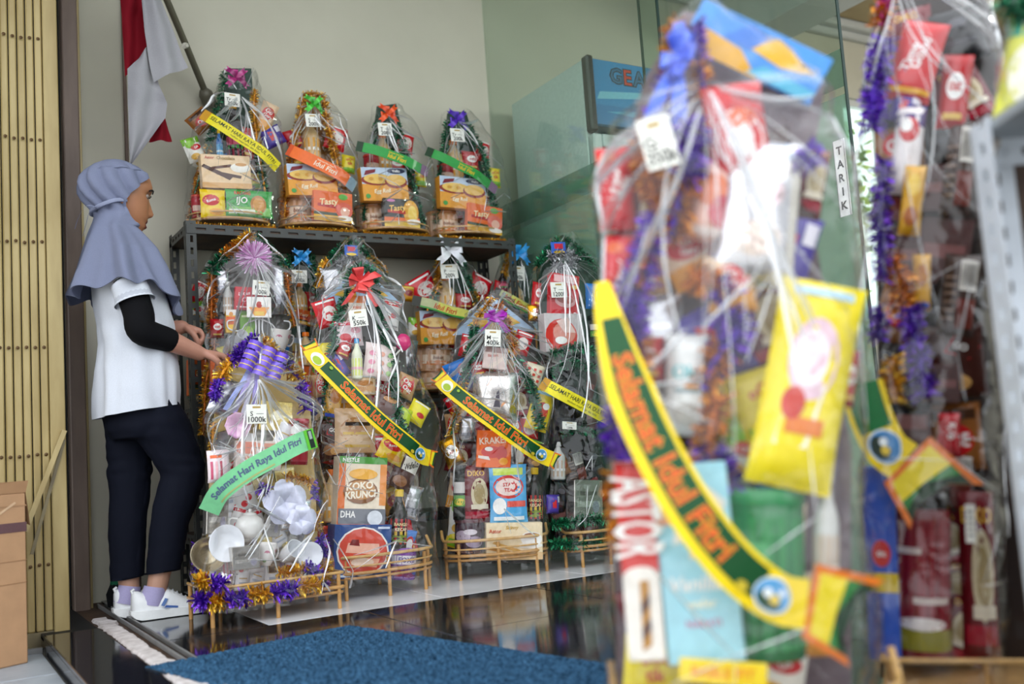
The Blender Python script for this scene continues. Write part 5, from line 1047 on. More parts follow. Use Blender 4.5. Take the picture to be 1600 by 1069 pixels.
HAMPERS.append(dict(name='gift_hamper',loc=(1.125,4.040,1.440),rot=0.0,tray=('round', 0.33, 0.24, 0.035),label='tallest top-shelf hamper with magenta bow and yellow diagonal sash',group='',items=[
 ('#film',[(0.023,-0.175,0.208),(0.096,-0.177,0.217),(0.178,-0.164,0.218),(0.344,-0.154,0.234),(0.484,-0.123,0.229),(0.596,-0.035,0.155),(0.716,0.012,0.127)],(0.039,0.573),(0.13,0.05),11,0.7),
 ('#board',[(0.035,0.07,0.74),(0.14,0.07,0.755),(0.143,0.07,0.488),(0.209,0.07,0.069),(-0.137,0.07,0.049),(-0.016,0.07,0.471)],'dark_green'),
 ('packet_crackers_brown',-0.11,0.028,0.097,0.063,0.094,0.03,1.4),
 ('bag_pink_peach',-0.052,0.033,0.1,0.065,0.101,0.03,-18.6),
 ('packet_oat_red',0.008,0.02,0.092,0.073,0.086,0.03,11.1),
 ('packet_green_white',0.076,0.018,0.1,0.062,0.1,0.03,14.3),
 ('packet_snack_gold',0.133,0.034,0.093,0.068,0.087,0.03,-23.7),
 ('packet_snack_gold',-0.099,0.026,0.181,0.077,0.087,0.03,8.5),
 ('packet_violet',-0.028,0.034,0.15,0.063,0.106,0.03,-5.6),
 ('packet_red_plain',0.03,0.016,0.148,0.067,0.084,0.03,-9.5),
 ('packet_silver',0.091,0.016,0.171,0.071,0.096,0.03,-6.9),
 ('packet_crackers_brown',-0.096,0.016,0.254,0.056,0.079,0.03,22.8),
 ('packet_red_plain',-0.045,0.026,0.242,0.067,0.076,0.03,-3.9),
 ('packet_green_white',0.017,0.019,0.228,0.061,0.068,0.03,21.8),
 ('packet_violet',0.072,0.024,0.258,0.053,0.073,0.03,0.6),
 ('packet_yellow_text',0.121,0.031,0.249,0.055,0.079,0.03,-6.4),
 ('packet_green_white',-0.092,0.027,0.31,0.066,0.07,0.03,20.1),
 ('bag_brown_choco',-0.031,0.029,0.3,0.055,0.084,0.03,-9.3),
 ('packet_blue_snack',0.02,0.035,0.324,0.052,0.071,0.03,-16.2),
 ('packet_red_plain',0.068,0.016,0.334,0.052,0.082,0.03,11.5),
 ('bag_brown_choco',0.115,0.016,0.314,0.064,0.078,0.03,20.0),
 ('bow_magenta',0.039,-0.03,0.656,0.11,0.084,0.04,-2.7),
 ('tag:Tr|350k',0.01,-0.075,0.548,0.064,0.056,0.04,0.6),
 ('syrup_dark',0.039,-0.02,0.434,0.071,0.278,0.05,-1.9),
 ('packet_crackers_brown',-0.105,-0.02,0.468,0.103,0.084,0.04,-44.0),
 ('packet_green_white',-0.137,-0.02,0.343,0.076,0.103,0.04,-21.6),
 ('packet_wafer_cream',0.176,-0.01,0.517,0.074,0.145,0.04,21.8),
 ('packet_violet',0.2,-0.01,0.435,0.102,0.085,0.04,-29.5),
 ('box_choco_sticks',-0.03,-0.09,0.236,0.201,0.139,0.04,-2.3),
 ('bag_yellow_red',-0.089,-0.1,0.099,0.103,0.116,0.03,-0.9),
 ('bag_green_biscuit',0.059,-0.1,0.109,0.198,0.113,0.03,0.2),
 ('jar_red',-0.138,-0.04,0.098,0.041,0.096,0.05,-0.9),
 ('bottle_blue',-0.035,-0.03,0.369,0.026,0.126,0.03,-1.8),
 ('packet_red_plain',0.083,0.0,0.398,0.092,0.143,0.04,6.2),
 ('#tinsel', [(0.126, -0.01, 0.629), (0.118, -0.01, 0.516), (0.131, -0.01, 0.364), (0.147, -0.01, 0.226), (0.157, -0.01, 0.089)], 'gold green', 0.02),
 ('#tinsel', [(-0.037, -0.0, 0.529), (-0.063, -0.0, 0.416), (-0.098, -0.0, 0.29), (-0.136, -0.0, 0.166), (-0.161, -0.0, 0.045)], 'green gold orange', 0.02),
 ('#tinsel',[(0.006,0.02,0.703),(-0.007,0.02,0.623),(-0.027,0.02,0.537)],'green',0.018),
 ('#tinsel',[(-0.183,-0.1,0.007),(-0.103,-0.1,0.004),(-0.0,-0.1,0.007),(0.159,-0.1,0.013)],'gold',0.014),
 ('#banner',[(-0.122,-0.1,0.464),(-0.056,-0.125,0.418),(0.033,-0.125,0.366),(0.111,-0.125,0.32),(0.181,-0.1,0.268)],0.048,'yellow_hari'),
 ]))
HAMPERS.append(dict(name='gift_hamper',loc=(1.500,4.040,1.440),rot=0.0,tray=('round', 0.33, 0.24, 0.035),label='top-shelf hamper with lime bow, orange sash and gold tinsel',group='',items=[
 ('#film',[(0.029,-0.162,0.199),(0.12,-0.153,0.198),(0.235,-0.131,0.192),(0.409,-0.106,0.184),(0.539,-0.071,0.154),(0.638,-0.037,0.069)],(-0.015,0.571),(0.13,0.05),12,0.7),
 ('#board',[(-0.011,0.07,0.674),(0.088,0.07,0.684),(0.122,0.07,0.467),(0.198,0.07,0.072),(-0.116,0.07,0.055),(-0.042,0.07,0.451)],'dark_gold'),
 ('packet_oat_red',-0.095,0.026,0.108,0.051,0.065,0.03,-17.6),
 ('packet_blue_snack',-0.048,0.016,0.084,0.052,0.064,0.03,-3.8),
 ('packet_snack_gold',-0.0,0.035,0.103,0.053,0.082,0.03,-2.2),
 ('packet_oat_red',0.048,0.024,0.082,0.056,0.068,0.03,19.3),
 ('packet_red_white',0.1,0.028,0.107,0.051,0.082,0.03,-0.0),
 ('packet_red_white',-0.083,0.025,0.155,0.06,0.081,0.03,-21.0),
 ('packet_blue_snack',-0.028,0.03,0.159,0.065,0.085,0.03,-6.6),
 ('packet_crackers_brown',0.032,0.035,0.143,0.063,0.088,0.03,10.4),
 ('bag_brown_choco',0.089,0.026,0.133,0.062,0.082,0.03,-12.0),
 ('packet_oat_red',-0.066,0.022,0.232,0.063,0.09,0.03,-10.9),
 ('bag_brown_choco',-0.008,0.032,0.219,0.072,0.099,0.03,17.8),
 ('packet_crackers_brown',0.058,0.018,0.218,0.066,0.087,0.03,23.0),
 ('packet_violet',0.119,0.029,0.224,0.074,0.102,0.03,10.5),
 ('packet_snack_gold',-0.053,0.034,0.306,0.071,0.104,0.03,-9.5),
 ('packet_yellow_text',0.012,0.016,0.314,0.074,0.096,0.03,-16.3),
 ('packet_oat_red',0.08,0.019,0.316,0.071,0.083,0.03,10.5),
 ('#tinsel',[(-0.034,0.0,0.638),(0.013,0.0,0.65),(0.06,0.0,0.647)],'gold',0.018),
 ('#tinsel',[(0.056,-0.01,0.634),(0.071,-0.01,0.525),(0.09,-0.01,0.425),(0.12,-0.01,0.268),(0.156,-0.01,0.098)],'gold',0.024),
 ('#tinsel', [(-0.035, -0.01, 0.623), (-0.061, -0.01, 0.51), (-0.086, -0.01, 0.408), (-0.122, -0.01, 0.249), (-0.146, -0.01, 0.079)], 'gold orange', 0.022),
 ('bow_lime',-0.007,-0.04,0.578,0.1,0.087,0.04,-2.0),
 ('tag:S|200k',-0.021,-0.075,0.499,0.065,0.057,0.04,-4.8),
 ('syrup_orange',-0.005,-0.03,0.438,0.076,0.202,0.06,-1.5),
 ('packet_red_white',0.116,-0.0,0.463,0.099,0.111,0.04,13.4),
 ('packet_red_plain',-0.078,0.0,0.44,0.079,0.082,0.04,-21.4),
 ('packet_yellow_text',0.162,-0.02,0.342,0.066,0.084,0.04,5.0),
 ('box_egg_roll',-0.038,-0.085,0.232,0.221,0.135,0.045,-2.9),
 ('tub_biscuit',-0.079,-0.03,0.107,0.143,0.141,0.1,-0.4),
 ('box_tasty_orange',0.042,-0.1,0.117,0.175,0.131,0.03,2.6),
 ('#tinsel',[(-0.173,-0.1,0.01),(-0.023,-0.1,0.013),(0.145,-0.1,0.016)],'gold',0.013),
 ('#banner',[(-0.143,-0.09,0.355),(-0.077,-0.12,0.317),(0.01,-0.125,0.281),(0.082,-0.12,0.25),(0.148,-0.09,0.212)],0.055,'orange_idul'),
 ]))
HAMPERS.append(dict(name='gift_hamper',loc=(1.862,4.040,1.440),rot=0.0,tray=('round', 0.33, 0.24, 0.035),label='top-shelf hamper with orange bow and green sash',group='',items=[
 ('#film',[(0.031,-0.161,0.2),(0.144,-0.149,0.205),(0.264,-0.127,0.203),(0.414,-0.112,0.197),(0.535,-0.074,0.145),(0.643,-0.049,0.054)],(-0.032,0.553),(0.13,0.05),13,0.7),
 ('#board',[(-0.015,0.07,0.655),(0.084,0.07,0.68),(0.116,0.07,0.504),(0.207,0.07,0.074),(-0.103,0.07,0.058),(-0.055,0.07,0.456)],'dark_green'),
 ('packet_violet',-0.085,0.034,0.106,0.067,0.111,0.03,-0.8),
 ('packet_yellow_text',-0.023,0.027,0.099,0.064,0.098,0.03,4.3),
 ('packet_violet',0.036,0.034,0.098,0.079,0.096,0.03,17.1),
 ('bag_pink_peach',0.108,0.016,0.105,0.066,0.109,0.03,5.5),
 ('packet_yellow_text',-0.081,0.022,0.172,0.055,0.083,0.03,-17.8),
 ('packet_green_white',-0.03,0.018,0.175,0.059,0.076,0.03,4.6),
 ('packet_silver',0.024,0.017,0.165,0.054,0.067,0.03,15.4),
 ('bag_maroon',0.074,0.027,0.183,0.047,0.065,0.03,-17.2),
 ('bag_maroon',0.117,0.035,0.177,0.06,0.075,0.03,-0.3),
 ('packet_crackers_brown',-0.065,0.027,0.262,0.061,0.096,0.03,-11.5),
 ('packet_wafer_cream',-0.009,0.035,0.238,0.063,0.082,0.03,-0.4),
 ('packet_wafer_cream',0.049,0.034,0.252,0.057,0.073,0.03,-12.2),
 ('packet_red_plain',0.101,0.026,0.226,0.068,0.093,0.03,-10.9),
 ('packet_blue_snack',-0.052,0.029,0.335,0.063,0.098,0.03,-10.3),
 ('packet_oat_red',0.006,0.027,0.327,0.075,0.097,0.03,11.7),
 ('packet_red_white',0.075,0.029,0.312,0.063,0.087,0.03,5.5),
 ('packet_crackers_brown',0.133,0.03,0.315,0.074,0.097,0.03,4.4),
 ('bow_orange',-0.019,-0.04,0.576,0.109,0.091,0.04,-1.6),
 ('tag:T|200k',-0.046,-0.075,0.496,0.067,0.059,0.04,-4.3),
 ('syrup_orange',-0.025,-0.03,0.405,0.076,0.198,0.06,-1.0),
 ('#tinsel',[(-0.052,-0.01,0.552),(-0.076,-0.01,0.46),(-0.101,-0.01,0.339),(-0.128,-0.01,0.19),(-0.147,-0.01,0.087)],'green',0.022),
 ('#tinsel',[(0.036,-0.02,0.558),(0.059,-0.02,0.455),(0.09,-0.02,0.338),(0.113,-0.02,0.204),(0.138,-0.02,0.086)],'green',0.024),
 ('packet_red_white',0.095,0.0,0.474,0.083,0.096,0.04,10.8),
 ('jar_red',-0.088,-0.03,0.349,0.069,0.089,0.05,-0.9),
 ('packet_red_plain',0.033,-0.02,0.36,0.097,0.091,0.04,-0.8),
 ('packet_yellow_text',0.158,-0.01,0.316,0.059,0.093,0.04,3.5),
 ('box_egg_roll',-0.065,-0.085,0.239,0.221,0.151,0.045,-3.5),
 ('tub_biscuit',-0.093,-0.03,0.1,0.137,0.129,0.1,-0.0),
 ('box_tasty_dark',0.0,-0.1,0.109,0.171,0.129,0.03,-0.0),
 ('#tinsel',[(-0.188,-0.1,0.012),(-0.03,-0.1,0.012),(0.133,-0.1,0.014)],'gold',0.012),
 ('#banner',[(-0.195,-0.09,0.4),(-0.124,-0.12,0.381),(-0.036,-0.125,0.359),(0.043,-0.12,0.338),(0.145,-0.09,0.308)],0.046,'green_idul'),
 ]))
HAMPERS.append(dict(name='gift_hamper',loc=(2.235,4.040,1.440),rot=0.0,tray=('round', 0.33, 0.24, 0.035),label='top-shelf hamper with purple bow beside the glass partition',group='',items=[
 ('#film',[(0.029,-0.164,0.226),(0.137,-0.15,0.232),(0.262,-0.129,0.227),(0.42,-0.105,0.218),(0.543,-0.089,0.149),(0.652,-0.068,0.05)],(-0.049,0.578),(0.13,0.05),14,0.7),
 ('#board',[(-0.02,0.07,0.665),(0.083,0.07,0.686),(0.122,0.07,0.542),(0.238,0.07,0.076),(-0.093,0.07,0.059),(-0.053,0.07,0.493)],'dark_green'),
 ('packet_wafer_cream',-0.095,0.029,0.087,0.054,0.076,0.03,-14.8),
 ('packet_green_white',-0.045,0.029,0.092,0.058,0.07,0.03,6.3),
 ('packet_oat_red',0.008,0.029,0.088,0.059,0.079,0.03,10.5),
 ('packet_wafer_cream',0.062,0.015,0.087,0.053,0.077,0.03,13.4),
 ('packet_silver',0.11,0.018,0.105,0.05,0.078,0.03,-1.0),
 ('packet_oat_red',-0.082,0.026,0.15,0.073,0.088,0.03,-21.7),
 ('packet_crackers_brown',-0.014,0.028,0.165,0.06,0.095,0.03,-22.8),
 ('packet_crackers_brown',0.041,0.025,0.149,0.063,0.076,0.03,-18.1),
 ('packet_red_white',0.099,0.029,0.171,0.059,0.09,0.03,-17.5),
 ('packet_oat_red',-0.071,0.018,0.227,0.053,0.082,0.03,5.9),
 ('packet_red_plain',-0.022,0.021,0.24,0.06,0.083,0.03,3.4),
 ('packet_red_white',0.033,0.024,0.216,0.063,0.088,0.03,-8.9),
 ('packet_silver',0.091,0.033,0.237,0.059,0.076,0.03,-17.4),
 ('packet_wafer_cream',0.145,0.033,0.231,0.053,0.082,0.03,2.6),
 ('packet_wafer_cream',-0.057,0.021,0.314,0.058,0.082,0.03,22.8),
 ('packet_blue_snack',-0.003,0.019,0.311,0.061,0.085,0.03,10.2),
 ('bag_maroon',0.053,0.032,0.282,0.063,0.091,0.03,0.3),
 ('packet_oat_red',0.111,0.021,0.3,0.061,0.099,0.03,14.2),
 ('bow_purple',-0.038,-0.04,0.589,0.118,0.088,0.04,-1.2),
 ('tag:Tr|200k',-0.052,-0.075,0.508,0.073,0.062,0.04,-2.9),
 ('syrup_orange',-0.032,-0.03,0.409,0.083,0.201,0.06,-0.6),
 ('#tinsel',[(-0.066,-0.01,0.592),(-0.088,-0.01,0.481),(-0.116,-0.01,0.355),(-0.143,-0.01,0.215),(-0.158,-0.01,0.093)],'green',0.022),
 ('#tinsel',[(0.035,-0.02,0.594),(0.072,-0.02,0.525),(0.114,-0.02,0.435),(0.136,-0.02,0.264),(0.188,-0.02,0.11)],'green',0.024),
 ('packet_red_white',0.132,0.0,0.474,0.077,0.1,0.04,9.3),
 ('packet_red_plain',0.055,-0.01,0.417,0.092,0.095,0.04,-0.5),
 ('jar_red',-0.084,-0.03,0.337,0.075,0.093,0.05,-0.4),
 ('packet_yellow_text',0.18,-0.01,0.345,0.072,0.097,0.04,1.8),
 ('box_egg_roll',-0.047,-0.085,0.227,0.24,0.148,0.045,1.0),
 ('tub_biscuit',-0.101,-0.03,0.091,0.156,0.134,0.1,0.4),
 ('box_tasty_orange',0.052,-0.1,0.108,0.185,0.131,0.03,6.4),
 ('#tinsel',[(-0.201,-0.1,0.013),(-0.034,-0.1,0.01),(0.155,-0.1,0.01)],'gold',0.012),
 ('#banner',[(-0.228,-0.09,0.41),(-0.161,-0.12,0.377),(-0.073,-0.125,0.341),(0.011,-0.12,0.311),(0.127,-0.09,0.251)],0.045,'green_idul'),
 ]))
HAMPERS.append(dict(name='gift_hamper',loc=(1.125,4.040,0.725),rot=0.0,tray=('round', 0.33, 0.24, 0.035),label='small lower-shelf hamper with red and green packets just behind the rack post',group='',items=[
 ('#film',[(-0.01,-0.175,0.045),(0.093,-0.171,0.049),(0.249,-0.166,0.056),(0.407,-0.155,0.057),(0.539,-0.131,0.041),(0.633,-0.068,0.01)],(-0.052,0.581),(0.13,0.05),15,0.7),
 ('#board',[(-0.042,0.07,0.639),(0.022,0.07,0.642),(0.077,0.07,0.01),(-0.173,0.07,0.02)],'dark_green'),
 ('packet_red_white',-0.145,-0.05,0.462,0.059,0.09,0.04,25.4),
 ('packet_green_white',-0.16,-0.06,0.383,0.065,0.077,0.04,-4.3),
 ('packet_wafer_cream',-0.121,-0.04,0.374,0.055,0.068,0.04,10.8),
 ('box_tasty_orange',-0.152,-0.09,0.113,0.114,0.141,0.04,1.7),
 ('tub_biscuit',-0.058,-0.03,0.09,0.129,0.145,0.09,1.9),
 ('#tinsel',[(-0.058,0.0,0.566),(-0.102,0.0,0.406),(-0.153,0.0,0.198),(-0.178,0.0,0.033)],'green',0.02),
 ]))
HAMPERS.append(dict(name='gift_hamper',loc=(1.420,4.040,0.725),rot=0.0,tray=('round', 0.33, 0.24, 0.035),label='lower-shelf hamper with sky-blue bow between the pompom hamper and the silver-peaked one',group='',items=[
 ('#film',[(0.024,-0.163,0.143),(0.138,-0.153,0.144),(0.301,-0.13,0.135),(0.494,-0.074,0.082),(0.655,-0.036,0.049)],(-0.025,0.606),(0.13,0.05),16,0.7),
 ('#board',[(-0.015,0.07,0.663),(0.075,0.07,0.667),(0.08,0.07,0.423),(0.13,0.07,0.036),(-0.13,0.07,0.045),(-0.052,0.07,0.422)],'dark_green'),
 ('bow_sky',-0.018,-0.05,0.611,0.096,0.083,0.04,0.3),
 ('tag:T|200k',-0.034,-0.075,0.529,0.067,0.055,0.04,0.5),
 ('syrup_orange',-0.011,-0.03,0.445,0.062,0.138,0.06,0.9),
 ('box_tasty_orange',-0.016,-0.08,0.355,0.094,0.06,0.03,11.2),
 ('box_egg_roll',-0.047,-0.085,0.21,0.166,0.118,0.045,1.7),
 ('packet_red_plain',0.05,0.0,0.44,0.063,0.084,0.04,1.0),
 ('#tinsel',[(-0.04,0.0,0.631),(-0.071,0.0,0.493),(-0.108,0.0,0.302),(-0.139,0.0,0.087)],'green',0.022),
 ('#tinsel',[(0.048,0.0,0.635),(0.064,0.0,0.496),(0.083,0.0,0.301),(0.1,0.0,0.081)],'green',0.022),
 ]))
HAMPERS.append(dict(name='gift_hamper',loc=(2.075,4.030,0.725),rot=0.0,tray=('round', 0.33, 0.24, 0.035),label='lower-shelf hamper with white bow and two stacked brown tubs',group='',items=[
 ('#film',[(0.024,-0.159,0.18),(0.182,-0.155,0.193),(0.359,-0.144,0.206),(0.509,-0.106,0.204),(0.615,-0.011,0.167),(0.685,0.033,0.128)],(0.028,0.661),(0.13,0.05),17,0.7),
 ('#board',[(0.05,0.06,0.677),(0.152,0.06,0.681),(0.22,0.06,0.431),(0.236,0.06,0.04),(-0.117,0.06,0.05),(-0.04,0.06,0.427)],'dark_green'),
 ('packet_crackers_brown',-0.096,0.024,0.102,0.051,0.079,0.03,14.1),
 ('packet_crackers_brown',-0.049,0.031,0.091,0.047,0.081,0.03,-17.3),
 ('packet_silver',-0.005,0.034,0.088,0.051,0.079,0.03,9.9),
 ('packet_blue_snack',0.042,0.028,0.097,0.051,0.064,0.03,14.6),
 ('packet_green_white',0.089,0.035,0.083,0.06,0.068,0.03,-13.7),
 ('packet_red_white',-0.093,0.016,0.136,0.05,0.065,0.03,18.7),
 ('packet_oat_red',-0.047,0.021,0.145,0.059,0.072,0.03,20.9),
 ('packet_green_white',0.007,0.028,0.135,0.054,0.075,0.03,-20.6),
 ('bag_pink_peach',0.056,0.02,0.134,0.055,0.084,0.03,-10.7),
 ('packet_snack_gold',0.107,0.033,0.129,0.06,0.08,0.03,-7.5),
 ('bag_brown_choco',-0.085,0.024,0.222,0.078,0.098,0.03,21.4),
 ('packet_red_white',-0.014,0.02,0.214,0.075,0.088,0.03,23.7),
 ('packet_red_plain',0.055,0.017,0.205,0.063,0.079,0.03,-4.7),
 ('packet_crackers_brown',0.113,0.021,0.214,0.066,0.087,0.03,11.2),
 ('packet_snack_gold',-0.08,0.016,0.287,0.074,0.083,0.03,5.2),
 ('packet_crackers_brown',-0.013,0.031,0.281,0.077,0.078,0.03,-4.3),
 ('packet_red_plain',0.058,0.026,0.312,0.059,0.101,0.03,21.1),
 ('packet_crackers_brown',0.113,0.034,0.298,0.06,0.102,0.03,-21.4),
 ('bow_white',0.007,-0.1,0.658,0.165,0.107,0.04,0.8),
 ('tag:P|200k',0.009,-0.085,0.569,0.086,0.065,0.04,-3.9),
 ('syrup_orange',0.036,-0.03,0.467,0.086,0.197,0.06,1.5),
 ('#tinsel', [(-0.002, -0.01, 0.631), (-0.02, -0.01, 0.505), (-0.061, -0.01, 0.431), (-0.098, -0.01, 0.357)], 'gold green', 0.024),
 ('#tinsel', [(0.119, -0.01, 0.636), (0.146, -0.01, 0.539), (0.183, -0.01, 0.449), (0.221, -0.01, 0.359)], 'green gold', 0.024),
 ('packet_red_white',-0.077,0.0,0.506,0.146,0.122,0.04,-28.9),
 ('packet_red_white',0.218,0.0,0.519,0.118,0.118,0.04,26.3),
 ('packet_snack_gold',-0.165,-0.02,0.477,0.063,0.071,0.04,6.2),
 ('packet_red_plain',0.12,-0.02,0.447,0.088,0.072,0.04,1.6),
 ('packet_green_white',-0.154,-0.05,0.322,0.063,0.087,0.04,1.8),
 ('box_egg_roll',-0.042,-0.085,0.312,0.222,0.151,0.045,-0.1),
 ('tub_biscuit',-0.056,-0.05,0.177,0.221,0.116,0.12,2.3),
 ('tub_biscuit',-0.047,-0.05,0.076,0.201,0.098,0.12,2.7),
 ('#banner',[(-0.188,-0.09,0.433),(-0.116,-0.12,0.412),(-0.016,-0.125,0.381),(0.067,-0.12,0.365),(0.18,-0.09,0.323)],0.046,'pale_idul'),
 ]))
HAMPERS.append(dict(name='gift_hamper',loc=(2.360,4.020,0.725),rot=0.0,tray=('round', 0.33, 0.24, 0.035),label='small hamper with sky-blue bow at the glass end of the lower shelf',group='',items=[
 ('#film',[(-0.005,-0.067,0.132),(0.176,-0.054,0.154),(0.36,-0.029,0.177),(0.515,0.01,0.204),(0.625,0.054,0.213),(0.685,0.102,0.196)],(0.104,0.665),(0.13,0.05),18,0.7),
 ('#board',[(0.137,0.06,0.678),(0.233,0.06,0.682),(0.242,0.06,0.433),(0.229,0.06,0.018),(0.021,0.06,0.025),(0.089,0.06,0.431)],'dark_green'),
 ('packet_red_plain',0.0,0.032,0.091,0.058,0.084,0.03,-2.6),
 ('bag_maroon',0.054,0.019,0.082,0.05,0.067,0.03,0.4),
 ('packet_yellow_text',0.007,0.017,0.136,0.057,0.093,0.03,23.3),
 ('packet_snack_gold',0.059,0.015,0.113,0.063,0.091,0.03,1.9),
 ('packet_silver',0.014,0.015,0.183,0.068,0.085,0.03,12.3),
 ('packet_crackers_brown',0.077,0.017,0.187,0.062,0.093,0.03,-9.0),
 ('packet_blue_snack',0.021,0.026,0.259,0.051,0.071,0.03,-1.4),
 ('packet_crackers_brown',0.068,0.02,0.277,0.048,0.072,0.03,-21.1),
 ('packet_crackers_brown',0.112,0.033,0.286,0.051,0.078,0.03,18.5),
 ('packet_blue_snack',0.03,0.033,0.341,0.051,0.078,0.03,7.4),
 ('packet_blue_snack',0.077,0.029,0.325,0.048,0.062,0.03,13.5),
 ('packet_red_plain',0.121,0.031,0.33,0.058,0.077,0.03,-5.6),
 ('bow_sky',0.082,-0.09,0.658,0.129,0.099,0.04,1.2),
 ('tag:T|200k',0.081,-0.085,0.57,0.078,0.068,0.04,1.4),
 ('syrup_orange',0.117,-0.03,0.473,0.086,0.187,0.06,1.8),
 ('#tinsel', [(0.096, 0.0, 0.695), (0.067, 0.0, 0.607), (0.046, 0.0, 0.513), (0.013, 0.0, 0.359)], 'gold green', 0.02),
 ('#tinsel', [(0.196, 0.0, 0.687), (0.229, 0.0, 0.644), (0.229, 0.0, 0.549), (0.249, 0.0, 0.392)], 'green gold', 0.02),
 ('packet_red_plain',0.04,-0.01,0.512,0.077,0.07,0.04,11.6),
 ('syrup_dark',0.047,-0.02,0.541,0.043,0.112,0.03,1.5),
 ('box_egg_roll',0.068,-0.085,0.287,0.198,0.14,0.045,4.4),
 ('tub_biscuit',0.041,-0.04,0.127,0.162,0.133,0.1,2.8),
 ('#banner',[(-0.058,-0.09,0.48),(0.001,-0.12,0.444),(0.082,-0.125,0.402),(0.193,-0.09,0.372)],0.048,'pale_idul'),
 ]))
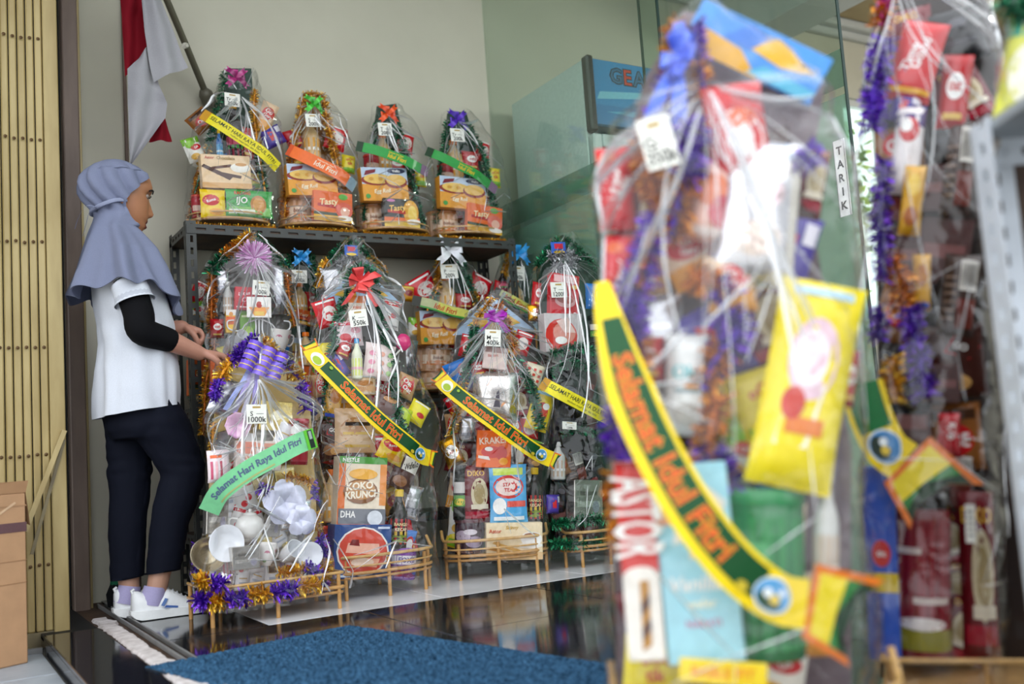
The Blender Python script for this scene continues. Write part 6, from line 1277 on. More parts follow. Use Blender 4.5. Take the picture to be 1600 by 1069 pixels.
HAMPERS.append(dict(name='gift_hamper',loc=(1.085,3.720,0.000),rot=-0.1396,tray=('D', 0.4, 0.24, 0.1),label='tall hamper with pink pompom rosette and white cup rack',group='',items=[
 ('#film',[(-0.003,-0.155,0.137),(0.311,-0.151,0.161),(0.547,-0.151,0.182),(0.788,-0.152,0.203),(1.032,-0.148,0.2),(1.181,-0.134,0.182),(1.23,-0.123,0.169),(1.285,-0.069,0.123),(1.375,0.02,0.049)],(0.031,1.268),(0.16,0.06),21,1.0),
 ('#board',[(0.038,0.09,1.394),(0.058,0.09,1.394),(0.182,0.09,1.254),(0.186,0.09,0.689),(0.201,0.09,0.046),(-0.154,0.09,0.086),(-0.132,0.09,0.704),(-0.113,0.09,1.247)],'silver_card'),
 ('packet_red_white',-0.083,0.021,0.162,0.074,0.094,0.03,-22.4),
 ('packet_yellow_text',-0.015,0.016,0.169,0.084,0.107,0.03,-17.8),
 ('bag_brown_choco',0.063,0.015,0.164,0.077,0.098,0.03,1.3),
 ('packet_violet',-0.082,0.032,0.159,0.074,0.09,0.03,10.9),
 ('packet_red_white',-0.013,0.018,0.17,0.073,0.108,0.03,12.7),
 ('packet_green_white',0.054,0.033,0.161,0.085,0.093,0.03,-1.9),
 ('packet_oat_red',-0.077,0.024,0.231,0.076,0.124,0.03,-0.4),
 ('packet_red_plain',-0.007,0.016,0.242,0.078,0.129,0.03,22.9),
 ('packet_red_plain',0.065,0.022,0.253,0.098,0.108,0.03,-1.7),
 ('bag_pink_peach',-0.079,0.03,0.344,0.074,0.11,0.03,-12.4),
 ('bag_brown_choco',-0.011,0.033,0.357,0.088,0.118,0.03,-21.0),
 ('packet_oat_red',0.07,0.025,0.363,0.078,0.097,0.03,-22.2),
 ('packet_red_white',-0.079,0.031,0.464,0.085,0.1,0.03,12.2),
 ('packet_oat_red',-0.001,0.031,0.452,0.084,0.118,0.03,-5.9),
 ('packet_red_plain',0.076,0.031,0.452,0.071,0.11,0.03,-22.9),
 ('packet_silver',-0.073,0.029,0.541,0.09,0.123,0.03,-4.8),
 ('packet_blue_snack',0.01,0.028,0.55,0.104,0.144,0.03,1.8),
 ('packet_blue_snack',0.105,0.03,0.523,0.093,0.145,0.03,-14.1),
 ('packet_red_plain',-0.078,0.03,0.66,0.073,0.107,0.03,10.3),
 ('packet_wafer_cream',-0.011,0.02,0.674,0.094,0.096,0.03,-22.2),
 ('packet_red_white',0.076,0.029,0.672,0.087,0.127,0.03,16.2),
 ('packet_silver',-0.073,0.017,0.74,0.099,0.13,0.03,-7.6),
 ('packet_blue_snack',0.018,0.023,0.736,0.098,0.126,0.03,-15.4),
 ('bag_maroon',0.108,0.021,0.763,0.098,0.119,0.03,-8.4),
 ('packet_yellow_text',-0.071,0.017,0.863,0.106,0.154,0.03,-9.9),
 ('packet_blue_snack',0.027,0.018,0.888,0.094,0.139,0.03,6.4),
 ('packet_blue_snack',0.113,0.028,0.875,0.091,0.141,0.03,6.7),
 ('#tinsel', [(0.034, 0.03, 1.372), (-0.026, 0.03, 1.321), (-0.066, 0.03, 1.285)], 'gold orange', 0.032),
 ('#tinsel',[(-0.066,0.03,1.285),(-0.105,0.03,1.25),(-0.118,0.03,1.215)],'green',0.032),
 ('#tinsel', [(-0.118, 0.03, 1.211), (-0.124, 0.03, 1.039), (-0.119, 0.03, 0.929), (-0.154, 0.03, 0.797), (-0.169, 0.03, 0.607)], 'orange gold', 0.022),
 ('#tinsel',[(0.048,0.03,1.372),(0.111,0.03,1.308),(0.17,0.03,1.237)],'green',0.022),
 ('#tinsel', [(0.166, 0.04, 1.226), (0.174, 0.04, 1.112), (0.187, 0.04, 1.011)], 'orange gold', 0.018),
 ('rosette_pink',0.031,-0.04,1.265,0.149,0.144,0.04,0.9),
 ('tag:M|700k',0.047,-0.075,1.143,0.064,0.056,0.04,5.2),
 ('box_red_celebrate',0.011,-0.05,1.106,0.118,0.088,0.03,3.3),
 ('sticker_basket',0.035,-0.085,1.068,0.09,0.078,0.006,1.4),
 ('box_yellow_juice',-0.064,-0.05,1.022,0.037,0.087,0.04,1.5),
 ('box_green_plain',0.001,-0.03,1.009,0.061,0.146,0.03,1.6),
 ('packet_silver',-0.08,0.02,1.184,0.061,0.109,0.04,1.0),
 ('packet_silver',0.132,0.03,1.161,0.064,0.203,0.04,1.3),
 ('bottle_clear',-0.066,-0.02,1.116,0.037,0.127,0.04,1.2),
 ('packet_red_plain',-0.11,-0.02,1.002,0.051,0.072,0.04,1.5),
 ('plate_clear',-0.112,-0.06,0.942,0.078,0.105,0.02,1.7),
 ('cup_white_side',-0.073,-0.07,0.928,0.051,0.086,0.06,1.8),
 ('cup_white_side',-0.041,-0.08,0.95,0.051,0.081,0.06,1.7),
 ('cup_floral',0.113,-0.08,0.947,0.095,0.083,0.08,5.9),
 ('cup_floral',0.136,-0.08,0.813,0.096,0.082,0.08,6.3),
 ('cup_rack',0.035,-0.06,0.975,0.229,0.136,0.02,1.7),
 ('syrup_orange',0.22,-0.02,0.915,0.059,0.134,0.05,2.1),
 ('box_tasty_orange',-0.106,-0.02,0.791,0.078,0.215,0.04,2.2),
 ('box_tasty_orange',0.221,-0.01,0.779,0.084,0.173,0.04,2.5),
 ('bag_brown_choco',0.011,-0.05,0.641,0.212,0.286,0.06,2.7),
 ('box_blue_round',0.017,-0.06,0.265,0.281,0.256,0.1,3.9),
 ]))
HAMPERS.append(dict(name='gift_hamper',loc=(1.520,3.720,0.000),rot=0.0,tray=('D', 0.42, 0.24, 0.1),label='tall hamper with silver tinsel peak behind the coral-bow hamper',group='',items=[
 ('#film',[(0.015,-0.195,0.122),(0.522,-0.18,0.188),(0.776,-0.172,0.228),(1.036,-0.176,0.222),(1.166,-0.169,0.172),(1.218,-0.145,0.152),(1.298,-0.082,0.095),(1.369,-0.019,0.026)],(-0.033,1.284),(0.15,0.05),22,1.0),
 ('#board',[(0.029,0.09,1.384),(0.051,0.09,1.385),(0.177,0.09,1.268),(0.19,0.09,1.2),(0.263,0.09,0.67),(0.252,0.09,0.037),(-0.16,0.09,0.085),(-0.129,0.09,0.686),(-0.107,0.09,1.232)],'silver_card'),
 ('packet_green_white',-0.117,0.033,0.176,0.089,0.12,0.03,-9.5),
 ('packet_wafer_cream',-0.035,0.023,0.185,0.08,0.137,0.03,-16.8),
 ('packet_wafer_cream',0.039,0.019,0.179,0.093,0.126,0.03,4.5),
 ('packet_crackers_brown',-0.112,0.018,0.202,0.09,0.11,0.03,0.9),
 ('packet_red_white',-0.03,0.034,0.19,0.089,0.14,0.03,-13.0),
 ('packet_crackers_brown',0.052,0.015,0.198,0.097,0.138,0.03,8.3),
 ('bag_brown_choco',-0.116,0.03,0.282,0.07,0.108,0.03,11.3),
 ('bag_pink_peach',-0.051,0.026,0.313,0.084,0.095,0.03,3.9),
 ('bag_pink_peach',0.026,0.016,0.281,0.088,0.092,0.03,-14.1),
 ('packet_oat_red',-0.11,0.02,0.401,0.095,0.132,0.03,21.2),
 ('packet_oat_red',-0.022,0.022,0.395,0.083,0.102,0.03,8.8),
 ('packet_oat_red',0.054,0.025,0.4,0.083,0.11,0.03,21.0),
 ('packet_red_plain',-0.102,0.03,0.488,0.086,0.128,0.03,20.1),
 ('packet_green_white',-0.024,0.03,0.499,0.086,0.145,0.03,-19.7),
 ('packet_red_white',0.056,0.025,0.508,0.091,0.123,0.03,-21.6),
 ('packet_violet',-0.102,0.034,0.595,0.082,0.125,0.03,2.6),
 ('packet_green_white',-0.027,0.034,0.605,0.099,0.119,0.03,-19.6),
 ('bag_brown_choco',0.064,0.018,0.622,0.078,0.103,0.03,14.9),
 ('packet_red_plain',0.136,0.025,0.604,0.081,0.116,0.03,-21.4),
 ('packet_blue_snack',-0.102,0.021,0.697,0.08,0.108,0.03,21.8),
 ('bag_maroon',-0.028,0.03,0.7,0.08,0.093,0.03,0.0),
 ('bag_pink_peach',0.046,0.028,0.72,0.083,0.122,0.03,-22.3),
 ('packet_red_plain',0.122,0.031,0.726,0.079,0.116,0.03,-3.2),
 ('packet_red_plain',-0.092,0.018,0.827,0.116,0.147,0.03,13.5),
 ('packet_green_white',0.015,0.023,0.806,0.112,0.12,0.03,-14.8),
 ('packet_snack_gold',0.118,0.017,0.818,0.101,0.128,0.03,-15.9),
 ('#tinsel',[(0.012,0.03,1.368),(-0.042,0.03,1.323),(-0.08,0.03,1.29)],'green',0.024),
 ('#tinsel',[(-0.088,0.03,1.284),(-0.111,0.03,1.252),(-0.124,0.03,1.205),(-0.132,0.03,1.168)],'gold',0.022),
 ('#tinsel', [(0.021, 0.03, 1.368), (0.088, 0.03, 1.312), (0.161, 0.03, 1.245)], 'green gold', 0.02),
 ('#tinsel',[(0.164,0.05,1.238),(0.177,0.05,1.179),(0.204,0.05,1.044)],'green',0.02),
 ('#tinsel',[(-0.057,0.02,1.268),(0.007,0.02,1.291),(0.066,0.02,1.256)],'silver',0.026),
 ('sticker_oval',-0.009,-0.03,1.314,0.055,0.042,0.006,0.3),
 ('packet_silver',-0.069,0.0,1.19,0.099,0.129,0.04,-9.2),
 ('packet_red_white',-0.088,0.0,1.086,0.081,0.104,0.04,1.1),
 ('bag_brown_choco',0.151,0.02,0.775,0.114,0.16,0.04,12.5),
 ('packet_oat_red',-0.173,-0.05,0.827,0.068,0.084,0.04,-6.0),
 ('packet_silver',0.249,0.03,0.88,0.088,0.162,0.04,7.2),
 ('packet_snack_gold',-0.153,-0.03,0.654,0.078,0.124,0.04,2.7),
 ('syrup_orange',-0.188,-0.03,0.386,0.067,0.219,0.06,3.7),
 ('jar_red',-0.186,-0.03,0.168,0.077,0.144,0.07,4.6),
 ('bag_maroon',0.201,0.0,0.355,0.115,0.206,0.04,10.1),
 ]))
HAMPERS.append(dict(name='gift_hamper',loc=(1.420,3.400,0.000),rot=0.0,tray=('D', 0.41, 0.25, 0.085),label='hamper with coral-pink bow and green Selamat Idul Fitri sash',group='',items=[
 ('#film',[(0.024,-0.21,0.229),(0.148,-0.213,0.232),(0.377,-0.211,0.237),(0.539,-0.218,0.259),(0.656,-0.212,0.262),(0.751,-0.203,0.236),(0.846,-0.193,0.205),(0.917,-0.185,0.188),(1.06,-0.159,0.158),(1.132,-0.106,0.128),(1.205,-0.033,0.039)],(-0.019,1.109),(0.16,0.05),23,1.5),
 ('#board',[(0.036,0.08,1.221),(0.057,0.08,1.222),(0.204,0.08,1.089),(0.209,0.08,0.654),(0.21,0.08,0.05),(-0.167,0.08,0.096),(-0.15,0.08,0.669),(-0.099,0.08,1.071)],'sky_print'),
 ('packet_red_white',-0.136,0.018,0.151,0.093,0.102,0.03,7.1),
 ('packet_crackers_brown',-0.05,0.018,0.169,0.097,0.135,0.03,-12.6),
 ('bag_brown_choco',0.039,0.024,0.151,0.099,0.102,0.03,-11.2),
 ('packet_blue_snack',0.13,0.021,0.157,0.092,0.113,0.03,19.0),
 ('packet_yellow_text',-0.132,0.022,0.196,0.09,0.121,0.03,-6.3),
 ('packet_oat_red',-0.049,0.034,0.205,0.103,0.134,0.03,-17.3),
 ('packet_red_plain',0.045,0.025,0.175,0.103,0.146,0.03,9.9),
 ('packet_red_plain',0.14,0.029,0.179,0.088,0.125,0.03,-12.7),
 ('packet_blue_snack',-0.138,0.022,0.308,0.084,0.097,0.03,-23.0),
 ('packet_wafer_cream',-0.061,0.033,0.297,0.082,0.099,0.03,3.3),
 ('packet_wafer_cream',0.015,0.035,0.33,0.089,0.127,0.03,-9.5),
 ('packet_snack_gold',0.097,0.016,0.318,0.086,0.119,0.03,-13.8),
 ('packet_silver',0.176,0.026,0.304,0.081,0.127,0.03,15.8),
 ('bag_brown_choco',-0.141,0.026,0.415,0.069,0.09,0.03,-22.0),
 ('packet_crackers_brown',-0.078,0.034,0.398,0.069,0.101,0.03,-11.4),
 ('packet_wafer_cream',-0.014,0.02,0.398,0.078,0.094,0.03,-22.8),
 ('packet_wafer_cream',0.058,0.02,0.402,0.076,0.11,0.03,18.1),
 ('packet_oat_red',0.128,0.026,0.416,0.088,0.116,0.03,19.3),
 ('packet_red_white',-0.143,0.025,0.52,0.073,0.099,0.03,17.8),
 ('packet_red_plain',-0.075,0.026,0.503,0.074,0.111,0.03,-2.7),
 ('packet_silver',-0.007,0.016,0.491,0.078,0.13,0.03,8.8),
 ('packet_red_white',0.065,0.025,0.499,0.074,0.122,0.03,2.0),
 ('bag_pink_peach',0.133,0.017,0.521,0.075,0.119,0.03,12.2),
 ('packet_wafer_cream',-0.141,0.028,0.602,0.078,0.123,0.03,-0.1),
 ('packet_green_white',-0.07,0.034,0.6,0.074,0.101,0.03,-14.1),
 ('packet_red_white',-0.002,0.024,0.615,0.074,0.127,0.03,0.9),
 ('packet_green_white',0.066,0.029,0.609,0.075,0.099,0.03,-2.5),
 ('packet_silver',0.135,0.026,0.607,0.079,0.095,0.03,0.1),
 ('packet_violet',-0.126,0.031,0.705,0.105,0.146,0.03,16.1),
 ('packet_wafer_cream',-0.029,0.032,0.705,0.107,0.126,0.03,0.8),
 ('packet_oat_red',0.069,0.017,0.726,0.107,0.145,0.03,13.0),
 ('bag_brown_choco',0.168,0.03,0.699,0.092,0.154,0.03,-15.4),
 ('packet_yellow_text',-0.115,0.02,0.841,0.095,0.137,0.03,-4.4),
 ('bag_brown_choco',-0.028,0.022,0.824,0.109,0.124,0.03,23.9),
 ('packet_green_white',0.072,0.034,0.819,0.086,0.124,0.03,13.9),
 ('#tinsel',[(0.004,-0.02,1.189),(-0.043,-0.02,1.156),(-0.067,-0.02,1.079),(-0.102,-0.02,0.985),(-0.134,-0.02,0.845),(-0.162,-0.02,0.662),(-0.181,-0.02,0.527)],'green',0.024),
 ('#tinsel',[(-0.0,-0.03,1.187),(0.038,-0.03,1.152),(0.053,-0.03,1.056),(0.067,-0.03,0.937),(0.094,-0.03,0.793),(0.109,-0.03,0.627),(0.15,-0.03,0.531)],'green',0.026),
 ('bow_coral',-0.026,-0.06,1.121,0.161,0.105,0.04,0.9),
 ('tag:K|550k',-0.053,-0.095,0.981,0.069,0.06,0.04,-6.6),
 ('packet_juice_orange',-0.029,-0.03,1.026,0.07,0.095,0.04,1.3),
 ('packet_red_white',-0.127,0.0,1.016,0.095,0.102,0.04,-16.8),
 ('packet_heart_white',0.121,0.0,1.013,0.088,0.11,0.04,13.5),
 ('bag_pink_white',-0.063,-0.04,0.935,0.11,0.093,0.04,-2.4),
 ('bottle_rainbow',-0.049,-0.07,0.838,0.039,0.149,0.04,2.0),
 ('packet_red_plain',-0.086,-0.04,0.877,0.058,0.062,0.04,21.8),
 ('bag_pink_floral',0.046,-0.05,0.828,0.122,0.133,0.04,10.2),
 ('packet_violet',-0.11,-0.03,0.821,0.069,0.101,0.04,-28.0),
 ('lollipop_pink',0.152,-0.02,0.902,0.067,0.06,0.02,21.9),
 ('packet_oat_red',0.162,-0.02,0.738,0.082,0.089,0.04,24.6),
 ('packet_oat_red',-0.173,-0.01,0.75,0.053,0.082,0.04,-5.8),
 ('jar_cookies',-0.023,-0.06,0.742,0.11,0.069,0.08,2.4),
 ('bag_snack_gold_l',-0.135,-0.04,0.694,0.067,0.138,0.04,12.5),
 ('bag_violet_s',0.072,-0.04,0.67,0.101,0.072,0.04,22.8),
 ('packet_yellow_plain',0.203,-0.02,0.636,0.082,0.085,0.04,33.1),
 ('packet_lime_plain',0.14,-0.03,0.614,0.056,0.087,0.04,23.1),
 ('bag_bread',-0.066,-0.07,0.582,0.162,0.159,0.06,3.1),
 ('bag_brown_choco',-0.156,-0.04,0.559,0.11,0.149,0.04,-10.9),
 ('bag_yellow_red',0.071,-0.07,0.506,0.11,0.094,0.04,28.5),
 ('packet_wafer_brown',0.123,-0.05,0.424,0.097,0.142,0.04,27.9),
 ('box_cereal',-0.071,-0.09,0.366,0.18,0.241,0.06,6.0),
 ('syrup_orange',-0.155,-0.04,0.357,0.062,0.187,0.07,3.9),
 ('box_blue_round',-0.085,-0.1,0.16,0.213,0.184,0.07,5.8),
 ('bottle_soy',0.083,-0.07,0.253,0.071,0.214,0.07,6.5),
 ('tin_violet',0.093,-0.07,0.093,0.107,0.112,0.1,7.2),
 ('jar_red',-0.195,-0.03,0.195,0.061,0.123,0.07,4.6),
 ('#banner',[(-0.237,-0.1,0.871),(-0.221,-0.11,0.836),(-0.137,-0.15,0.728),(-0.031,-0.165,0.614),(0.093,-0.15,0.516),(0.155,-0.12,0.476),(0.19,-0.11,0.465)],0.06,'selamat'),
 ]))
HAMPERS.append(dict(name='gift_hamper',loc=(1.930,3.420,0.000),rot=-0.4189,tray=('D', 0.4, 0.25, 0.085),label='hamper with magenta bow, orange tinsel and green Selamat Idul Fitri sash',group='',items=[
 ('#film',[(0.03,-0.206,0.216),(0.165,-0.208,0.216),(0.337,-0.202,0.219),(0.486,-0.198,0.24),(0.611,-0.185,0.259),(0.736,-0.168,0.264),(0.837,-0.136,0.261),(0.965,-0.091,0.242),(1.042,-0.027,0.162),(1.099,0.033,0.099)],(0.05,0.984),(0.16,0.05),24,1.6),
 ('#board',[(0.062,0.08,1.113),(0.083,0.08,1.111),(0.228,0.08,0.967),(0.23,0.08,0.627),(0.198,0.08,0.018),(-0.182,0.08,0.049),(-0.149,0.08,0.651),(-0.087,0.08,0.984)],'sky_print'),
 ('packet_yellow_text',-0.126,0.023,0.169,0.099,0.135,0.03,21.1),
 ('packet_yellow_text',-0.035,0.034,0.161,0.096,0.121,0.03,21.4),
 ('packet_oat_red',0.053,0.027,0.163,0.098,0.123,0.03,-19.4),
 ('bag_maroon',0.144,0.02,0.171,0.116,0.138,0.03,2.4),
 ('packet_green_white',-0.125,0.018,0.231,0.09,0.156,0.03,7.5),
 ('packet_snack_gold',-0.041,0.026,0.225,0.117,0.133,0.03,-17.3),
 ('packet_red_plain',0.066,0.026,0.204,0.115,0.146,0.03,14.3),
 ('packet_wafer_cream',-0.124,0.024,0.327,0.088,0.135,0.03,12.4),
 ('packet_silver',-0.043,0.034,0.335,0.083,0.13,0.03,12.9),
 ('packet_oat_red',0.033,0.017,0.324,0.107,0.112,0.03,-2.6),
 ('packet_silver',0.132,0.025,0.349,0.093,0.133,0.03,-9.7),
 ('bag_maroon',-0.118,0.017,0.459,0.097,0.118,0.03,12.7),
 ('bag_brown_choco',-0.029,0.032,0.463,0.104,0.136,0.03,1.0),
 ('packet_silver',0.067,0.018,0.465,0.095,0.13,0.03,-3.8),
 ('packet_green_white',0.154,0.019,0.441,0.098,0.147,0.03,21.7),
 ('packet_oat_red',-0.119,0.028,0.586,0.085,0.096,0.03,-3.8),
 ('bag_pink_peach',-0.041,0.025,0.588,0.077,0.1,0.03,-8.3),
 ('packet_crackers_brown',0.03,0.025,0.558,0.078,0.11,0.03,-23.9),
 ('packet_blue_snack',0.102,0.02,0.567,0.075,0.1,0.03,-23.9),
 ('packet_red_white',0.171,0.025,0.558,0.08,0.091,0.03,8.0),
 ('packet_red_white',-0.103,0.02,0.651,0.084,0.121,0.03,-23.5),
 ('bag_maroon',-0.026,0.022,0.679,0.08,0.101,0.03,3.9),
 ('packet_violet',0.047,0.03,0.666,0.092,0.112,0.03,-2.7),
 ('bag_maroon',0.132,0.015,0.663,0.092,0.13,0.03,-3.6),
 ('packet_violet',-0.083,0.024,0.764,0.095,0.105,0.03,14.5),
 ('packet_oat_red',0.005,0.029,0.777,0.083,0.104,0.03,5.4),
 ('packet_oat_red',0.081,0.032,0.775,0.097,0.123,0.03,5.6),
 ('packet_red_plain',0.17,0.034,0.766,0.092,0.117,0.03,9.4),
 ('#tinsel', [(0.055, -0.02, 1.079), (0.022, -0.02, 1.042), (-0.015, -0.02, 0.992), (-0.038, -0.02, 0.905), (-0.067, -0.02, 0.843)], 'gold green', 0.022),
 ('#tinsel', [(-0.025, -0.03, 0.966), (-0.041, -0.03, 0.878), (-0.071, -0.03, 0.792), (-0.091, -0.03, 0.718), (-0.144, -0.03, 0.547)], 'green gold', 0.024),
 ('#tinsel', [(0.072, -0.03, 1.05), (0.099, -0.03, 0.985), (0.119, -0.03, 0.907), (0.127, -0.03, 0.843)], 'orange gold', 0.026),
 ('#tinsel',[(0.134,-0.03,0.83),(0.16,-0.03,0.765),(0.186,-0.03,0.7),(0.196,-0.03,0.624),(0.208,-0.03,0.548)],'green',0.026),
 ('bow_magenta_s',0.053,-0.06,0.999,0.126,0.076,0.04,3.4),
 ('tag:M|400k',0.036,-0.095,0.909,0.062,0.065,0.04,5.5),
 ('syrup_orange',0.05,-0.03,0.949,0.061,0.102,0.05,3.5),
 ('box_pink_biscuit',0.044,-0.06,0.833,0.095,0.086,0.03,9.6),
 ('packet_red_white',-0.055,-0.0,0.895,0.061,0.092,0.04,15.5),
 ('packet_red_white',0.165,0.0,0.895,0.072,0.093,0.04,23.6),
 ('packet_blue_snack',-0.1,-0.01,0.795,0.101,0.086,0.04,-18.5),
 ('packet_red_plain',-0.021,-0.04,0.8,0.06,0.055,0.04,-6.4),
 ('packet_checks',0.199,0.0,0.758,0.077,0.103,0.04,21.8),
 ('bag_foil_white',0.037,-0.06,0.683,0.185,0.2,0.07,5.7),
 ('bag_yellow_hot',0.215,-0.02,0.623,0.092,0.167,0.04,19.9),
 ('box_orange_kraker',0.014,-0.075,0.481,0.134,0.142,0.03,5.9),
 ('packet_gold_bar',-0.147,-0.05,0.482,0.074,0.113,0.04,-20.2),
 ('packet_silver',-0.081,-0.03,0.567,0.07,0.099,0.04,3.7),
 ('can_stack_dark',-0.126,-0.06,0.325,0.049,0.209,0.06,3.9),
 ('bag_maroon',-0.063,-0.065,0.315,0.113,0.219,0.05,2.0),
 ('bag_blue_rings',0.058,-0.085,0.307,0.148,0.224,0.04,2.1),
 ('bottle_soy',0.166,-0.05,0.291,0.065,0.216,0.07,4.2),
 ('box_coffee_wafer',0.066,-0.1,0.129,0.216,0.139,0.05,3.3),
 ('tin_violet_dark',-0.097,-0.06,0.153,0.113,0.135,0.1,4.1),
 ('bag_brown_choco',0.183,-0.03,0.445,0.086,0.1,0.04,18.1),
 ('#banner',[(-0.174,-0.1,0.762),(-0.15,-0.11,0.731),(-0.072,-0.15,0.655),(0.03,-0.165,0.568),(0.136,-0.15,0.482),(0.194,-0.12,0.444),(0.229,-0.11,0.427)],0.061,'selamat'),
 ]))
HAMPERS.append(dict(name='gift_hamper',loc=(2.350,3.360,0.000),rot=0.0,tray=('D', 0.32, 0.24, 0.075),label='tall hamper with silver bow and dark green tinsel shelf beside the glass',group='',items=[
 ('#film',[(0.033,-0.201,0.096),(0.256,-0.2,0.119),(0.462,-0.195,0.139),(0.723,-0.191,0.156),(0.988,-0.199,0.172),(1.122,-0.195,0.172),(1.203,-0.176,0.153),(1.271,-0.095,0.077),(1.349,-0.043,-0.011)],(-0.087,1.229),(0.15,0.05),25,1.0),
 ('#board',[(0.011,0.08,1.363),(0.025,0.08,1.366),(0.187,0.08,1.242),(0.198,0.08,0.724),(0.147,0.08,0.027),(-0.148,0.08,0.06),(-0.127,0.08,0.733),(-0.122,0.08,1.231)],'dark_green'),
 ('bag_black',-0.128,0.015,0.137,0.078,0.095,0.03,-3.4),
 ('bag_brown_choco',-0.056,0.03,0.151,0.073,0.12,0.03,-18.5),
 ('box_brown_gift',0.011,0.024,0.139,0.085,0.099,0.03,-4.4),
 ('box_brown_gift',-0.13,0.032,0.197,0.076,0.092,0.03,-11.2),
 ('packet_barcode_dark',-0.06,0.023,0.201,0.083,0.114,0.03,7.7),
 ('bag_black',0.016,0.03,0.199,0.076,0.111,0.03,-14.3),
 ('bag_black',-0.123,0.026,0.268,0.097,0.134,0.03,16.3),
 ('bag_brown_choco',-0.033,0.031,0.277,0.096,0.132,0.03,6.1),
 ('bag_maroon',0.055,0.017,0.277,0.079,0.111,0.03,-23.7),
 ('packet_crackers_brown',-0.12,0.017,0.407,0.1,0.116,0.03,-16.8),
 ('packet_barcode_dark',-0.028,0.033,0.385,0.104,0.131,0.03,-11.3),
 ('bag_black',0.067,0.026,0.395,0.09,0.138,0.03,-15.8),
 ('box_brown_gift',-0.119,0.017,0.499,0.099,0.101,0.03,0.7),
 ('packet_crackers_brown',-0.028,0.027,0.507,0.088,0.108,0.03,-19.5),
 ('bag_black',0.053,0.03,0.494,0.083,0.106,0.03,-22.0),
 ('packet_crackers_brown',-0.115,0.028,0.588,0.084,0.126,0.03,20.0),
 ('bag_black',-0.038,0.019,0.62,0.083,0.125,0.03,-9.4),
 ('box_brown_gift',0.037,0.028,0.588,0.088,0.124,0.03,-12.3),
 ('packet_barcode_dark',-0.118,0.023,0.712,0.085,0.098,0.03,-16.3),
 ('bag_black',-0.039,0.019,0.711,0.094,0.098,0.03,8.7),
 ('box_brown_gift',0.047,0.016,0.717,0.079,0.123,0.03,22.4),
 ('packet_barcode_dark',-0.116,0.024,0.81,0.098,0.144,0.03,18.7),
 ('bag_black',-0.025,0.026,0.831,0.092,0.129,0.03,-2.3),
 ('bag_black',0.059,0.017,0.835,0.088,0.137,0.03,-21.0),
 ('#tinsel',[(-0.031,0.03,1.339),(-0.096,0.03,1.282),(-0.155,0.03,1.22)],'green',0.02),
 ('#tinsel',[(-0.005,0.03,1.34),(0.075,0.03,1.283),(0.156,0.03,1.22)],'green',0.02),
 ('sticker_oval',-0.078,-0.03,1.283,0.071,0.048,0.006,-2.8),
 ('#tinsel',[(-0.122,-0.02,1.244),(-0.064,-0.02,1.262),(-0.002,-0.02,1.248),(-0.031,-0.02,1.204),(-0.1,-0.02,1.207)],'silver',0.03),
 ('tag:T|1200k',-0.131,-0.085,1.097,0.075,0.062,0.04,-2.1),
 ('box_red_wafer',-0.085,-0.06,1.079,0.138,0.177,0.03,6.0),
 ('box_round_red',-0.109,-0.07,0.926,0.182,0.156,0.05,0.5),
 ('packet_red_plain',-0.185,-0.02,1.089,0.042,0.108,0.04,9.9),
 ('packet_gold_bar',-0.204,-0.02,1.015,0.055,0.068,0.04,2.1),
 ('packet_blue_snack',0.094,-0.02,1.089,0.073,0.109,0.04,2.2),
 ('can_stack_dark',0.08,-0.03,0.944,0.046,0.119,0.05,2.7),
 ('#tinsel',[(-0.177,-0.07,0.843),(-0.105,-0.07,0.861),(-0.033,-0.07,0.868),(0.035,-0.07,0.846)],'green',0.024),
 ('#tinsel',[(-0.171,-0.05,0.761),(-0.113,-0.05,0.798),(-0.034,-0.05,0.802),(0.037,-0.05,0.783)],'green',0.024),
 ('bag_black',-0.091,-0.04,0.618,0.22,0.337,0.06,3.7),
 ('tag:T|1200k',-0.128,-0.085,0.553,0.067,0.03,0.04,6.0),
 ('#tinsel',[(-0.144,-0.06,0.522),(-0.066,-0.06,0.534),(0.011,-0.06,0.514)],'green',0.02),
 ('bottle_clear',-0.153,-0.05,0.417,0.061,0.151,0.06,4.4),
 ('packet_violet',-0.205,-0.06,0.251,0.06,0.074,0.04,5.0),
 ('box_silver_gift',-0.024,-0.03,0.255,0.139,0.153,0.05,5.1),
 ('#tinsel',[(-0.242,-0.08,0.176),(-0.158,-0.08,0.178),(-0.051,-0.08,0.178),(0.027,-0.08,0.175)],'green',0.026),
 ('#tinsel',[(-0.249,-0.09,0.109),(-0.172,-0.09,0.096),(-0.067,-0.09,0.09),(0.011,-0.09,0.089)],'green',0.026),
 ('#banner',[(-0.242,-0.08,0.727),(-0.194,-0.12,0.687),(-0.119,-0.13,0.646),(-0.042,-0.125,0.61),(0.065,-0.09,0.57)],0.055,'yellow_hari'),
 ]))
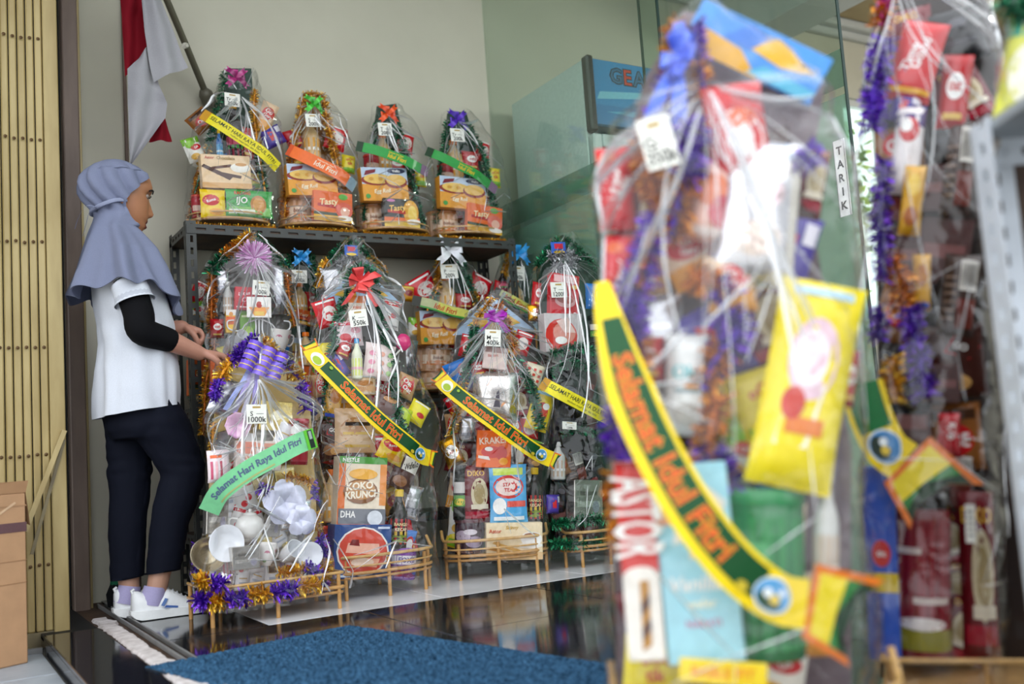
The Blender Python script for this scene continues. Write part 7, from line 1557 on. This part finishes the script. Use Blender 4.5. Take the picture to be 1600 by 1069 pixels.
HAMPERS.append(dict(name='gift_hamper',loc=(0.985,3.285,0.000),rot=0.0,tray=('rect', 0.44, 0.25, 0.065),label='white and gold hamper with purple woven bow and mint-green sash',group='',items=[
 ('#film',[(0.04,-0.231,0.213),(0.122,-0.229,0.213),(0.225,-0.211,0.214),(0.349,-0.183,0.207),(0.454,-0.171,0.199),(0.539,-0.172,0.196),(0.624,-0.161,0.189),(0.709,-0.15,0.184),(0.774,-0.127,0.174),(0.838,-0.074,0.121),(0.912,-0.015,0.02)],(-0.026,0.769),(0.15,0.05),26,2.1),
 ('#board',[(0.022,0.08,0.925),(0.04,0.08,0.925),(0.205,0.08,0.743),(0.213,0.08,0.529),(0.212,0.08,0.046),(-0.181,0.08,0.097),(-0.14,0.08,0.55),(-0.111,0.08,0.763)],'gold_card'),
 ('packet_white_plain',-0.166,0.027,0.117,0.056,0.077,0.03,-15.6),
 ('bag_white_film',-0.114,0.027,0.116,0.053,0.075,0.03,9.6),
 ('packet_white_plain',-0.065,0.021,0.114,0.052,0.07,0.03,7.5),
 ('packet_white_plain',-0.017,0.026,0.116,0.058,0.075,0.03,23.8),
 ('packet_white_plain',0.037,0.019,0.121,0.065,0.083,0.03,-1.2),
 ('bag_pink_stripes',0.097,0.02,0.114,0.066,0.07,0.03,20.2),
 ('bag_pink_stripes',0.157,0.032,0.125,0.067,0.09,0.03,23.9),
 ('bag_white_film',-0.158,0.015,0.191,0.053,0.067,0.03,8.8),
 ('bag_pink_stripes',-0.109,0.027,0.169,0.051,0.077,0.03,-2.2),
 ('packet_heart_white',-0.062,0.023,0.159,0.053,0.068,0.03,9.2),
 ('packet_white_plain',-0.013,0.022,0.164,0.062,0.08,0.03,5.4),
 ('box_silver_gift',0.044,0.016,0.159,0.061,0.064,0.03,-1.2),
 ('box_gold_gift',0.1,0.031,0.191,0.048,0.068,0.03,-13.4),
 ('bag_white_film',0.144,0.017,0.182,0.048,0.079,0.03,9.3),
 ('packet_silver',-0.146,0.027,0.254,0.057,0.08,0.03,20.2),
 ('bag_pink_stripes',-0.093,0.02,0.225,0.06,0.069,0.03,-20.9),
 ('box_silver_gift',-0.039,0.03,0.251,0.051,0.084,0.03,-1.4),
 ('box_gold_gift',0.008,0.033,0.247,0.061,0.079,0.03,2.7),
 ('packet_white_plain',0.064,0.029,0.237,0.058,0.065,0.03,-23.8),
 ('box_silver_gift',0.117,0.022,0.228,0.049,0.065,0.03,21.9),
 ('packet_white_plain',-0.128,0.021,0.3,0.065,0.08,0.03,6.4),
 ('packet_heart_white',-0.068,0.019,0.308,0.062,0.089,0.03,19.7),
 ('packet_heart_white',-0.011,0.028,0.299,0.056,0.078,0.03,-13.5),
 ('box_silver_gift',0.04,0.027,0.289,0.058,0.095,0.03,9.8),
 ('bag_white_film',0.094,0.02,0.296,0.058,0.083,0.03,4.6),
 ('bag_white_film',0.147,0.028,0.311,0.069,0.089,0.03,3.2),
 ('packet_white_plain',-0.11,0.028,0.384,0.069,0.1,0.03,-9.0),
 ('packet_heart_white',-0.047,0.022,0.384,0.08,0.109,0.03,-14.7),
 ('box_gold_gift',0.027,0.033,0.394,0.078,0.101,0.03,-15.3),
 ('packet_white_plain',0.099,0.032,0.371,0.067,0.105,0.03,-11.0),
 ('packet_heart_white',-0.105,0.02,0.448,0.07,0.093,0.03,-10.5),
 ('packet_white_plain',-0.04,0.025,0.467,0.065,0.083,0.03,-16.8),
 ('bag_white_film',0.02,0.023,0.487,0.075,0.078,0.03,4.7),
 ('box_gold_gift',0.089,0.029,0.461,0.067,0.094,0.03,-6.3),
 ('box_silver_gift',-0.105,0.029,0.556,0.074,0.094,0.03,-12.9),
 ('packet_white_plain',-0.036,0.025,0.544,0.062,0.101,0.03,16.8),
 ('box_silver_gift',0.021,0.024,0.565,0.071,0.088,0.03,3.2),
 ('box_gold_gift',0.086,0.017,0.566,0.063,0.094,0.03,13.3),
 ('#tinsel',[(-0.003,-0.03,0.904),(-0.047,-0.03,0.868),(-0.091,-0.03,0.826)],'purple',0.032),
 ('#tinsel',[(-0.095,-0.03,0.824),(-0.117,-0.03,0.795),(-0.13,-0.03,0.77)],'gold',0.028),
 ('#tinsel',[(-0.133,-0.03,0.77),(-0.144,-0.03,0.733),(-0.149,-0.03,0.702)],'purple',0.026),
 ('#tinsel',[(0.001,-0.03,0.9),(0.031,-0.03,0.878),(0.061,-0.03,0.856)],'gold',0.03),
 ('#tinsel', [(0.069, -0.03, 0.847), (0.102, -0.03, 0.801), (0.136, -0.03, 0.764)], 'purple gold', 0.032),
 ('#tinsel',[(0.136,-0.03,0.751),(0.147,-0.03,0.707),(0.154,-0.03,0.659)],'purple',0.03),
 ('bow_weave',0.003,-0.07,0.818,0.141,0.099,0.04,25.7),
 ('bow_weave_tail',-0.052,-0.05,0.729,0.084,0.17,0.04,22.0),
 ('tag:S|1000k',-0.038,-0.105,0.647,0.065,0.062,0.04,1.4),
 ('flower_pink',-0.088,-0.05,0.615,0.088,0.087,0.03,2.5),
 ('packet_silver',-0.102,0.0,0.713,0.093,0.127,0.04,22.1),
 ('box_gold_gift',0.054,-0.02,0.642,0.11,0.099,0.03,6.5),
 ('cup_glass',-0.127,-0.05,0.562,0.053,0.066,0.06,2.7),
 ('cup_glass',-0.15,-0.04,0.547,0.045,0.057,0.06,2.8),
 ('box_peach',-0.019,-0.05,0.514,0.15,0.096,0.03,5.0),
 ('bag_pink_stripes',-0.149,-0.06,0.489,0.073,0.102,0.04,-0.9),
 ('can_red',0.125,-0.06,0.551,0.058,0.154,0.06,5.0),
 ('bottle_blackwhite',0.103,-0.09,0.589,0.039,0.063,0.03,2.8),
 ('packet_white_plain',0.075,-0.04,0.572,0.057,0.094,0.04,26.9),
 ('#tinsel',[(0.066,-0.05,0.439),(0.118,-0.05,0.429),(0.157,-0.05,0.409)],'gold',0.022),
 ('#tinsel',[(-0.023,-0.05,0.414),(0.004,-0.05,0.396)],'purple',0.024),
 ('#tinsel',[(0.169,-0.03,0.421),(0.17,-0.03,0.356)],'purple',0.018),
 ('#tinsel',[(0.164,-0.04,0.314),(0.166,-0.04,0.251)],'gold',0.024),
 ('petal_bow_white',0.06,-0.05,0.356,0.153,0.134,0.04,3.8),
 ('petal_bow_white',0.108,-0.06,0.295,0.111,0.104,0.04,14.1),
 ('teapot_white',-0.05,-0.06,0.29,0.135,0.106,0.12,4.0),
 ('cup_white_side',0.061,-0.1,0.19,0.077,0.081,0.07,4.6),
 ('plate_white',0.129,-0.09,0.178,0.035,0.086,0.02,4.7),
 ('cup_glass',0.121,-0.05,0.218,0.053,0.104,0.07,4.5),
 ('bowl_foil',-0.192,-0.08,0.214,0.096,0.106,0.12,4.3),
 ('plate_white',-0.141,-0.08,0.244,0.049,0.118,0.02,16.2),
 ('box_silver_gift',-0.088,-0.1,0.195,0.09,0.072,0.05,0.5),
 ('cup_floral',-0.011,-0.09,0.194,0.071,0.073,0.08,4.5),
 ('packet_green_plain',0.092,-0.03,0.304,0.049,0.025,0.04,14.1),
 ('box_silver_gift',-0.155,-0.03,0.334,0.069,0.121,0.05,3.8),
 ('#tinsel',[(-0.252,-0.14,0.144),(-0.225,-0.14,0.148)],'gold',0.034),
 ('#tinsel',[(-0.214,-0.14,0.135),(-0.175,-0.14,0.13)],'purple',0.034),
 ('#tinsel',[(-0.254,-0.14,0.094),(-0.227,-0.14,0.083)],'purple',0.034),
 ('#tinsel',[(-0.22,-0.14,0.082),(-0.181,-0.14,0.081)],'gold',0.034),
 ('#tinsel',[(-0.17,-0.14,0.079),(-0.105,-0.14,0.078)],'purple',0.034),
 ('#tinsel',[(-0.094,-0.14,0.085),(-0.034,-0.14,0.084)],'gold',0.034),
 ('#tinsel',[(-0.023,-0.14,0.083),(0.053,-0.14,0.085)],'purple',0.034),
 ('#tinsel',[(0.06,-0.14,0.088),(0.135,-0.14,0.09)],'gold',0.034),
 ('#tinsel',[(0.014,-0.1,0.135),(0.065,-0.1,0.137),(0.099,-0.1,0.137)],'gold',0.026),
 ('#tinsel',[(0.104,-0.1,0.148),(0.15,-0.1,0.114)],'purple',0.03),
 ('#tinsel',[(0.171,-0.06,0.23),(0.185,-0.06,0.165)],'purple',0.028),
 ('#tinsel',[(0.185,-0.07,0.153),(0.178,-0.07,0.094)],'gold',0.026),
 ('#tinsel',[(0.169,-0.08,0.081),(0.172,-0.08,0.054)],'purple',0.022),
 ('#tinsel',[(-0.219,-0.0,0.248),(-0.224,-0.0,0.159)],'purple',0.016),
 ('#tinsel',[(-0.17,0.0,0.385),(-0.174,0.0,0.284)],'purple',0.014),
 ('#tinsel',[(-0.144,0.02,0.632),(-0.156,0.02,0.508)],'gold',0.016),
 ('#banner',[(-0.2,-0.1,0.349),(-0.168,-0.13,0.41),(-0.093,-0.155,0.464),(-0.009,-0.155,0.504),(0.078,-0.15,0.542),(0.148,-0.12,0.56)],0.066,'mint'),
 ]))
HAMPERS.append(dict(name='gift_hamper',loc=(1.055,1.130,0.000),rot=-0.6283,tray=('D', 0.4, 0.26, 0.06),label='large hamper with blue bow, big yellow bag and wide green sash beside the door mat',group='',items=[
 ('#film',[(0.033,-0.222,0.152),(0.116,-0.215,0.161),(0.225,-0.207,0.174),(0.337,-0.196,0.184),(0.461,-0.189,0.196),(0.596,-0.18,0.205),(0.675,-0.18,0.209),(0.754,-0.179,0.219),(0.854,-0.166,0.213),(0.905,-0.151,0.205),(0.955,-0.128,0.199),(1.025,-0.088,0.201),(1.1,-0.042,0.116),(1.151,-0.016,0.032)],(0.003,0.999),(0.15,0.05),27,1.4),
 ('#board',[(0.001,0.08,1.184),(0.032,0.08,1.178),(0.216,0.08,1.036),(0.17,0.08,0.861),(0.197,0.08,0.447),(0.155,0.08,0.039),(-0.2,0.08,0.055),(-0.177,0.08,0.472),(-0.139,0.08,0.89),(-0.071,0.08,1.079)],'backing_card'),
 ('packet_yellow_text',-0.139,0.015,0.13,0.098,0.108,0.03,9.5),
 ('bag_maroon',-0.049,0.032,0.149,0.1,0.144,0.03,-20.9),
 ('packet_green_white',0.043,0.015,0.133,0.093,0.115,0.03,13.8),
 ('bag_maroon',-0.133,0.019,0.2,0.088,0.127,0.03,-16.1),
 ('packet_yellow_text',-0.052,0.016,0.209,0.088,0.123,0.03,22.0),
 ('bag_brown_choco',0.028,0.026,0.194,0.075,0.135,0.03,-11.8),
 ('packet_wafer_cream',0.098,0.016,0.204,0.081,0.124,0.03,-0.2),
 ('packet_violet',-0.117,0.015,0.306,0.098,0.128,0.03,-18.3),
 ('packet_snack_gold',-0.028,0.033,0.301,0.095,0.129,0.03,12.7),
 ('packet_wafer_cream',0.06,0.026,0.302,0.091,0.14,0.03,6.2),
 ('bag_maroon',-0.12,0.03,0.432,0.082,0.09,0.03,2.1),
 ('bag_pink_peach',-0.045,0.024,0.422,0.07,0.096,0.03,7.2),
 ('packet_green_white',0.019,0.029,0.454,0.065,0.094,0.03,11.4),
 ('packet_blue_snack',0.079,0.018,0.437,0.067,0.096,0.03,10.6),
 ('bag_brown_choco',-0.107,0.017,0.518,0.107,0.128,0.03,-3.5),
 ('packet_yellow_text',-0.009,0.035,0.535,0.08,0.125,0.03,-19.3),
 ('packet_yellow_text',0.065,0.017,0.522,0.101,0.116,0.03,-12.6),
 ('packet_silver',-0.098,0.024,0.645,0.102,0.128,0.03,1.0),
 ('packet_violet',-0.005,0.023,0.623,0.094,0.121,0.03,-23.5),
 ('bag_maroon',0.082,0.033,0.654,0.104,0.143,0.03,-11.6),
 ('packet_oat_red',-0.105,0.033,0.747,0.081,0.095,0.03,3.8),
 ('packet_wafer_cream',-0.031,0.024,0.77,0.093,0.107,0.03,-21.4),
 ('packet_snack_gold',0.054,0.027,0.777,0.071,0.107,0.03,-14.0),
 ('packet_violet',0.12,0.019,0.761,0.086,0.118,0.03,21.4),
 ('bag_maroon',-0.082,0.034,0.847,0.104,0.152,0.03,17.5),
 ('packet_oat_red',0.013,0.024,0.844,0.093,0.138,0.03,8.1),
 ('bag_brown_choco',0.098,0.016,0.87,0.114,0.158,0.03,-10.6),
 ('card_blue_yellow',0.1,0.02,1.081,0.227,0.083,0.008,32.7),
 ('bow_blue',-0.03,-0.03,1.064,0.063,0.143,0.04,15.5),
 ('#tinsel', [(-0.02, -0.0, 1.133), (-0.035, -0.0, 1.077), (-0.05, -0.0, 1.015), (-0.073, -0.0, 0.976)], 'orange purple', 0.024),
 ('#tinsel', [(0.003, -0.01, 1.121), (0.004, -0.01, 1.069), (0.008, -0.01, 1.006)], 'purple orange', 0.022),
 ('#tinsel', [(-0.077, -0.04, 0.953), (-0.091, -0.04, 0.895), (-0.078, -0.04, 0.824), (-0.102, -0.04, 0.767), (-0.116, -0.04, 0.709)], 'orange purple', 0.03),
 ('#tinsel', [(-0.023, -0.04, 0.958), (-0.024, -0.04, 0.898), (-0.049, -0.04, 0.831), (-0.062, -0.04, 0.783)], 'purple orange', 0.032),
 ('#tinsel', [(-0.124, -0.03, 0.731), (-0.134, -0.03, 0.663), (-0.125, -0.03, 0.604), (-0.14, -0.03, 0.528)], 'purple orange', 0.03),
 ('#tinsel', [(-0.039, -0.04, 0.722), (-0.003, -0.04, 0.7), (0.014, -0.04, 0.679)], 'orange purple', 0.03),
 ('#tinsel', [(0.004, -0.03, 0.662), (0.021, -0.03, 0.631), (-0.011, -0.03, 0.595), (-0.034, -0.03, 0.549)], 'purple orange', 0.03),
 ('#tinsel',[(-0.16,-0.04,0.529),(-0.167,-0.04,0.454)],'purple',0.03),
 ('#tinsel',[(-0.172,-0.05,0.435),(-0.174,-0.05,0.324)],'orange',0.026),
 ('#tinsel', [(-0.015, -0.02, 0.538), (-0.031, -0.02, 0.463), (-0.008, -0.02, 0.405)], 'orange purple', 0.03),
 ('#tinsel',[(0.153,-0.02,0.907),(0.161,-0.02,0.874)],'purple',0.024),
 ('tag:G|350k',-0.076,-0.105,0.911,0.048,0.077,0.04,-10.8),
 ('packet_red_script',-0.139,-0.0,0.879,0.058,0.134,0.04,0.9),
 ('packet_red_script',-0.145,-0.0,0.728,0.055,0.151,0.04,8.7),
 ('bag_red_dome',0.051,-0.05,0.938,0.094,0.159,0.06,-2.6),
 ('bag_pink_peach',0.009,-0.04,0.836,0.085,0.128,0.05,15.2),
 ('bag_maroon',0.167,0.02,0.866,0.049,0.112,0.04,15.5),
 ('bag_white_film',0.067,-0.05,0.813,0.135,0.225,0.07,10.3),  # white bag stands in for glare on the film here
 ('packet_wafer_cream',0.021,-0.04,0.707,0.075,0.087,0.04,1.0),
 ('bag_white_cyan',-0.057,-0.03,0.56,0.066,0.154,0.05,6.6),
 ('bag_yellow_pink',0.11,-0.08,0.545,0.124,0.306,0.06,15.9),
 ('packet_violet',0.022,-0.02,0.632,0.057,0.068,0.04,4.9),
 ('packet_red_plain',-0.114,-0.01,0.605,0.058,0.069,0.04,4.6),
 ('packet_red_plain',0.188,0.0,0.553,0.026,0.087,0.04,13.1),
 ('box_astor',-0.151,-0.09,0.313,0.052,0.279,0.05,0.0),
 ('box_vanilla_blue',-0.07,-0.085,0.304,0.107,0.278,0.05,-0.8),
 ('tin_green',0.031,-0.05,0.276,0.126,0.246,0.12,4.3),
 ('bottle_clear',0.126,-0.03,0.323,0.036,0.203,0.06,6.6),
 ('label_strip_yellow',-0.053,-0.135,0.163,0.117,0.032,0.004,7.0),
 ('#banner',[(-0.173,-0.06,0.72),(-0.165,-0.1,0.648),(-0.146,-0.135,0.552),(-0.115,-0.155,0.461),(-0.075,-0.165,0.377),(-0.027,-0.165,0.307),(0.025,-0.155,0.261),(0.065,-0.145,0.249)],0.066,'selamat_big'),
 ]))
HAMPERS.append(dict(name='gift_hamper',loc=(1.600,1.130,0.000),rot=-0.9076,tray=('rect', 0.32, 0.22, 0.03),label='dark hamper with violet tinsel, red bag and maroon jar behind the white rack post',group='',items=[
 ('#film',[(0.004,-0.203,0.029),(0.093,-0.194,0.038),(0.261,-0.177,0.061),(0.431,-0.159,0.074),(0.604,-0.151,0.087),(0.78,-0.137,0.101),(0.957,-0.119,0.125),(1.111,-0.095,0.146),(1.208,-0.077,0.146),(1.33,-0.042,0.128),(1.407,-0.004,0.083)],(-0.016,1.294),(0.15,0.06),28,1.1),
 ('#board',[(-0.001,0.08,1.444),(0.044,0.08,1.432),(0.14,0.08,1.266),(0.219,0.08,1.0),(0.129,0.08,0.011),(-0.177,0.08,0.006),(-0.102,0.08,0.803),(-0.05,0.08,1.31)],'dark_brown'),
 ('bag_brown_choco',-0.119,0.022,0.1,0.099,0.109,0.03,-15.8),
 ('bag_maroon',-0.028,0.023,0.108,0.091,0.123,0.03,16.1),
 ('bag_maroon',-0.113,0.033,0.159,0.087,0.123,0.03,-19.4),
 ('bag_maroon',-0.033,0.033,0.178,0.091,0.107,0.03,8.2),
 ('bag_maroon',-0.104,0.023,0.277,0.075,0.101,0.03,-8.9),
 ('bag_maroon',-0.035,0.031,0.266,0.074,0.102,0.03,-0.4),
 ('packet_barcode_dark',-0.094,0.025,0.352,0.085,0.101,0.03,22.4),
 ('packet_barcode_dark',-0.015,0.025,0.368,0.075,0.11,0.03,8.7),
 ('box_brown_gift',-0.082,0.027,0.481,0.087,0.13,0.03,4.3),
 ('packet_crackers_brown',-0.002,0.03,0.448,0.096,0.123,0.03,0.7),
 ('bag_black',-0.074,0.015,0.551,0.091,0.12,0.03,8.2),
 ('bag_brown_choco',0.01,0.017,0.586,0.108,0.136,0.03,1.2),
 ('packet_crackers_brown',-0.067,0.021,0.691,0.086,0.13,0.03,18.7),
 ('bag_black',0.013,0.025,0.69,0.092,0.114,0.03,23.8),
 ('box_brown_gift',-0.06,0.035,0.792,0.082,0.108,0.03,7.6),
 ('box_brown_gift',0.015,0.031,0.789,0.089,0.126,0.03,14.3),
 ('packet_barcode_dark',-0.054,0.032,0.908,0.079,0.118,0.03,23.4),
 ('box_brown_gift',0.019,0.021,0.907,0.085,0.089,0.03,7.5),
 ('packet_crackers_brown',-0.04,0.026,1.005,0.093,0.111,0.03,4.2),
 ('bag_black',0.045,0.016,1.012,0.087,0.11,0.03,-10.5),
 ('bag_black',-0.02,0.018,1.09,0.1,0.135,0.03,12.5),
 ('bag_maroon',0.072,0.03,1.077,0.104,0.123,0.03,-19.2),
 ('bag_maroon',-0.001,0.03,1.195,0.093,0.139,0.03,-3.1),
 ('bag_black',0.084,0.025,1.192,0.09,0.107,0.03,-6.4),
 ('#tinsel', [(-0.035, -0.05, 1.278), (-0.049, -0.05, 1.207)], 'magenta orange', 0.026),
 ('#tinsel',[(-0.048,-0.05,1.182),(-0.071,-0.05,1.102),(-0.086,-0.05,1.02)],'purple',0.028),
 ('#tinsel',[(-0.073,-0.05,0.957),(-0.088,-0.05,0.852),(-0.097,-0.05,0.736)],'purple',0.022),
 ('#tinsel',[(-0.074,-0.04,0.781),(-0.064,-0.04,0.721),(-0.074,-0.04,0.675)],'orange',0.026),
 ('#tinsel',[(-0.108,-0.05,0.69),(-0.112,-0.05,0.632)],'purple',0.022),
 ('#tinsel',[(-0.057,-0.05,0.684),(-0.053,-0.05,0.603),(-0.048,-0.05,0.523)],'purple',0.026),
 ('#tinsel',[(-0.094,-0.06,0.595),(-0.1,-0.06,0.516)],'gold',0.024),
 ('bag_red_big',0.003,-0.04,1.139,0.082,0.151,0.05,20.8),
 ('packet_red_plain',0.063,0.0,1.079,0.054,0.143,0.04,12.6),
 ('packet_violet',-0.024,-0.03,1.056,0.055,0.047,0.04,14.4),
 ('bag_red_white_fun',-0.03,-0.05,0.974,0.052,0.164,0.05,11.9),
 ('packet_gold_fruit',-0.032,-0.07,0.875,0.038,0.127,0.04,11.4),
 ('packet_barcode_dark',0.056,-0.0,0.936,0.053,0.177,0.04,11.8),
 ('packet_barcode_dark',0.031,-0.0,0.703,0.063,0.151,0.04,12.5),
 ('bag_snack_gold_l',-0.031,-0.04,0.729,0.032,0.104,0.04,6.5),
 ('packet_maroon_text',-0.013,-0.03,0.452,0.037,0.079,0.04,5.0),
 ('box_brown_gift',-0.017,0.0,0.545,0.063,0.069,0.04,5.5),
 ('bag_maroon',0.009,-0.01,0.205,0.061,0.289,0.05,3.6),
 ('box_blue_snack',-0.148,-0.07,0.238,0.053,0.335,0.04,3.6),
 ('jar_maroon_dark',-0.085,-0.05,0.212,0.098,0.289,0.12,5.5),
 ('tag: |', 0.001, -0.08, 0.302, 0.016, 0.065, 0.04, 4.1),
 ('#banner',[(-0.15,-0.1,0.553),(-0.138,-0.11,0.49),(-0.119,-0.12,0.439),(-0.094,-0.125,0.414)],0.073,'selamat_end'),
 ]))
HAMPERS.append(dict(name='gift_hamper',loc=(1.515,0.700,0.900),rot=-0.8727,tray=('D', 0.3, 0.22, 0.05),label='hamper with pale green-yellow bag standing on top of the white rack',group='',items=[
 ('#film',[(0.007,-0.2,0.076),(0.059,-0.197,0.082),(0.116,-0.191,0.081),(0.173,-0.179,0.08),(0.289,-0.139,0.063),(0.369,-0.088,0.009)],(-0.067,0.295),(0.14,0.05),29,1.0),
 ('#board',[(-0.057,0.07,0.402),(0.003,0.07,0.386),(0.071,0.07,0.176),(0.069,0.07,0.029),(-0.156,0.07,0.071),(-0.148,0.07,0.224)],'dark_green'),
 ('bag_green_yellow',-0.16,-0.06,0.082,0.063,0.167,0.05,14.8),
 ('bag_red_big',-0.067,-0.05,0.072,0.086,0.139,0.05,8.9),
 ('#tinsel',[(-0.183,-0.06,0.178),(-0.157,-0.06,0.153),(-0.118,-0.06,0.135)],'green',0.026),
 ]))
for h in HAMPERS: build_hamper(h)
